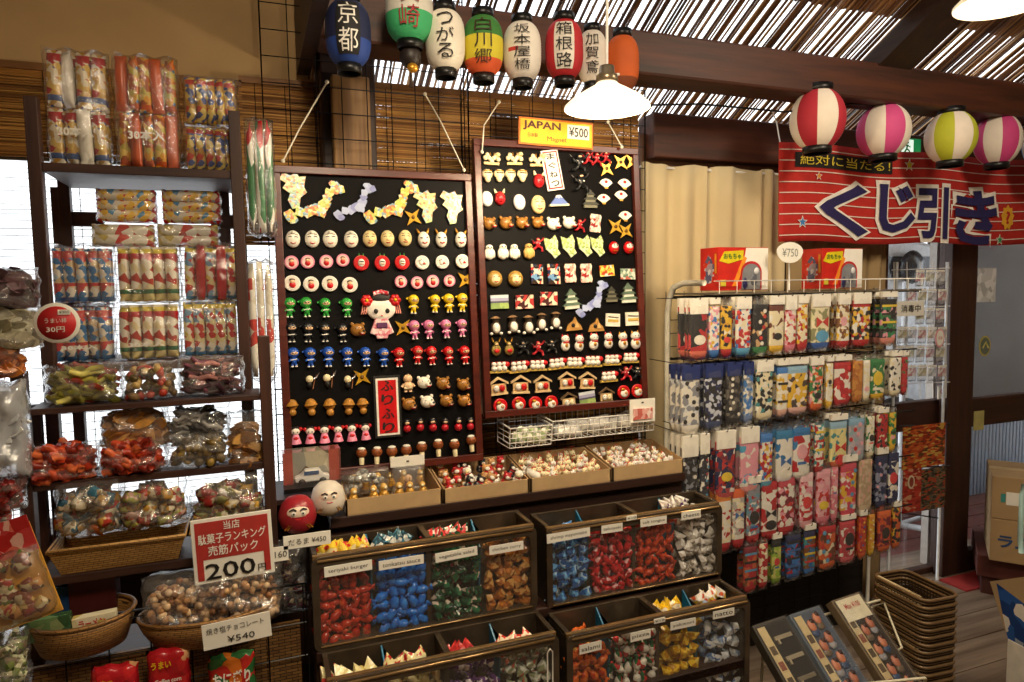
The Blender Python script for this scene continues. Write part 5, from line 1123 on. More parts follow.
m0 = MB(); pillow(m0, .10, .045, .02, film('#f2f2f2', .35, .15, .8), 8, 6, .1, 2, None, 4); m0.cbox((0, 0, -.004), (.07, .006, .02), PAPER)
for i in range(8):
    o = m0.build('clear_sachet') if i == 0 else dup(g0)
    if i == 0: g0 = o
    c = P(568+i*10.5, 430-i*1.3-(i % 2)*4, 1.99+.03*(i % 3)); o.location = c; o.rotation_euler = (R_.uniform(-.6, .2), R_.uniform(-.3, .3), R_.uniform(-.3, .3)); tag(o, 'clear packed trinket lying in the long wire basket', 'sachet', 'clear packed trinkets in the long wire basket')
X0, X1, Z0, Z1 = RC(630, 399, 655, 422, 1.95); w, h = X1-X0, Z1-Z0
t = thing('carded_pack', 'white carded pack with pink picture standing in the long wire basket', 'souvenir pack', ((X0+X1)/2, 1.95, Z0))
m = MB(); m.box(-w/2, w/2, 0, .003, 0, h, PAPER); m.box(-.004, .004, -.001, 0, h*.82, h*.88, INK); m.build('header_card', t); m = MB(); m.box(-w*.38, w*.38, -.004, 0, .01, h*.6, pack(['#e0a8a0', '#c86a60', '#f0d8d0'], 60)); m.build('print', t)

# ================================================================ candy bins
BIN = mat('#564a3c', .24, .5, var=.3, scale=14); BINE = mat('#947750', .24, .6, var=.2, scale=10); BLUEDIV = mat('#1d6f93', .4); ACR = film('#fdf6ea', .015, .04, .04, 10, .025)
def twist_mesh(cols, seed, L_=.046, r=.0095, sc=90):
    rr = random.Random(seed); m = MB(); mt = pack(cols, sc, rough=.22, bump=.5); vs = []; n = 10
    prof = [(-1, .9, .5), (-.8, .75, .45), (-.62, .28, .28), (-.5, .8, .8), (-.25, 1.05, 1.0), (.1, 1.08, 1.02), (.4, .9, .85), (.55, .28, .28), (.75, .75, .45), (.95, .95, .5)]
    for q, a, b in prof:
        for j in range(n):
            an = 2*PI*j/n; k = 1+rr.uniform(-.16, .16); vs.append((q*L_/2*1.25, r*b*k*math.sin(an)*(.5 if abs(q) > .6 else 1), r*a*k*math.cos(an)))
    fs = [(i*n+j, i*n+(j+1) % n, (i+1)*n+(j+1) % n, (i+1)*n+j) for i in range(len(prof)-1) for j in range(n)]
    fs.append(tuple(range(n))[::-1]); fs.append(tuple((len(prof)-1)*n+j for j in range(n)))
    m.add(vs, fs, mt, None, True); return m
def tri_mesh(cols, seed, s=.034, sc=90):
    rr = random.Random(seed); m = MB(); mt = pack(cols, sc, rough=.2, bump=.5); h = s*.5
    vs = [(-h*1.1, -.004, -h*.8), (h*1.1, -.004, -h*.8), (0, .010, h*1.1), (0, -.016, -h*.1), (-h*.5, .012, -h*.5), (h*.5, .012, -h*.5), (-h*.65, -.006, h*.15), (h*.65, -.006, h*.15), (0, -.008, -h*.95)]
    vs = [tuple(c+rr.uniform(-.0018, .0018) for c in v) for v in vs]
    fs = [(0, 8, 3), (8, 1, 3), (1, 7, 3), (7, 2, 3), (2, 6, 3), (6, 0, 3), (0, 6, 4), (6, 2, 4), (1, 5, 7), (7, 5, 2), (2, 5, 4), (0, 4, 5, 1), (0, 1, 8)]
    m.add(vs, fs, mt); return m
SPARE = MB()
def fill(x0, x1, y, z0, z1, kind, cols, colour, where, nx, nz, sc=90, size=1.0):
    nm = 'wrapped_candy' if kind == 'twist' else 'snack_sachet'; pr = []
    mk = (lambda s: twist_mesh(cols, s, .046*size, .0097*size, sc)) if kind == 'twist' else (lambda s: tri_mesh(cols, s, .036*size, sc))
    dx, dz = (x1-x0)/nx, (z1-z0)/nz
    for k in range(nz):
        for i in range(nx):
            x = x0+dx*(i+.5+R_.uniform(-.2, .2)); z = z0+dz*(k+.5+R_.uniform(-.2, .2))
            if len(pr) < 3: o = mk(len(pr)).build(nm); pr.append(o)
            else: o = R_.choice(pr).copy(); COL.objects.link(o)
            o.location = (min(max(x, x0+.012), x1-.012), y+.013+R_.uniform(0, .010)+.012*(k/nz), z)
            o.rotation_euler = (R_.uniform(-.5, .5), R_.uniform(0, 6.28) if kind == 'twist' else R_.uniform(0, 6.28), R_.uniform(-.5, .5))
            tag(o, f'{colour} {where}', 'snack' if kind != 'twist' else 'candy', f'{colour}s {where}')
    mt = pack(cols, sc, rough=.2, bump=.5)
    for q in range(int(nx*nz*1.5)):
        M = TM(R_.uniform(x0+.012, x1-.012), y+.05+R_.uniform(0, .02), R_.uniform(z0+.005, z1-.005)) @ Euler((R_.uniform(0, 3), R_.uniform(0, 6), R_.uniform(0, 3))).to_matrix().to_4x4()
        SPARE.ell((0, 0, 0), (.017*size, .008, .011*size), mt, 7, 5, M)
def bin_(label, front, yf, yb, compartments, tags, zdrop=0, nobottom=False, strap=False):
    (x0, y0), (x1, y1), (x2, y2), (x3, y3) = front
    A, B, C_, D_ = P(x0, y0, yf), P(x1, y1, yf), P(x2, y2, yf), P(x3, y3, yf)
    X0, X1 = (A.x+D_.x)/2, (B.x+C_.x)/2; Z1 = (A.z+B.z)/2; Z0 = (C_.z+D_.z)/2-zdrop; w, h, d = X1-X0, Z1-Z0, yb-yf
    t = thing('candy_bin', label, 'candy bin', (X0, yf, Z0), 'candy bins with clear fronts'); e = .010
    for nm, bb in (('base_panel', (0, w, 0, d, 0, e)), ('back_panel', (0, w, d-e, d, e, h+.012)), ('side_panel', (0, e, 0, d-e, e, h)), ('side_panel', (w-e, w, 0, d-e, e, h)), ('centre_divider', (w*.5-.006, w*.5+.006, .02, d-e, e, h-.004))):
        m = MB(); m.box(*bb, BIN); m.build(nm, t, bev=.002)
    for q in (.25, .75):
        m = MB(); xq = w*q; m.add([(xq-.002, .05, e), (xq+.002, .05, e), (xq+.002, d-e, e), (xq-.002, d-e, e), (xq-.002, .03, h*.80), (xq+.002, .03, h*.80), (xq+.002, d-e, h+.006), (xq-.002, d-e, h+.006)], [(0, 3, 2, 1), (4, 5, 6, 7), (0, 1, 5, 4), (1, 2, 6, 5), (2, 3, 7, 6), (3, 0, 4, 7)], BLUEDIV); m.add([(xq, d-e-.003, h-.05), (xq+.038, d-e-.003, h-.05), (xq, d-e-.003, h+.006)], [(0, 1, 2), (2, 1, 0)], BLUEDIV); m.build('blue_divider', t)
    # front frame: rounded clear window in a metal-edged frame
    r = .022
    def rrect(a0, a1, b0, b1, rr_, n=5):
        o = []
        for cx_, cz_, s in ((a1-rr_, b1-rr_, 0), (a0+rr_, b1-rr_, 1), (a0+rr_, b0+rr_, 2), (a1-rr_, b0+rr_, 3)):
            for i in range(n+1): an = PI/2*(s+i/n); o.append((cx_+rr_*math.cos(an), cz_+rr_*math.sin(an)))
        return o
    o1, o2 = rrect(-.004, w+.004, -.004, h+.006, r), rrect(.014, w-.014, .012, h-.020, r*.6); k = len(o1)
    m = MB(); vs = [(x, -.010, z) for x, z in o1]+[(x, -.010, z) for x, z in o2]+[(x, .0, z) for x, z in o1]+[(x, .0, z) for x, z in o2]
    fs = []
    for i in range(k): j = (i+1) % k; fs += [(i, j, k+j, k+i), (2*k+i, 3*k+i, 3*k+j, 2*k+j), (i, 2*k+i, 2*k+j, j), (k+i, k+j, 3*k+j, 3*k+i)]
    m.add(vs, fs, BIN); m.build('front_frame', t, bev=.0015)
    m = MB(); m.tube([(.01, -.012, h-.002), (w-.01, -.012, h-.002)], .0035, BINE, n=6); m.tube([(.012, -.011, .010), (w-.012, -.011, .010)], .0025, BINE, n=6); m.build('metal_edge', t)
    m = MB(); m.box(.012, w-.012, -.005, -.003, .010, h-.018, ACR); m.build('clear_window', t)
    m = MB(); m.box(0, w, d*.0, .012, h-.004, h+.008, BINE); m.box(0, e*1.3, 0.012, d, h, h+.010, BIN); m.box(w-e*1.3, w, .012, d, h, h+.010, BIN); m.box(w*.5-.008, w*.5+.008, .012, d, h-.004, h+.010, BIN); m.build('top_rim', t, bev=.0015)
    for q, s_ in tags:
        tx, ty, tw, th = q; a0, a1, b0, b1 = RC(tx-tw/2, ty-th/2, tx+tw/2, ty+th/2, yf-.012)
        o = MB(); ww, hh_ = a1-a0, b1-b0; o.box(-ww/2, ww/2, -.001, .001, -hh_/2, hh_/2, PAPER); lb = o.build('name_label', t, ((a0+a1)/2-X0, -.0145, (b0+b1)/2-Z0), rot=(0, math.radians(R_.uniform(-2, 1)), 0))
        o = MB(); text(o, s_, ww*.84, hh_*.46, (0, -.0016, 0), INK, .0); o.build('lettering', lb)
    if strap: m = MB(); m.tube([(w-.032, -.014, -.02), (w-.032, -.016, h*.82), (w-.026, -.018, h*.88), (w-.018, -.016, h*.82), (w-.018, -.014, -.02)], .0018, WHITE, n=5); m.build('strap', t)
    for i, cp in enumerate(compartments):
        kind, cols, colour, where, nx, nz, top, sc, sz = cp; x_0, x_1 = X0+w*i/4+.010, X0+w*(i+1)/4-.006
        fill(x_0, x_1, yf, Z0+.002, Z0+h*top, kind, cols, colour, where, nx, nz, sc, sz)
    return X0, X1, Z0, Z1
B1 = bin_('upper left candy bin with red, blue, green and brown sweets', [(311, 556), (531, 531), (538, 607), (317, 650)], 1.68, 1.80,
  [('twist', ['#a82c1c', '#b8341c', '#a82c1c', '#8a2014', '#c04a26', '#b8341c', '#a82c1c', '#d8a04a'], 'red wrapped candy', 'in the compartment labelled teriyaki burger', 5, 7, .84, 55, 1),
   ('twist', ['#1f66c4', '#2a78d8', '#184e9c', '#3a88e0', '#1f66c4', '#2a78d8', '#b8cce0'], 'blue wrapped candy', 'in the compartment labelled tonkatsu sauce', 5, 7, .86, 55, 1.05),
   ('tri', ['#1c4a32', '#2c6a48', '#16281e', '#d8c8b8', '#1c4a32', '#a83a3a'], 'dark green sachet', 'in the compartment labelled vegetable salad', 5, 7, .90, 60, 1),
   ('tri', ['#a8662a', '#b8722e', '#9a5a22', '#a8662a', '#c89858', '#8a4e1e'], 'brown sachet', 'in the compartment labelled chicken curry', 5, 7, .88, 60, 1)],
  [((348, 568, 48, 10), 'teriyaki burger'), ((401, 562, 45, 9), 'tonkatsu sauce'), ((456, 554, 42, 9), 'vegetable salad'), ((506, 547.5, 34, 8.5), 'chicken curry')])
B2 = bin_('upper right candy bin with pale blue, red and silver sweets', [(545, 532), (716, 504), (722, 575), (549, 607)], 1.68, 1.80,
  [('tri', ['#3a7ac0', '#6aa8dc', '#a8c8e0', '#2a5a9a', '#d8e4ec'], 'pale blue sachet', 'in the leftmost compartment of upper right bin', 4, 6, .84, 60, 1.05),
   ('twist', ['#b41c22', '#c8282c', '#8a1218', '#b41c22', '#d8a0a0', '#6a3a5a'], 'crimson wrapped candy', 'in the compartment labelled takoyaki', 5, 7, .90, 75, 1),
   ('twist', ['#b8341c', '#cc4822', '#8a2412', '#d8d0c8'], 'orange red wrapped candy', 'in the compartment labelled salt tongue', 5, 7, .92, 55, .95),
   ('tri', ['#b8b0a4', '#d8d4cc', '#8a8278', '#e8e4de', '#5a564e'], 'silver sachet', 'in the compartment labelled cheese', 5, 7, .94, 60, 1)],
  [((568, 535, 43, 9), 'shrimp mayonnaise'), ((611.5, 528, 21, 8), 'takoyaki'), ((631, 517.5, 10, 4.5), '¥10'), ((653, 521, 26, 8), 'salt tongue'), ((690.5, 514.5, 19, 8), 'cheese')])
B3 = bin_('lower left candy bin with white strap on its front', [(326, 682), (553, 637), (560, 700), (330, 750)], 1.545, 1.665,
  [('tri', ['#d8cc8a', '#e8e0b0', '#b83a2a', '#c8b86a'], 'pale yellow sachet', 'in the leftmost compartment of lower left bin', 4, 4, .97, 60, 1),
   ('twist', ['#d8cc9a', '#c8bc8a', '#b08a5a'], 'tan wrapped candy', 'in the second compartment of lower left bin', 4, 4, .8, 55, 1),
   ('twist', ['#4a2a5a', '#5a3470', '#d8d0d8', '#38203f'], 'purple wrapped candy', 'in the third compartment of lower left bin', 4, 4, .86, 55, 1),
   ('tri', ['#b8bca8', '#d8dcd0', '#8a9070', '#a8503a'], 'pale green sachet', 'behind the white strap of lower left bin', 4, 4, .9, 60, 1)], [], .02, strap=True)
B4 = bin_('lower right candy bin with orange, yellow and silver blue sweets', [(563, 638), (741, 600), (752, 690), (571, 735)], 1.545, 1.665,
  [('twist', ['#c85a1c', '#d8702a', '#b83a1a', '#e8b050'], 'orange wrapped candy', 'in the compartment labelled salami', 4, 6, .84, 55, 1.05),
   ('twist', ['#1c5a38', '#d8d4c8', '#b82a2a', '#e0dcd0', '#2a6a44'], 'green, white and red wrapped candy', 'in the compartment labelled pizza', 5, 6, .88, 42, 1),
   ('tri', ['#d8a81c', '#e8c034', '#c08a14', '#e8d060'], 'yellow sachet', 'in the compartment labelled yakitori', 4, 6, .90, 60, 1.1),
   ('tri', ['#8aa0bc', '#b8c4d0', '#5a7ab0', '#d8dce0', '#48505c'], 'silver blue sachet', 'in the compartment labelled natto', 4, 6, .92, 60, 1.05)],
  [((590, 647, 22, 9), 'salami'), ((640, 635, 20, 9), 'pizza'), ((659, 620, 11, 4.5), '¥10'), ((682.5, 623.5, 25, 8), 'yakitori'), ((723, 613, 21, 7.5), 'natto')])
tag(SPARE.build('packed_sweets'), 'sweets packed behind the front ones in the candy bins', 'sweets', kind='stuff')
# sweets lying open on top of each bin
def top_sweets(px, py, n, kind, cols, label, Z, spread=.018):
    pr = None; c = PZ(px, py, Z)
    for i in range(n):
        if pr is None: pr = o = (twist_mesh(cols, 3) if kind == 'twist' else tri_mesh(cols, 3, .044)).build('wrapped_candy' if kind == 'twist' else 'snack_sachet')
        else: o = pr.copy(); COL.objects.link(o)
        o.location = c+Vector(((i-(n-1)/2)*spread, R_.uniform(-.012, .012), R_.uniform(0, .008)-.012)); o.rotation_euler = (R_.uniform(-.6, .2), R_.uniform(-.7, .7), R_.uniform(-.8, .8))
        tag(o, label, 'snack', label)
zt1, zt2, zt3, zt4 = B1[3], B2[3], B3[3], B4[3]
top_sweets(343, 543, 9, 'tri', ['#d8b42a', '#e8c840', '#c83a2a', '#e8d8a0'], 'yellow sachet heaped atop the upper left bin', zt1, .013)
top_sweets(391, 535, 5, 'tri', ['#2a4a5a', '#4a7a8a', '#d8d8d0'], 'dark blue sachet atop the upper left bin', zt1)
top_sweets(447, 530, 7, 'tri', ['#1c4a32', '#c83a3a', '#e8e0d0', '#2c6a48'], 'green and red sachet atop the upper left bin', zt1, .016)
top_sweets(672, 500, 5, 'tri', ['#d8d4cc', '#a89c94', '#e8e4de', '#5a3a6a'], 'silver sachet atop the upper right bin', zt2)
top_sweets(565, 533-6, 2, 'tri', ['#3a7ac0', '#a8c8e0'], 'pale blue sachet atop the upper right bin', zt2-.02)
top_sweets(333, 672, 2, 'tri', ['#e8dca0', '#f0e8c0', '#c8403a'], 'big pale yellow sachet atop the lower left bin', zt3, .03)
top_sweets(358, 667, 3, 'tri', ['#e8dca0', '#f0e8c0'], 'plain pale yellow sachet atop the lower left bin', zt3, .03)
top_sweets(405, 655, 4, 'tri', ['#e8dca0', '#b8302a', '#f0e8c0'], 'red and pale yellow sachet atop the lower left bin', zt3, .026)
top_sweets(458, 648, 4, 'tri', ['#a82a2a', '#c83a34', '#7a1c1c'], 'red sachet atop the lower left bin', zt3)
top_sweets(512, 638, 5, 'tri', ['#e8dcc0', '#c8342a', '#d8c89a'], 'white and red sachet atop the lower left bin', zt3, .022)
top_sweets(664, 603, 6, 'tri', ['#d8a81c', '#e8c034', '#e8dcc0'], 'yellow sachet heaped atop the lower right bin', zt4, .016)
top_sweets(710, 592, 5, 'tri', ['#d8d0c0', '#e8e4de', '#c8502a', '#d8b04a'], 'white and orange sachet atop the lower right bin', zt4, .018)
top_sweets(578, 628, 2, 'twist', ['#c85a1c', '#d8702a'], 'orange wrapped candy atop the lower right bin', zt4-.02)
# stand under the bins
m = MB(); m.box(B1[0], B2[1], 1.67, 1.81, B1[2]-.03, B1[2]-.002, DARKWOOD); m.box(B3[0], B4[1], 1.54, 1.67, B3[2]-.03, B3[2]-.002, DARKWOOD)
m.box(B1[0], B2[1], 1.69, 1.80, 0, B1[2]-.03, DARKWOOD_Z); m.box(B3[0], B4[1], 1.56, 1.66, 0, B3[2]-.03, DARKWOOD_Z)
tag(m.build('stepped_stand', bev=.003), 'dark stepped wooden stand carrying the candy bins', 'stand')
# ================================================================ sock rack
YS = 1.90
RKX0, RKX1 = P(669, 330, 2.16).x, P(906, 330, YS+.1).x
ZS = [P(780, y, YS).z for y in (296, 361, 430, 480, 535)]
t = thing('sock_rack', 'white and black wire rack hung with rows of socks', 'rack', ((RKX0+RKX1)/2, 2.05, 0)); w = RKX1-RKX0
m = MB(); rz = ZS[0]+.02
m.tube([(-w/2, .12, 0.0), (-w/2, .12, rz-.08), (-w/2, .11, rz-.03), (-w/2, .08, rz+.015), (-w/2, .02, rz+.03), (-w/2, -.10, rz+.03)], .011, mat('#e2dccb', .35), n=8); m.build('side_frame', t)
m = MB(); m.tube([(w/2, .1, 0.0), (w/2, .1, rz)], .008, mat('#e2dccb', .35), n=8); m.build('side_frame', t)
m = MB()
for k in range(int(w/.08)): m.tube([(-w/2+.08*k, .13, .1), (-w/2+.08*k, .13, rz)], .0018, IRON, n=4)
for k in range(26): m.tube([(-w/2, .128, .12+k*.05), (w/2, .128, .12+k*.05)], .0016, IRON, n=4)
m.build('back_grid', t)
for z in ZS:
    m = MB(); m.tube([(-w/2, .10, z), (w/2, .10, z)], .004, IRON, n=6); m.tube([(-w/2, -.10, z+.006), (w/2, -.10, z+.006)], .003, IRON, n=6)
    m.build('cross_bar', t)
m = MB(); m.box(-w/2+.02, w/2-.02, -.13, .12, rz-.012, rz-.006, mat('#6f675a', .4, .3)); m.build('top_shelf', t)
m = MB(); zr = rz+.035
for k in range(14): x = -w/2+.04+(w-.06)*k/13; m.tube([(x, -.13, rz-.008), (x, -.13, zr), (x, -.10, zr)], .0016, WHITEWIRE, n=4)
m.tube([(-w/2+.03, -.13, zr), (w/2, -.13, zr)], .002, WHITEWIRE, n=5); m.build('guard_rail', t)
m = MB(); m.box(RKX0-.0, RKX1+.02, 2.195, 2.21, 0, P(800, 470, 2.2).z, mat('#17120f', .7)); tag(m.build('dark_backboard'), 'dark board standing behind the lower sock rows', 'board')
CLR = film('#ffffff', .03, .12, .7, 40, .05)
def sock_proto(w, h, cols, toe, cuff, card, sc, cardcol='#efeadd', two=True):
    sc *= 1.5; card = card if card > .14 else R_.choice([0, 0, .10])
    """a folded pair of socks in a clear sleeve with a card at the top, hanging from its top centre"""
    r = bpy.data.objects.new('sock_pack', None); COL.objects.link(r)
    bands = []
    if toe: bands.append((.0, .17, toe))
    if cuff: bands.append((.86, 1.01, cuff))
    mt = pack(cols, sc, tuple(bands), rough=.8, bump=.5)
    hb = h*.82; m = MB()
    for s, yo, xo in ((1, 0, 0), (2, .006, w*.06)):
        a = w*.46; out = [(-a, -hb*.0), (a, 0), (a*.97, -hb*.72), (a*1.0, -hb*.86), (a*.75, -hb*.96), (a*.3, -hb*1.0), (-a*.3, -hb*1.0), (-a*.8, -hb*.95), (-a, -hb*.84), (-a*.96, -hb*.5)]
        n = 8; vs = []
        k = len(out)
        for yy, q in ((-.005+yo, .86), (-.002+yo, 1), (.003+yo, 1), (.005+yo, .86)):
            for x, z in out: vs.append((x*q+xo, yy, -h*.14+(z+hb/2)*q-hb/2-(s-1)*.006))
        fs = [tuple(range(k)), tuple(range(4*k-1, 3*k-1, -1))]+[(l*k+i, (l+1)*k+i, (l+1)*k+(i+1) % k, l*k+(i+1) % k) for l in range(3) for i in range(k)]
        m.add(vs, fs, mt, None, False)
    m.build('sock_pair', r)
    if R_.random() < .7:
        m = MB(); cx_, cz_, q = R_.uniform(-.06, .1)*w, -h*R_.uniform(.45, .65), R_.uniform(.22, .34)*w; c1, c2 = R_.choice(['#efe8d8', '#e8c83a', '#d83a3a', '#2a2422', '#5aa0c8', '#e8a8b0']), R_.choice(['#2a2422', '#c8302a', '#efe8d8', '#3a6aa8'])
        st = R_.randrange(4)
        if st == 0:
            m.prism([(cx_+q*math.cos(a), cz_+q*1.15*math.sin(a)) for a in [2*PI*k/14 for k in range(14)]], -.0062, -.004, mat(c1, .8)); m.box(cx_-q*.8, cx_+q*.8, -.0062, -.004, cz_-q*1.9, cz_-q*1.5, mat(c2, .8))
        elif st == 1:
            for k in range(4): m.box(-w*.42, w*.44, -.0058, -.004, -h*(.28+.15*k), -h*(.24+.15*k), mat([c1, c2][k % 2], .8))
        elif st == 2:
            for s_ in (-1, 1): m.prism([(cx_, cz_), (cx_+s_*q, cz_-q*.7), (cx_+s_*q, cz_+q*.7)][::s_], -.0062, -.004, mat(c2, .8))
            m.prism([(cx_+q*1.1*math.cos(a), cz_-q*1.9+q*.8*math.sin(a)) for a in [2*PI*k/12 for k in range(12)]], -.0062, -.004, mat(c1, .8))
        else:
            for k in range(7): x_, z_ = R_.uniform(-.36, .38)*w, -h*(.25+.09*k); m.prism([(x_+.1*w*math.cos(a), z_+.1*w*math.sin(a)) for a in [2*PI*j/8 for j in range(8)]], -.0062, -.004, mat([c1, c2][k % 2], .8))
        m.build('printed_motif', r)
    if card:
        m = MB(); m.box(-w*.44, w*.44, -.008, .008, -h*card, 0, mat(cardcol, .6, var=.04)); m.build('header_card', r)
    m = MB(); pillow(m, w*1.04, h*1.0, .018, CLR, 5, 8, .15, int(w*1e5) % 97, TM(0, 0, -h/2), 8); m.build('clear_sleeve', r)
    return r
KINDW = 0
def sock_row(ri, items, depth=3):
    z = ZS[ri]
    top, bot = SR[ri]
    for px, wpx, cols, toe, cuff, card, sc, desc in items:
        f = (px-680)/220; yt, yb = top[0]+(top[1]-top[0])*f, bot[0]+(bot[1]-bot[0])*f
        X0, X1, Z0, Z1 = RC(px-wpx/2, yt, px+wpx/2, yb, YS); w, h = X1-X0, Z1-Z0
        pr = sock_proto(w, h, cols, toe, cuff, card, sc, '#26336a' if ri == 1 and px < 760 else '#efeadd')
        lab = f'{desc}, {["top", "second", "third", "fourth", "lowest"][ri]} row of sock rack'
        pr.location = ((X0+X1)/2, YS, Z1); pr.name = 'sock_pack'; tag(pr, lab+', front one', 'socks', 'sock packs on the wire rack')
        for d in range(1, depth):
            c = dup(pr, (pr.location.x+R_.uniform(-.003, .003), YS+.030*d, Z1), (R_.uniform(-.02, .02), R_.uniform(-.03, .03), R_.uniform(-.1, .1)), label=lab+(', second behind' if d == 1 else ', third behind'))
        m = MB(); m.tube([((X0+X1)/2, YS-.015, Z1+.008), ((X0+X1)/2, YS-.012, Z1-.002), ((X0+X1)/2, 2.15, Z1-.002)], .0016, IRON, n=5)
        hk = m.build('hook', t)
        hk.location = -t.location
SR = [((299, 291), (362, 345)), ((366, 351), (438, 396)), ((437, 405), (518, 450)), ((492, 443), (566, 505)), ((558, 500), (615, 548))]
Rd, Bk, Wt, Nv, Pk, Yl, Gn, Bl, Cr, Or, Br, Tl, Gy, Ml = '#b51f26', '#17161a', '#e9e4d8', '#1a2350', '#e39aa8', '#e2b42a', '#2c7a44', '#3a78c0', '#e8dcb8', '#d8622a', '#7a4a26', '#3f8f94', '#8d8f98', '#7a1c2c'
sock_row(0, [(698, 20, [Rd, '#c8323a', Rd, Bk], '#d8705a', None, .25, 14, 'red and black sock pack with white card'), (714, 11, [Wt, Bl, Yl, Wt, Pk], Bl, None, .1, 70, 'white sock pack with blue toe'), (726, 12, [Yl, '#d89a2a', Yl, Bk], Rd, None, .1, 60, 'yellow sock pack with red toe'),
  (743, 16, [Wt, Cr, Bl, Rd, Wt], '#5aa8d0', None, .2, 55, 'white sock pack with sky blue toe'), (760, 17, [Bk, Bk, '#c8a070', Bk], Gn, Bk, .12, 26, 'black sock pack with green toe'), (776, 16, [Cr, Wt, '#6a3424', Cr], Yl, '#6a3424', .15, 30, 'cream sock pack with yellow toe'),
  (790, 12, [Pk, Cr, Rd, Wt], '#d87a8a', None, .25, 60, 'pink sock pack'), (802, 11, [Yl, Wt, Rd, Cr], Rd, None, .15, 60, 'cream and yellow sock pack with red toe'), (820, 20, [Cr, '#e0dca8', Cr, '#8a8a60'], '#2a5aa8', Cr, .22, 45, 'pale cream sock pack with blue toe'),
  (843, 13, [Cr, Yl, Wt, Br], Rd, None, .2, 60, 'cream sock pack with red toe'), (861, 19, [Yl, Rd, Yl, Bk, Wt], Rd, Rd, .2, 50, 'red and yellow sock pack'), (888, 17, [Gn, '#2c8a5a', Pk, Bk], '#d88a7a', Bk, .12, 40, 'green and black sock pack')])
sock_row(1, [(690, 20, [Wt, '#d8dade', Wt, Gy], Wt, None, .2, 40, 'white and grey sock pack with navy card'), (713, 19, [Nv, Bk, Nv, '#c8ccd8', Bk], '#39486f', None, .2, 60, 'navy patterned sock pack'), (733, 15, [Bk, '#3a3634', Bk, '#6a625a'], Bk, None, .2, 60, 'black sock pack'),
  (748, 10, [Gy, '#9fb0c8', Wt, Bl], '#6f86b0', None, .2, 60, 'blue grey sock pack'), (764, 18, [Cr, Wt, Tl, Bk, Cr], Cr, None, .18, 60, 'cream and teal sock pack'), (782, 11, [Yl, Cr, Wt], '#e0b0a0', Bl, .12, 50, 'yellow sock pack with blue cuff'),
  (797, 22, [Yl, '#ecd9c8', Wt, '#4a3a34', Yl], '#e3b5ab', '#8fb4cc', .12, 42, 'yellow sock pack with peach toe'), (816, 14, [Or, Pk, Cr, Gn], Or, None, .15, 60, 'orange and pink sock pack'), (829, 7, [Cr, Yl, Wt], Yl, None, .1, 60, 'narrow cream sock pack'),
  (842, 18, [Rd, Wt, Rd, Wt], Rd, Rd, .1, 34, 'red and white striped sock pack'), (857, 11, ['#b8702a', '#a05a1e', '#c88a3a'], '#b8702a', None, .1, 40, 'ochre brown sock pack'), (866, 7, [Cr, Wt], Cr, None, .1, 50, 'narrow ivory sock pack'),
  (877, 15, [Gn, '#1c5a34', Cr, Gn], Yl, Gn, .1, 48, 'green sock pack with yellow toe'), (895, 12, [Wt, Cr, Bk, Wt], Cr, None, .12, 50, 'black and white sock pack'), (904, 6, [Rd, Gn, Rd], Rd, None, .1, 40, 'narrow red and green sock pack')])
sock_row(2, [(689, 18, [Bk, '#3a3a3e', Gy, Bk], Bk, None, .26, 60, 'black and grey sock pack with white card'), (704, 10, [Bk, Wt, '#2a2a3a'], Bk, None, .26, 60, 'narrow black sock pack'), (725, 21, [Ml, Nv, Wt, Rd, Nv], Rd, Rd, .24, 40, 'maroon and navy sock pack with red toe'),
  (749, 20, [Pk, '#4aa0c8', Wt, Pk], '#e3938f', Pk, .22, 32, 'pink and blue sock pack'), (766, 13, [Wt, Yl, Bl, Rd, Wt], '#4a9ab8', Bl, .1, 60, 'white and blue patterned sock pack'), (784, 18, [Wt, '#2a6fa8', Wt], '#e8e0e0', '#2a78a8', .1, 26, 'blue and white sock pack beside its twin'),
  (801, 19, [Wt, '#2f7cb4', Wt, Rd], Wt, '#2a6fa8', .1, 26, 'white sock pack with blue cuff'), (819, 9, [Tl, Rd, Wt], Rd, None, .1, 60, 'teal and red sock pack'), (838, 18, ['#e8dc9a', '#d8cf8a', Tl, '#e8dc9a'], Or, '#8fb4cc', .1, 40, 'pale yellow sock pack with orange toe'),
  (856, 17, ['#b0a6b4', '#9fa0a8', '#8fb0b8', '#c0b4bc'], '#9fb0b4', '#7fa8c4', .1, 40, 'lilac grey sock pack'), (870, 8, [Cr, Gn, Wt], Cr, None, .1, 60, 'narrow cream and green sock pack'), (882, 11, [Rd, Cr, Bk, Rd], Rd, None, .1, 50, 'red sock pack'), (892, 7, [Gn, '#7ab04a', Yl], Yl, None, .1, 50, 'bright green sock pack')])
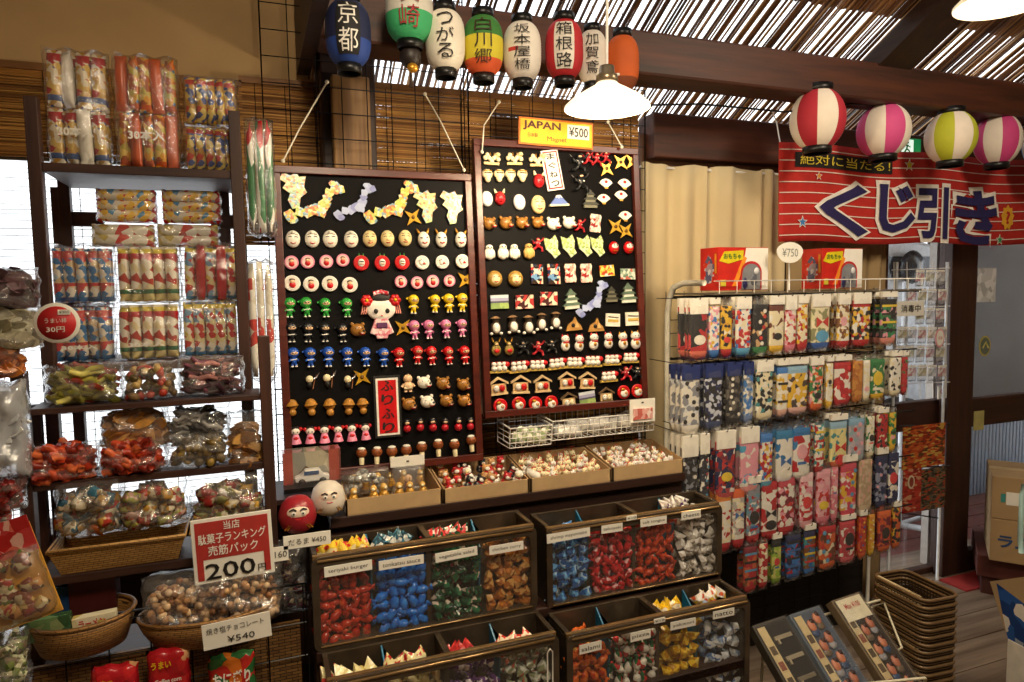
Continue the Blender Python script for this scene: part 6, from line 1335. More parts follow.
sock_row(3, [(723, 17, [Wt, Rd, Cr, Wt], Rd, '#d8802a', .1, 50, 'white and red sock pack with red toe'), (738, 13, [Cr, Rd, Wt, '#b8b0a8'], Rd, Or, .1, 50, 'cream and red sock pack'), (753, 14, [Gy, Wt, Rd, '#6a9ab0'], Rd, Gy, .1, 55, 'grey and red sock pack'),
  (769, 17, [Wt, Wt, '#f0ece4', Rd], Rd, Rd, .1, 30, 'white sock pack with crimson toe and cuff'), (786, 18, [Ml, Rd, Pk, Wt], Rd, '#c84a5a', .1, 40, 'maroon and pink sock pack'), (806, 14, [Pk, '#e8c8cc', Rd, Wt], '#e0a8ac', '#e8c0c4', .1, 50, 'pale pink sock pack'),
  (823, 15, [Pk, Rd, '#e8b0b8'], '#dd8090', '#e0a0ac', .1, 45, 'rose pink sock pack'), (834, 7, [Pk, Wt, '#d87a8a'], '#dd8090', None, .1, 50, 'narrow pink sock pack'), (848, 17, ['#d0405a', Pk, Wt, Yl], '#d84860', '#c8485a', .1, 34, 'pink sock pack with yellow patches'),
  (865, 14, ['#cdb89a', '#d8a898', '#b8a080'], '#cdb89a', None, .1, 60, 'beige sock pack'), (881, 12, [Nv, Nv, '#8a8fa8'], Nv, Nv, .05, 40, 'navy sock pack'), (893, 11, [Nv, Nv, Wt], Nv, Nv, .05, 34, 'navy sock pack with white patches')], 2)
sock_row(4, [(750, 14, [Rd, Br, '#c8603a'], Rd, Ml, .1, 40, 'red and brown sock pack'), (763, 9, [Rd, '#c8303a', Cr], Rd, None, .1, 50, 'narrow red sock pack'), (776, 10, ['#9ab83a', '#4a6a2a', '#c8c86a'], '#7a9a2a', Bk, .1, 45, 'lime green sock pack'),
  (793, 16, [Bl, '#2a5a9a', Rd, Nv], '#2a5a9a', Nv, .1, 40, 'blue sock pack'), (809, 12, ['#2a6aa8', Tl, Br], Bl, Nv, .1, 45, 'blue and teal sock pack'), (827, 18, [Or, '#c8482a', Cr, '#6a3a1e'], Or, Rd, .1, 26, 'orange sock pack with brown and cream patch'),
  (847, 16, ['#c8424a', Wt, '#b83a44'], '#dd6a70', '#c8424a', .1, 60, 'coral red sock pack'), (862, 8, ['#c84a1e', Or, Rd], Or, None, .1, 45, 'narrow orange red sock pack'), (871, 6, [Yl, '#d8902a'], Yl, None, .1, 45, 'narrow yellow sock pack'),
  (884, 14, [Or, '#d8501e', Ml], Or, Or, .1, 50, 'bright orange sock pack'), (896, 8, [Or, Yl, Bk], Or, None, .1, 50, 'narrow orange and black sock pack')], 2)
# boxed toys on the rack
def toy_box(label, x0, xf, x1, y0, y1, y):
    X0, X1, Z0, Z1 = RC(xf, y0, x1, y1, y); w, h = X1-X0, Z1-Z0; d = .10
    o = thing('toy_box', label, 'box', (X0, y, rz+.002), 'red and white toy boxes on the sock rack')
    m = MB(); m.box(0, w, 0, d, 0, h, mat('#c22a22', .35)); m.build('carton', o, bev=.001)
    m = MB(); m.prism([(w*.42, .002), (w-.001, .002), (w-.001, h-.002), (w*.55, h-.002)], -.001, 0, WHITE); m.build('white_print', o)
    m = MB(); m.prism([(w*.28, h*.1), (w*.36, h*.1), (w*.56, h*.75), (w*.5, h*.8)], -.002, -.0, mat('#e8902a', .4)); m.prism([(w*.02, h*.68), (w*.12, h*.9), (w*.5, h*.93), (w*.48, h*.72), (w*.2, h*.62)], -.002, 0, mat('#d8c41e', .4)); m.box(w*.05, w*.15, -.002, 0, h*.1, h*.25, mat('#c8b83a', .4)); m.build('yellow_print', o)
    out = [(w*.42, .004)]+[(w*.65-w*.21*math.cos(a), h*.42+h*.26*math.sin(a)) for a in [PI*k/10 for k in range(11)]]+[(w*.86, .004)]
    m = MB(); m.prism(out, -.003, -.001, mat('#b8242a', .4)); m.build('window_surround', o)
    out = [(w*.45, .004)]+[(w*.65-w*.18*math.cos(a), h*.40+h*.22*math.sin(a)) for a in [PI*k/10 for k in range(11)]]+[(w*.83, .004)]
    m = MB(); m.prism(out, -.004, -.002, mat('#8f9197', .1, .2)); m.build('clear_window', o)
    m = MB(); m.ell((w*.52, -.004, h*.16), (w*.05, .004, h*.14), mat('#2c2c58', .3), 10, 8); m.ell((w*.7, -.004, h*.25), (w*.07, .004, h*.14), mat('#5a5c66', .3), 10, 8); m.ell((w*.75, -.004, h*.45), (w*.05, .004, h*.08), mat('#d8d8dc', .3), 10, 8); m.build('toy_inside', o)
    m = MB(); m.add([(-.0012, d*.2, h*.2), (-.0012, d*.7, h*.15), (-.0012, d*.8, h*.6), (-.0012, d*.5, h*.85), (-.0012, d*.2, h*.6)], [(0, 1, 2, 3, 4)], pack(['#9a8a98', '#c8c0c8', '#5a5a78', '#c83a2a'], 60)); m.add([(-.0012, d*.06, h*.4), (-.0012, d*.16, h*.4), (-.0012, d*.18, h*.85), (-.0012, d*.08, h*.85)], [(0, 1, 2, 3)], mat('#d8902a', .4)); m.build('side_print', o)
    m = MB(); text(m, 'おもちゃ', w*.34, h*.13, (w*.27, -.0035, h*.79), mat('#2c6a2c', .5), .02); m.build('lettering', o)
toy_box('red and white toy box at the left end on top of the sock rack', 693, 718, 768, 249, 292, 1.95)
toy_box('second red and white toy box, behind the oval price card', 790, 822, 862, 252, 292, 1.95)
X0, X1, Z0, Z1 = RC(777, 242, 803, 263, 1.9); w, h = X1-X0, Z1-Z0
o = thing('price_card', 'white oval price card above the sock rack', 'sign', ((X0+X1)/2, 1.9, (Z0+Z1)/2))
m = MB(); m.prism([(w/2*math.cos(a)*(1+.05*math.sin(3*a)), h/2*math.sin(a)) for a in [2*PI*k/20 for k in range(20)]], 0, .002, PAPER); m.build('card', o)
m = MB(); text(m, '¥750', w*.6, h*.4, (0, -.001, 0), mat('#8a8a84', .6)); m.build('lettering', o)
m = MB(); m.tube([(0, .004, -h/2), (.004, .006, rz-(Z0+Z1)/2)], .003, WHITEWIRE, n=6); m.build('stem', o)

# ================================================================ red banner
Yb = 2.2
A, B_ = P(780, 140, Yb), P(1075, 140, Yb); w = B_.x-A.x; zb = P(787, 242, Yb).z; zt_b = P(782, 142, Yb).z; h = zt_b-zb
o = thing('red_banner', 'red banner with white lines and big navy Japanese lettering', 'banner', (A.x, Yb, zb))
def bw(x, z): return .005*math.sin(x*8+z*3)+.0015*math.sin(x*19)
def sheet(x0, x1, z0, z1, off, mt, nx=60, nz=10, name='cloth', fn=None):
    m = MB(); vs = []
    for k in range(nz+1):
        for i in range(nx+1): x, z = x0+(x1-x0)*i/nx, z0+(z1-z0)*k/nz; vs.append((x, bw(x, z)+off, z+.006*math.sin(x*9)))
    m.add(vs, [(k*(nx+1)+i, k*(nx+1)+i+1, (k+1)*(nx+1)+i+1, (k+1)*(nx+1)+i) for k in range(nz) for i in range(nx)], mt, None, True); return m
s = sheet(0, w, 0, h, 0, mat('#b5241c', .8, var=.08)).build('cloth', o); sm = s.modifiers.new('thick', 'SOLIDIFY'); sm.thickness = .002
m0 = MB()
for k in range(9):
    z = h*(.06+.108*k); q = sheet(0, w, z, z+.004, -.0035, mat('#e8d8cc', .8), 60, 1); m0.add(q.v, q.f, q.mats[0], None, True)
m0.build('white_lines', o)
def bent(name, s_, ww, hh_, cx_, cz_, mt, bold, off, parent=o, shear=0):
    m = MB(); text(m, s_, ww, hh_, (0, 0, 0), mt, bold)
    m.v = [(x+cx_+shear*z, bw(x+cx_, z+cz_)+off, z+cz_+.006*math.sin((x+cx_)*9)) for x, y, z in m.v]; return m.build(name, parent)
def bx(px): return P(px, 200, Yb).x-A.x
for ch, p0, p1, y0, y1 in (('く', 818, 866, 184, 236), ('じ', 876, 914, 184, 232), ('引', 916, 947, 188, 240), ('き', 954, 994, 190, 244)):
    X0, X1 = bx(p0), bx(p1); z1_, z0_ = P((p0+p1)/2, y0, Yb).z-zb, P((p0+p1)/2, y1, Yb).z-zb
    bent('white_outline', ch, (X1-X0)*1.16, (z1_-z0_)*1.16, (X0+X1)/2, (z0_+z1_)/2, mat('#ece4da', .8), .075, -.007)
    bent('lettering', ch, X1-X0, z1_-z0_, (X0+X1)/2, (z0_+z1_)/2, mat('#231c52', .8), .03, -.012)
X0, X1 = bx(795), bx(890); zz = P(840, 163, Yb).z-zb
q = sheet(X0, X1, zz-.03, zz+.03, -.004, mat('#171310', .8), 30, 3); q.build('black_strip', o)
bent('lettering', '絶対に当たる！', (X1-X0)*.92, .042, (X0+X1)/2, zz, mat('#d8c23a', .8), .0, -.010)
for px, py, c_, r in ((803, 222, '#3a78b8', .02), (999, 240, '#2c8a4a', .02), (908, 165, '#d8c22a', .022), (818, 176, '#d88a2a', .014)):
    xx, z_ = bx(px), P(px, py, Yb).z-zb; out = [(r*(1 if k % 2 == 0 else .42)*math.sin(k*PI/5), r*(1 if k % 2 == 0 else .42)*math.cos(k*PI/5)) for k in range(10)]
    m = MB(); m.prism([(x*1.35, z*1.35) for x, z in out], -.001, 0, WHITE); m.prism(out, -.002, -.001, mat(c_, .8)); q = m.build('star', o, (xx, bw(xx, z_)-.005, z_))
xx, z_ = bx(1006), P(1006, 218, Yb).z-zb; m = MB(); m.prism([(.045*(1 if k % 2 == 0 else .78)*math.sin(k*PI/9), .06*(1 if k % 2 == 0 else .78)*math.cos(k*PI/9)) for k in range(18)], -.002, 0, mat('#e0a62a', .8)); m.build('yellow_burst', o, (xx, bw(xx, z_)-.005, z_))
m = MB(); text(m, '?', .03, .06, (0, 0, 0), mat('#b5241c', .8), .03); m.build('lettering', o, (xx, bw(xx, z_)-.0085, z_))
m = MB(); m.tube([(0, 0, h), (0, .02, h+.08), (0, .05, h+.14)], .003, WHITE, n=5); m.build('tie', o)

# ================================================================ lanterns
def lantern(label, cx, y0, y1, wpx, Y, kind, cols, txt=None, tcol=None, stripes=None, g=None, panel=None, lower=None):
    X0, X1, Z0, Z1 = RC(cx-wpx/2, y0, cx+wpx/2, y1, Y); r, h = (X1-X0)/2, Z1-Z0; tx = (cx-512)/F; r *= (.935-tx*.355)/math.sqrt(1+tx*tx)
    o = thing('paper_lantern', label, 'lantern', ((X0+X1)/2, Y, Z0), g); n = 32; K = 22; cap = h*.10; vs = []
    hb = h-2*cap
    pw = 2.0 if kind == 'round' else 3.2
    for k in range(K*2+1):
        v = 2*k/(K*2)-1; q = (1-abs(v*(.86 if kind == 'round' else .93))**pw)**(1/pw if kind == 'round' else .5); rr_ = r*q*(1-.012*(k % 2))
        for j in range(n): vs.append((rr_*math.cos(2*PI*j/n), rr_*math.sin(2*PI*j/n), cap+hb*(v+1)/2))
    m = MB(); b0 = 0
    ml = [mat(c_, .7, var=.04) for c_ in cols]; m.add(vs, [], ml[0]); 
    for k in range(K*2):
        for j in range(n):
            if kind == 'round': mt = ml[(j*8//n+stripes) % 2]
            else: mt = ml[min(len(ml)-1, int(lower(k/(K*2), j/n)))] if lower else ml[0]
            m.f.append((k*n+j, k*n+(j+1) % n, (k+1)*n+(j+1) % n, (k+1)*n+j)); m.m.append(m.mi(mt)); m.s.append(True)
    m.build('paper_shade', o)
    rc_ = r*(.52 if kind == 'round' else .55)
    for z0_, z1_ in ((0, cap*1.15), (h-cap*1.15, h)): m = MB(); m.lathe([(rc_*.9, z0_), (rc_, z0_), (rc_, z1_), (rc_*.9, z1_), (rc_*.9, z0_)], BLACK, 24); m.build('black_ring', o)
    top = roofz(Y)-Z1
    m = MB(); m.tube([(-rc_*.95, 0, h), (-rc_*.5, 0, h+.02), (0, 0, h+.035), (rc_*.5, 0, h+.02), (rc_*.95, 0, h)], .0012, IRON, n=4); m.tube([(0, 0, h+.035), (0, 0, min(h+top, h+.6))], .0012, IRON, n=4); m.build('hanging_wire', o)
    if txt:
        k = len(txt); m = MB()
        rot = math.atan2((X0+X1)/2, Y)   # the lettering faces the middle of the shop
        for i, ch in enumerate(txt):
            hc = hb*.80/k; zc = cap+hb*.9-hc*(i+.5)
            mm = MB(); wd = r*.85; 
            if panel:
                for e_ in range(10): mm.add([(-wd*.62+wd*.124*(e_+a_), 0, zc+hc*(b_-.5)) for a_, b_ in ((0, 0), (1, 0), (1, .25), (0, .25), (1, .5), (0, .5), (1, .75), (0, .75), (1, 1), (0, 1))], [(0, 1, 2, 3), (3, 2, 4, 5), (5, 4, 6, 7), (7, 6, 8, 9)], mat(panel, .7))
            text(mm, ch, wd*.95, hc*.86, (0, -.002, zc), mat(tcol, .7), .0)
            def wrap(v):
                x, y_, z = v; a = x/r; vv = 2*(z-cap)/hb-1; q = max(.1, 1-abs(vv*.93)**3.2)**.5; R2 = r*q+.0022-y_*1.6
                return (R2*math.sin(a), -R2*math.cos(a), z)
            m.add([wrap(v) for v in mm.v], mm.f, INK, RM('Z', -math.degrees(rot)))
            kk = len(mm.f)
            for i2, mi_ in enumerate(mm.m): m.m[len(m.m)-kk+i2] = m.mi(mm.mats[mi_])
        m.build('lettering', o)
    return o
lg1 = 'small souvenir lanterns hanging in a row'; Y1 = 1.86
lantern('dark blue souvenir lantern with white lettering, leftmost of the row', 348, -6, 74, 46, Y1, 'long', ['#121b42', '#1f3f8c'], '京都', '#e8e4dc', g=lg1, panel='#151212', lower=lambda v, a: 1 if v < .35 else 0)  # brighter blue toward the bottom paints the glow into the paper
lantern('white souvenir lantern with green base and red lettering', 409, -25, 50, 48, Y1, 'long', ['#d8d4c8', '#3fb070'], '長崎', '#a8303a', g=lg1, lower=lambda v, a: 1 if v < .42 else 0)
lantern('plain white souvenir lantern with black lettering', 445, 4, 78, 40, Y1, 'long', ['#ece4d4'], 'つがる', '#1a1614', g=lg1)
lantern('green, yellow and orange souvenir lantern', 483, 10, 83, 40, Y1, 'long', ['#3a7a34', '#d8c832', '#d8582a'], '白川郷', '#3a2a18', g=lg1, lower=lambda v, a: 2 if v < .22 else (1 if v < .6 else 0))
lantern('white souvenir lantern with red marks and black lettering', 522, 16, 88, 38, Y1, 'long', ['#e8e0d4', '#c83a3a'], '坂本屋橋', '#2a2422', g=lg1, lower=lambda v, a: 1 if .42 < v < .5 and .55 < a < .65 else 0)
lantern('red souvenir lantern with white bordered black lettering', 564, 14, 86, 38, Y1, 'long', ['#b8222a', '#e8e0d4'], '箱根路', '#141210', g=lg1, panel='#e4dcd0')
lantern('white souvenir lantern half hidden behind the red one', 592, 25, 90, 30, Y1+.07, 'long', ['#e8e0d4'], '加賀鳶', '#141210', g=lg1)
lantern('orange souvenir lantern, rightmost of the row by the pendant lamp', 622, 30, 98, 34, Y1+.05, 'long', ['#c85a1c', '#7a3a18'], None, None, g=lg1, lower=lambda v, a: 1 if v < .2 else 0)
# small gourd and rattle hanging below the green based lantern
o = thing('hanging_ornament', 'dark ornament with golden bell hanging under the green based lantern', 'ornament', P(411, 72, Y1))
m = MB(); m.ell((0, 0, .04), (.030, .028, .032), mat('#241a16', .5), 16, 10); m.build('ball', o); m = MB(); m.ell((0, -.02, .005), (.016, .012, .013), GOLD, 12, 8); m.build('bell', o); m = MB(); m.tube([(0, 0, -.04), (0, 0, 0)], [.006, .003], mat('#3a2a20', .7), n=6); m.tube([(0, 0, .07), (0, 0, .25)], .001, IRON, n=4); m.build('tassel', o)
lg2 = 'round striped lanterns over the red banner'
for i, (cx_, y0, y1, wp, c_, lab) in enumerate(((817, 85, 154, 58, '#b32636', 'red and white striped round lantern, first above the banner'), (883, 101, 161, 57, '#d04a86', 'pink and white striped round lantern beside the red one'), (950, 108, 167, 56, '#b8bc2c', 'yellow green and white striped round lantern'),
        (997, 111, 169, 52, '#c8407c', 'pink and white striped round lantern beside the yellow green one'), (1046, 116, 172, 52, '#3a8ab8', 'striped round lantern cut off by the right picture edge'))):
    lantern(lab, cx_, y0, y1, wp, 2.0+.045*(i % 2), 'round', [c_, '#e9dccb'], stripes=i % 2 if i != 1 else 1, g=lg2)
m = MB(); m.tube([P(612, 112, 2.0), P(650, 105, 2.02), P(700, 104, 2.04), P(745, 108, 2.04), P(785, 112, 2.04), P(850, 104, 2.04), P(930, 108, 2.04), P(1040, 116, 2.04)], .0035, IRON, n=6); tag(m.build('lantern_cable'), 'dark cable carrying the round lanterns below the beam', 'cable')
# exit sign
X0, X1, Z0, Z1 = RC(893, 138, 921, 156, 2.32); w, h = X1-X0, Z1-Z0
o = thing('exit_sign', 'green and white exit sign with running figure above the doors', 'sign', (X0, 2.32, Z0))
m = MB(); m.box(0, w, 0, .03, 0, h, mat('#1c8a4c', .4, emit=.5)); m.build('housing', o, bev=.002)
m = MB(); m.box(w*.3, w*.72, -.001, 0, h*.08, h*.92, mat('#dff0e0', .4, emit=.9)); m.build('white_panel', o)
m = MB(); m.ell((w*.5, -.002, h*.75), (w*.05, .001, h*.08), GREEN, 10, 6); m.tube([(w*.5, -.002, h*.62), (w*.47, -.002, h*.4), (w*.4, -.002, h*.2)], h*.05, GREEN, n=5); m.tube([(w*.47, -.002, h*.4), (w*.56, -.002, h*.3), (w*.6, -.002, h*.15)], h*.045, GREEN, n=5); m.tube([(w*.4, -.002, h*.55), (w*.5, -.002, h*.6), (w*.6, -.002, h*.5)], h*.035, GREEN, n=5); m.build('running_figure', o)

# ================================================================ things by the doors
def print_pack(name, label, rect, y, mt, cat, g=None, strs=(), hdr=None):
    X0, X1, Z0, Z1 = RC(*rect, y); w, h = X1-X0, Z1-Z0; o = thing(name, label, cat, (X0, y, Z0), g)
    m = MB(); m.box(0, w, 0, .004, 0, h, mt); m.build('printed_card', o)
    if hdr: m = MB(); m.box(0, w, -.001, 0, h*.85, h, hdr); m.build('header', o)
    if strs:
        m = MB()
        for s_, cx_, cz_, tw, th, mt2 in strs: text(m, s_, tw*w, th*h, (cx_*w, -.002, cz_*h), mt2, .01)
        m.build('lettering', o)
    return o
MAGO = pack(['#b84a26', '#c8642e', '#8a2c1e', '#c8a04a', '#b84a26', '#5a3a22'], 75, stretch=(.5, 1, 1.6)); MAGD = pack(['#3a332a', '#5a5240', '#7a5a3a', '#a0402a', '#28241e'], 80, stretch=(.6, 1, 1.6)); MAGR = pack(['#a8302a', '#b83a2e', '#8a2420', '#c8906a'], 60, stretch=(.6, 1, 1.6))
print_pack('cloth_poster', 'orange printed cloth hanging inside the left glass door', (903, 425, 945, 467), 2.30, MAGO, 'poster')
print_pack('cloth_poster', 'red printed cloth with pale oval hanging under the orange one', (903, 469, 921, 512), 2.28, MAGR, 'poster')
print_pack('cloth_poster', 'dark printed cloth hanging under the orange one', (921, 468, 945, 509), 2.29, MAGD, 'poster')
c = P(911, 482, 2.277); m = MB(); m.prism([(.022*math.cos(a), .033*math.sin(a)) for a in [2*PI*k/16 for k in range(16)]], -.002, 0, mat('#d8c8a8', .6)); m.prism([(.014*math.cos(a), .024*math.sin(a)) for a in [2*PI*k/16 for k in range(16)]], -.003, -.002, mat('#8a3a2a', .6)); tag(m.build('oval_badge', None, c), 'pale oval badge on the red printed cloth', 'badge')
gk = 'clear keychain packs hanging by the door'; pinks = [pack(['#e0b8bc', '#efe6e4', '#c88a98', '#d8d4cc'], 60), pack(['#d8d0a8', '#efeee0', '#b8b8a0', '#c8a8a0'], 60), pack(['#c8ccd2', '#e8e8ea', '#a8b0b8', '#e0c0b8'], 60)]
pk = None; k = 0
for r_ in range(6):
    for cc_ in range(5):
        px, py = 900+cc_*10+(r_ % 2)*2, 278+r_*19
        if px < 912 and py < 322: continue
        X0, X1, Z0, Z1 = RC(px-4.2, py-8, px+4.2, py+8, 2.30+.02*(cc_ % 2)); w, h = X1-X0, Z1-Z0
        if k < 3:
            pk_ = bpy.data.objects.new('keychain_pack', None); COL.objects.link(pk_)
            m = MB(); m.box(-w/2, w/2, -.002, .0, -h*.2, h*.32, pinks[k]); m.box(-w/2, w/2, -.002, 0, h*.36, h/2, PAPER); m.build('printed_charm', pk_); m = MB(); pillow(m, w*1.05, h*1.05, .01, FILM2, 5, 6, .1, k, None, 5); m.build('clear_bag', pk_)
            pk = (pk or [])+[pk_]; ob = pk_
        else: ob = dup(pk[k % 3])
        ob.location = ((X0+X1)/2, 2.30+.02*(cc_ % 2), (Z0+Z1)/2); tag(ob, f'small clear charm pack by the glass door, row {NUM[r_+1]} from top, {nth(cc_, 5)}', 'keychain', gk); k += 1
o = thing('keychain_disc', 'pink oval charm pack hanging among the clear packs', 'keychain', P(940, 338, 2.27)); m = MB(); m.prism([(.030*math.cos(a), .044*math.sin(a)) for a in [2*PI*k/20 for k in range(20)]], 0, .003, mat('#dc9aa0', .5)); m.build('disc', o); m = MB(); m.prism([(.023*math.cos(a), .036*math.sin(a)) for a in [2*PI*k/20 for k in range(20)]], -.001, 0, PAPER); text(m, '招福', .026, .016, (0, -.002, 0), mat('#c8707a', .5)); m.build('print', o)
o = thing('keychain_rack', 'white wire rack of clear packs inside the left glass door', 'rack', (0, 0, 0)); m = MB()
for q in range(4): a, b = P(892, 270+q*38, 2.34), P(950, 268+q*38, 2.34); m.tube([a, b], .002, WHITEWIRE, n=5)
for q in range(5): a, b = P(894+q*13, 262, 2.345), P(894+q*13, 398, 2.345); m.tube([a, b], .002, WHITEWIRE, n=5)
m.build('wire_mesh', o)
for px in (897, 948): a = P(px, 262, 2.35); m = MB(); m.tube([(a.x, a.y, 0), a], .007, mat('#d8dce0', .3), n=8); m.build('post', o)
for p0, p1 in (((897, 426), (950, 424)), ((897, 468), (950, 466)), ((897, 512), (938, 518))): a, b = P(*p0, 2.325), P(*p1, 2.325); m = MB(); m.tube([a, b], .0035, IRON, n=6); m.build('display_rod', o)
print_pack('door_notice', 'white framed notice above the keychain packs', (897, 301, 924, 316), 2.285, PAPER, 'sign', strs=[('消毒中', .5, .5, .72, .5, INK)])
dn = [o_ for o_ in COL.objects if o_.name.startswith('door_notice')][0]
m = MB(); m.tube([(.05, .004, .03), (.05, .058, .03)], .002, WHITEWIRE, n=5); m.build('hook', dn)
print_pack('open_sign', 'white Open sign with pink lettering on the left door', (938, 385, 963, 398), 2.38, PAPER, 'sign', strs=[('Open', .38, .5, .6, .55, mat('#c23a6a', .5)), ('中', .84, .5, .14, .3, mat('#c23a6a', .5))])
print_pack('window_paper', 'white paper on the right glass door', (978, 268, 996, 302), 2.36, pack(['#c8ccd0', '#dfe2e4', '#b0b4b8'], 30), 'paper')
print_pack('window_paper', 'pale yellow paper low on the right glass door', (974, 411, 984, 430), 2.36, mat('#b8b070', .6), 'paper')
o = thing('round_sticker', 'round yellowish sticker on the right glass door', 'sticker', P(985, 346, 2.36)); m = MB(); m.prism([(.042*math.cos(a), .052*math.sin(a)) for a in [2*PI*k/24 for k in range(24)]], 0, .002, mat('#b8ac58', .6)); m.build('disc', o); m = MB(); m.prism([(.034*math.cos(a), .043*math.sin(a)) for a in [2*PI*k/24 for k in range(24)]], -.001, 0, mat('#6a7468', .6)); m.build('centre', o); m = MB(); m.tube([(-.02, -.003, -.01), (0, -.003, .02), (.02, -.003, -.01)], .004, mat('#c8bc6a', .6), n=5); m.build('mark', o)
# wheeled rack base outside
o = thing('rack_base', 'white wheeled rack base standing on the red deck outside', 'rack', (0, 0, 0)); WB = mat('#dfe3e6', .35); m = MB(); a, b = P(898, 541, 2.8), P(941, 553, 2.62); a.z = b.z = .10; m.tube([a, b], .018, WB, n=8); m.build('foot_bar', o)
c2 = P(930, 535, 2.85); c2.z = .10; m = MB(); m.tube([a+Vector((-.02, 0, 0)), c2], .014, WB, n=8); m.build('cross_bar', o)
for q in (b, c2): m = MB(); m.lathe([(0, -.015), (.03, -.015), (.03, .015), (0, .015)], WB, 14, TM(q.x, q.y, .03-.01) @ RM('X', 90)); m.tube([(q.x, q.y, .05), (q.x, q.y, .1)], .008, IRON, n=6); m.build('caster', o)
m = MB(); m.tube([a, (a.x, a.y, 1.5)], .015, WB, n=8); m.build('post', o)
m = MB(); c = PZ(955, 578, .0); m.box(c.x-.10, c.x+.22, 2.2, 2.34, 0, .008, mat('#9c2a26', .9)); tag(m.build('door_mat'), 'small red mat at the foot of the door post', 'mat')

# ================================================================ cardboard boxes at the right edge
CB = mat('#a88b62', .8, var=.08, scale=8)
def carton(label, px, py, Z0, w, d, h, ang, mt=CB, g='cardboard boxes stacked by the right door'):
    c = PZ(px, py, Z0); o = thing('cardboard_box', label, 'box', (c.x, c.y, Z0), g, rot=(0, 0, math.radians(ang)))
    m = MB(); m.box(0, w, 0, d, 0, h, mt); m.build('carton', o, bev=.004)
    m = MB(); m.box(0, w, d/2-.025, d/2+.025, h, h+.001, mat('#c4a878', .3)); m.build('packing_tape', o); return o
cb = carton('lower cardboard box with blue lettering by the right door', 989, 560, .20, .5, .34, .20, -52)
m = MB(); text(m, 'ラムネ', .20, .06, (.13, -.003, .10), mat('#2c4a78', .6), .03); m.build('lettering', cb)
cb = dup(cb, label='upper cardboard box with white label by the right door'); cb.location.z = .402
for ch in list(cb.children):
    if ch.name.startswith('lettering'): bpy.data.objects.remove(ch)
m = MB(); m.box(.055, .16, -.002, 0, .07, .13, PAPER); m.build('white_label', cb); m = MB(); m.box(.035, .053, -.0015, 0, .08, .12, mat('#3a8a84', .6)); m.box(.165, .185, -.0015, 0, .09, .125, mat('#3a8a84', .6)); m.build('green_print', cb)
c = PZ(968, 585, .02); o = thing('crate', 'dark red flat crate under the cardboard boxes', 'crate', (c.x, c.y, 0), rot=(0, 0, math.radians(-52)))
m = MB(); m.box(.05, .7, -.02, .4, .0, .09, mat('#4a211c', .7)); m.build('lower_tray', o, bev=.004); m = MB(); m.box(.03, .72, -.04, .42, .09, .195, mat('#5a2a22', .7)); m.build('upper_tray', o, bev=.004)
c = PZ(999, 640, .34); c.y -= .26; o = thing('open_carton', 'open blue and white carton of snacks at the lower right corner', 'box', (c.x, c.y, 0), rot=(0, 0, math.radians(-8)))
m = MB(); m.box(0, .4, 0, .26, 0, .34, mat('#d8d4cc', .6)); m.build('white_body', o, bev=.003)
m = MB(); m.add([(0, 0, .34), (.4, 0, .34), (.4, -.05, .42), (0, -.05, .42)], [(0, 1, 2, 3), (3, 2, 1, 0)], pack(['#2a5aa8', '#3a78c8', '#e8e4dc', '#1c3f80', '#3a78c8'], 26)); m.build('blue_flap', o)
m = MB(); m.add([(0, 0, .34), (0, .26, .34), (-.03, .28, .52), (-.03, -.02, .44)], [(0, 1, 2, 3), (3, 2, 1, 0)], pack(['#2a5aa8', '#a8b8d0', '#e8e4dc', '#1c3f80'], 26)); m.build('side_flap', o)
m = MB(); m.add([(0, .26, .34), (.4, .26, .34), (.4, .33, .50), (0, .33, .50)], [(0, 1, 2, 3), (3, 2, 1, 0)], CB); m.build('back_flap', o)
mm = MB(); pillow(mm, .085, .06, .03, pack(['#d84a2a', '#3a8a4a', '#e8c83a', '#e8e0d0'], 40), 6, 6, .1, 3, None, 2.5); g0 = None
for i in range(10):
    ob = mm.build('snack_packet') if g0 is None else g0.copy()
    if g0 is None: g0 = ob
    else: COL.objects.link(ob)
    v = Vector((.05+.075*(i % 5), .07+.11*(i//5), .37+.01*(i % 3))); v.rotate(Euler((0, 0, math.radians(-8)))); ob.location = Vector((c.x, c.y, 0))+v; ob.rotation_euler = (-1.0+R_.uniform(-.3, .3), R_.uniform(-.4, .4), R_.uniform(-.5, .5)); tag(ob, 'colourful snack packet lying in the open blue and white carton', 'snack packet', 'snack packets in the open carton')
c = P(1022, 540, 1.7); m = MB(); m.tube([(c.x, c.y, c.z-.05), (c.x-.01, c.y, c.z), (c.x-.01, c.y, c.z+.18), (c.x, c.y, c.z+.22)], .010, mat('#b8dcd8', .2), n=8); tag(m.build('clear_tube'), 'pale translucent handle at the right picture edge before the boxes', 'tube')

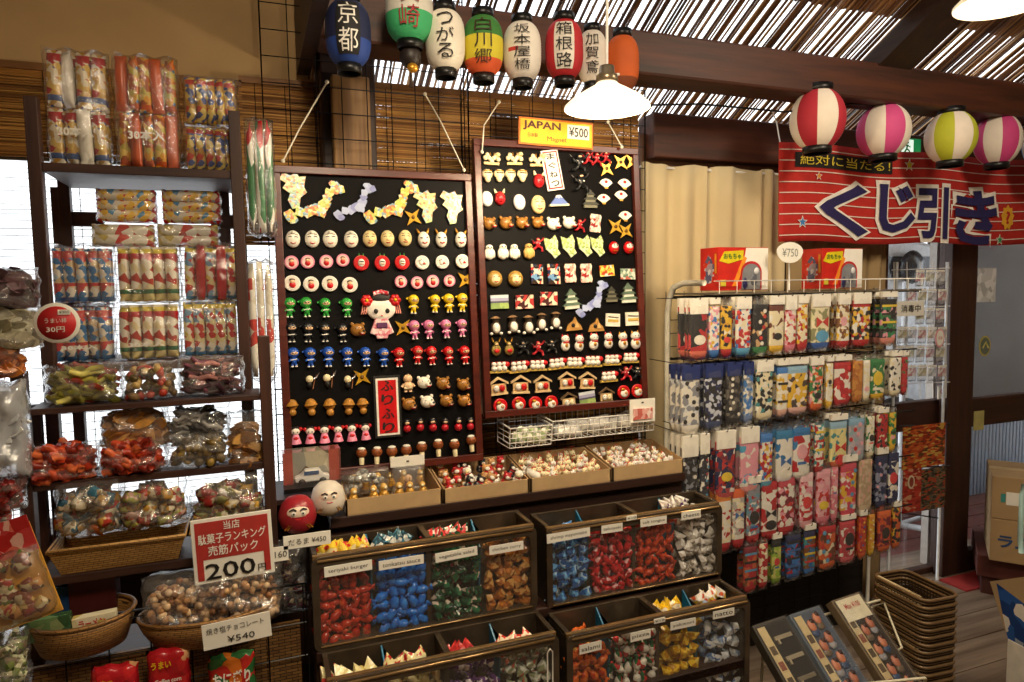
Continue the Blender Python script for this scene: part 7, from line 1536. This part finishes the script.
# ================================================================ stack of shopping baskets
BK = mat('#6b5233', .4, var=.12, scale=20); BK_SHADE = mat('#2c1b0c', .5)  # second tone: basket brown darkened for the shaded gaps and insides
q = [PZ(873.5, 574, .50), PZ(908.8, 570.5, .50), PZ(956.8, 595, .50), PZ(924, 604, .50)]
cen = (q[0]+q[1]+q[2]+q[3])/4; wv = ((q[1]-q[0])+(q[2]-q[3]))/2; lv = ((q[3]-q[0])+(q[2]-q[1]))/2; bw_, bl_ = wv.length, lv.length; ang = math.atan2(wv.y, wv.x)
def basket():
    o = bpy.data.objects.new('shopping_basket', None); COL.objects.link(o); a, b, hh = bw_/2, bl_/2, .15
    def loop(sa, z, r=.03, n=4):
        A_, B2_ = a*sa, b*sa; pts = []
        for sx, sy, s in ((1, 1, 0), (-1, 1, 1), (-1, -1, 2), (1, -1, 3)):
            for i in range(n+1): an = PI/2*(s+i/n); pts.append((sx*(A_-r)+r*math.cos(an), sy*(B2_-r)+r*math.sin(an), z))
        return pts
    m = MB(); m.tube(loop(1.0, 0), .0055, BK, n=6, closed=True); m.build('rim', o)
    m = MB(); l0, l1 = loop(.985, -.003), loop(.965, -.024); k_ = len(l0); m.add(l0+l1, [(i, (i+1) % k_, k_+(i+1) % k_, k_+i) for i in range(k_)], BK_SHADE); m.tube(loop(.985, -.012), .0022, BK, n=5, closed=True); m.build('rim_shade_band', o)  # dark skirt stands in for the shade between stacked rims
    m = MB(); L1, L2 = loop(.975, -.012), loop(.80, -hh)
    k = len(L1)
    for zf, sa in ((-.045, .94), (-.08, .90), (-.115, .86), (-hh, .80)): m.tube(loop(sa, zf), .0025, BK_SHADE, n=4, closed=True)
    def lerp(p, q_, t_): return tuple(p[i]+(q_[i]-p[i])*t_ for i in range(3))
    for s in range(4):
        e0, e1 = L1[(s*5+4) % k], L1[(s*5+5) % k]; f0, f1 = L2[(s*5+4) % k], L2[(s*5+5) % k]; nn = 12
        for i in range(nn+1): m.tube([lerp(e0, e1, i/nn), lerp(f0, f1, i/nn)], .0022, BK_SHADE, n=4, cap=False)
    for i in range(k): 
        if i % 5 != 4: m.tube([L1[i], L2[i]], .003, BK_SHADE, n=4, cap=False)
    m.build('slatted_side', o)
    m = MB(); m.box(-a*.78, a*.78, -b*.78, b*.78, -hh, -hh+.004, BK_SHADE); m.build('floor_plate', o)
    m = MB(); m.tube([(-a*.9, -b*.8, .004), (-a*.9, b*.8, .004)], .004, mat('#c8b48a', .4), n=5); m.build('handle', o)
    return o
NB = 14; proto = None
for i in range(NB):
    if proto is None: proto = ob = basket()
    else: ob = dup(proto)
    ob.location = (cen.x+R_.uniform(-.002, .002), cen.y+R_.uniform(-.002, .002), .50-.0245*i); ob.rotation_euler = (0, 0, ang+R_.uniform(-.012, .012))
    tag(ob, ('olive brown plastic basket, topmost of the stack' if i == 0 else f'olive brown plastic basket, {ORD[i]} from the top of the stack'), 'basket', 'stacked shopping baskets')

# ================================================================ tilted photo boxes on a wire easel
PH = [pack(['#2a211c', '#8a5a48', '#3a3230', '#b87a5a', '#1c1816', '#4a5a7a'], 34), pack(['#3a4660', '#8a6a5a', '#2a3048', '#a87a60', '#5a6a8a'], 34), pack(['#1a1816', '#8a8478', '#2a2826', '#c8c0a8', '#141210'], 42)]
for i, (tx, ty, lab, pm) in enumerate(((831, 601, 'dark boxed photo set with white handwritten label, nearest the baskets', 0), (789, 615, 'blue grey boxed photo set, middle one of three', 1), (752, 626, 'dark boxed set beside the candy bins', 2))):
    tl_ = P(tx, ty, 1.60); W_, Ln = .135, .36
    if i == 2: W_ = .14
    o = thing('photo_box', lab, 'box', tl_, 'tilted photo boxes on the wire easel', rot=(math.radians(-47), 0, math.radians(6)))
    # local frame: x across, -z down the slope
    m = MB(); m.box(0, W_, 0, .03, -Ln, 0, mat(['#6a5a44', '#56606e', '#3a342c'][i], .5)); m.build('tray_body', o, bev=.002)
    m = MB(); m.box(.008, W_-.008, -.001, 0, -Ln+.008, -.008, [mat('#2a221c', .3), mat('#4a5568', .3), mat('#24201c', .3)][i]); m.build('inner_card', o)
    m = MB(); m.box(.010, .040, -.002, -.001, -Ln+.02, -.012 if i != 0 else -.07, mat('#cdb98a', .5))
    for k in range(6): m.box(.015, .035, -.0025, -.002, -.095-.045*k, -.07-.045*k, mat(['#5a4630', '#8a4a34', '#4a3a28'][k % 3], .5))
    m.build('price_strip', o)
    for k in range(5):
        for s in range(2 if i != 2 else 1):
            if i == 0 and k == 0: continue
            m = MB(); x_ = .055+.035*s; z_ = -.05-.06*k+(.015 if s else 0)
            if i == 2: m.box(.05, .12, -.006, -.001, z_-.010, z_+.002, mat('#a89c84', .4, .3)); m.box(.055, .062, -.008, -.001, z_-.022, z_-.008, mat('#a89c84', .4, .3)); m.build('souvenir_piece', o)
            else: m.ell((x_, -.004, z_), (.015, .006, .019), mat(['#b8765a', '#a86a54'][k % 2], .45), 10, 7); m.ell((x_+.006, -.006, z_+.012), (.010, .005, .009), mat('#3a2420', .5), 8, 6); m.ell((x_, -.004, z_-.022), (.017, .004, .012), mat(['#3a4a6a', '#6a5a4a', '#8a8a90'][(k+s) % 3], .5), 8, 6); m.build('souvenir_piece', o)
    if i == 0: m = MB(); m.box(.012, .125, -.003, -.001, -.075, -.006, mat('#e4dcc0', .6)); m.build('handwritten_label', o); m = MB(); text(m, 'Max ¥100', .07, .018, (.068, -.004, -.030), mat('#b83a34', .5), .01); m.build('lettering', o)
    m = MB(); m.box(0, W_, -.007, -.006, -Ln, 0, film('#ffffff', .02, .06, .15, 12, .05)); m.build('clear_lid', o)
o = thing('wire_easel', 'pale wire easel holding the photo boxes', 'stand', (0, 0, 0)); m = MB(); EAS = mat('#d8d2b8', .35)
a, b, c_, d_ = P(872, 607, 1.60), P(884, 603, 1.62), P(902, 648, 1.50), P(893, 652, 1.50); m.tube([a, b, c_, d_], .004, EAS, n=6); m.build('end_loop', o)
m = MB(); a, b = P(757, 633, 1.64), P(880, 600, 1.64); m.tube([a, b], .004, EAS, n=6); m.build('top_bar', o)
for px in (765, 880): a = P(px, 628 if px < 800 else 600, 1.66); m = MB(); m.tube([a, (a.x, a.y+.03, 0)], .005, EAS, n=6); m.build('leg', o)
m = MB(); a, b = P(800, 690, 1.36), P(925, 678, 1.36); m.tube([a, b], .004, EAS, n=6); m.tube([a, (a.x, a.y, 0)], .005, EAS, n=6); m.tube([b, (b.x, b.y, 0)], .005, EAS, n=6); m.build('front_bar', o)
# tray under
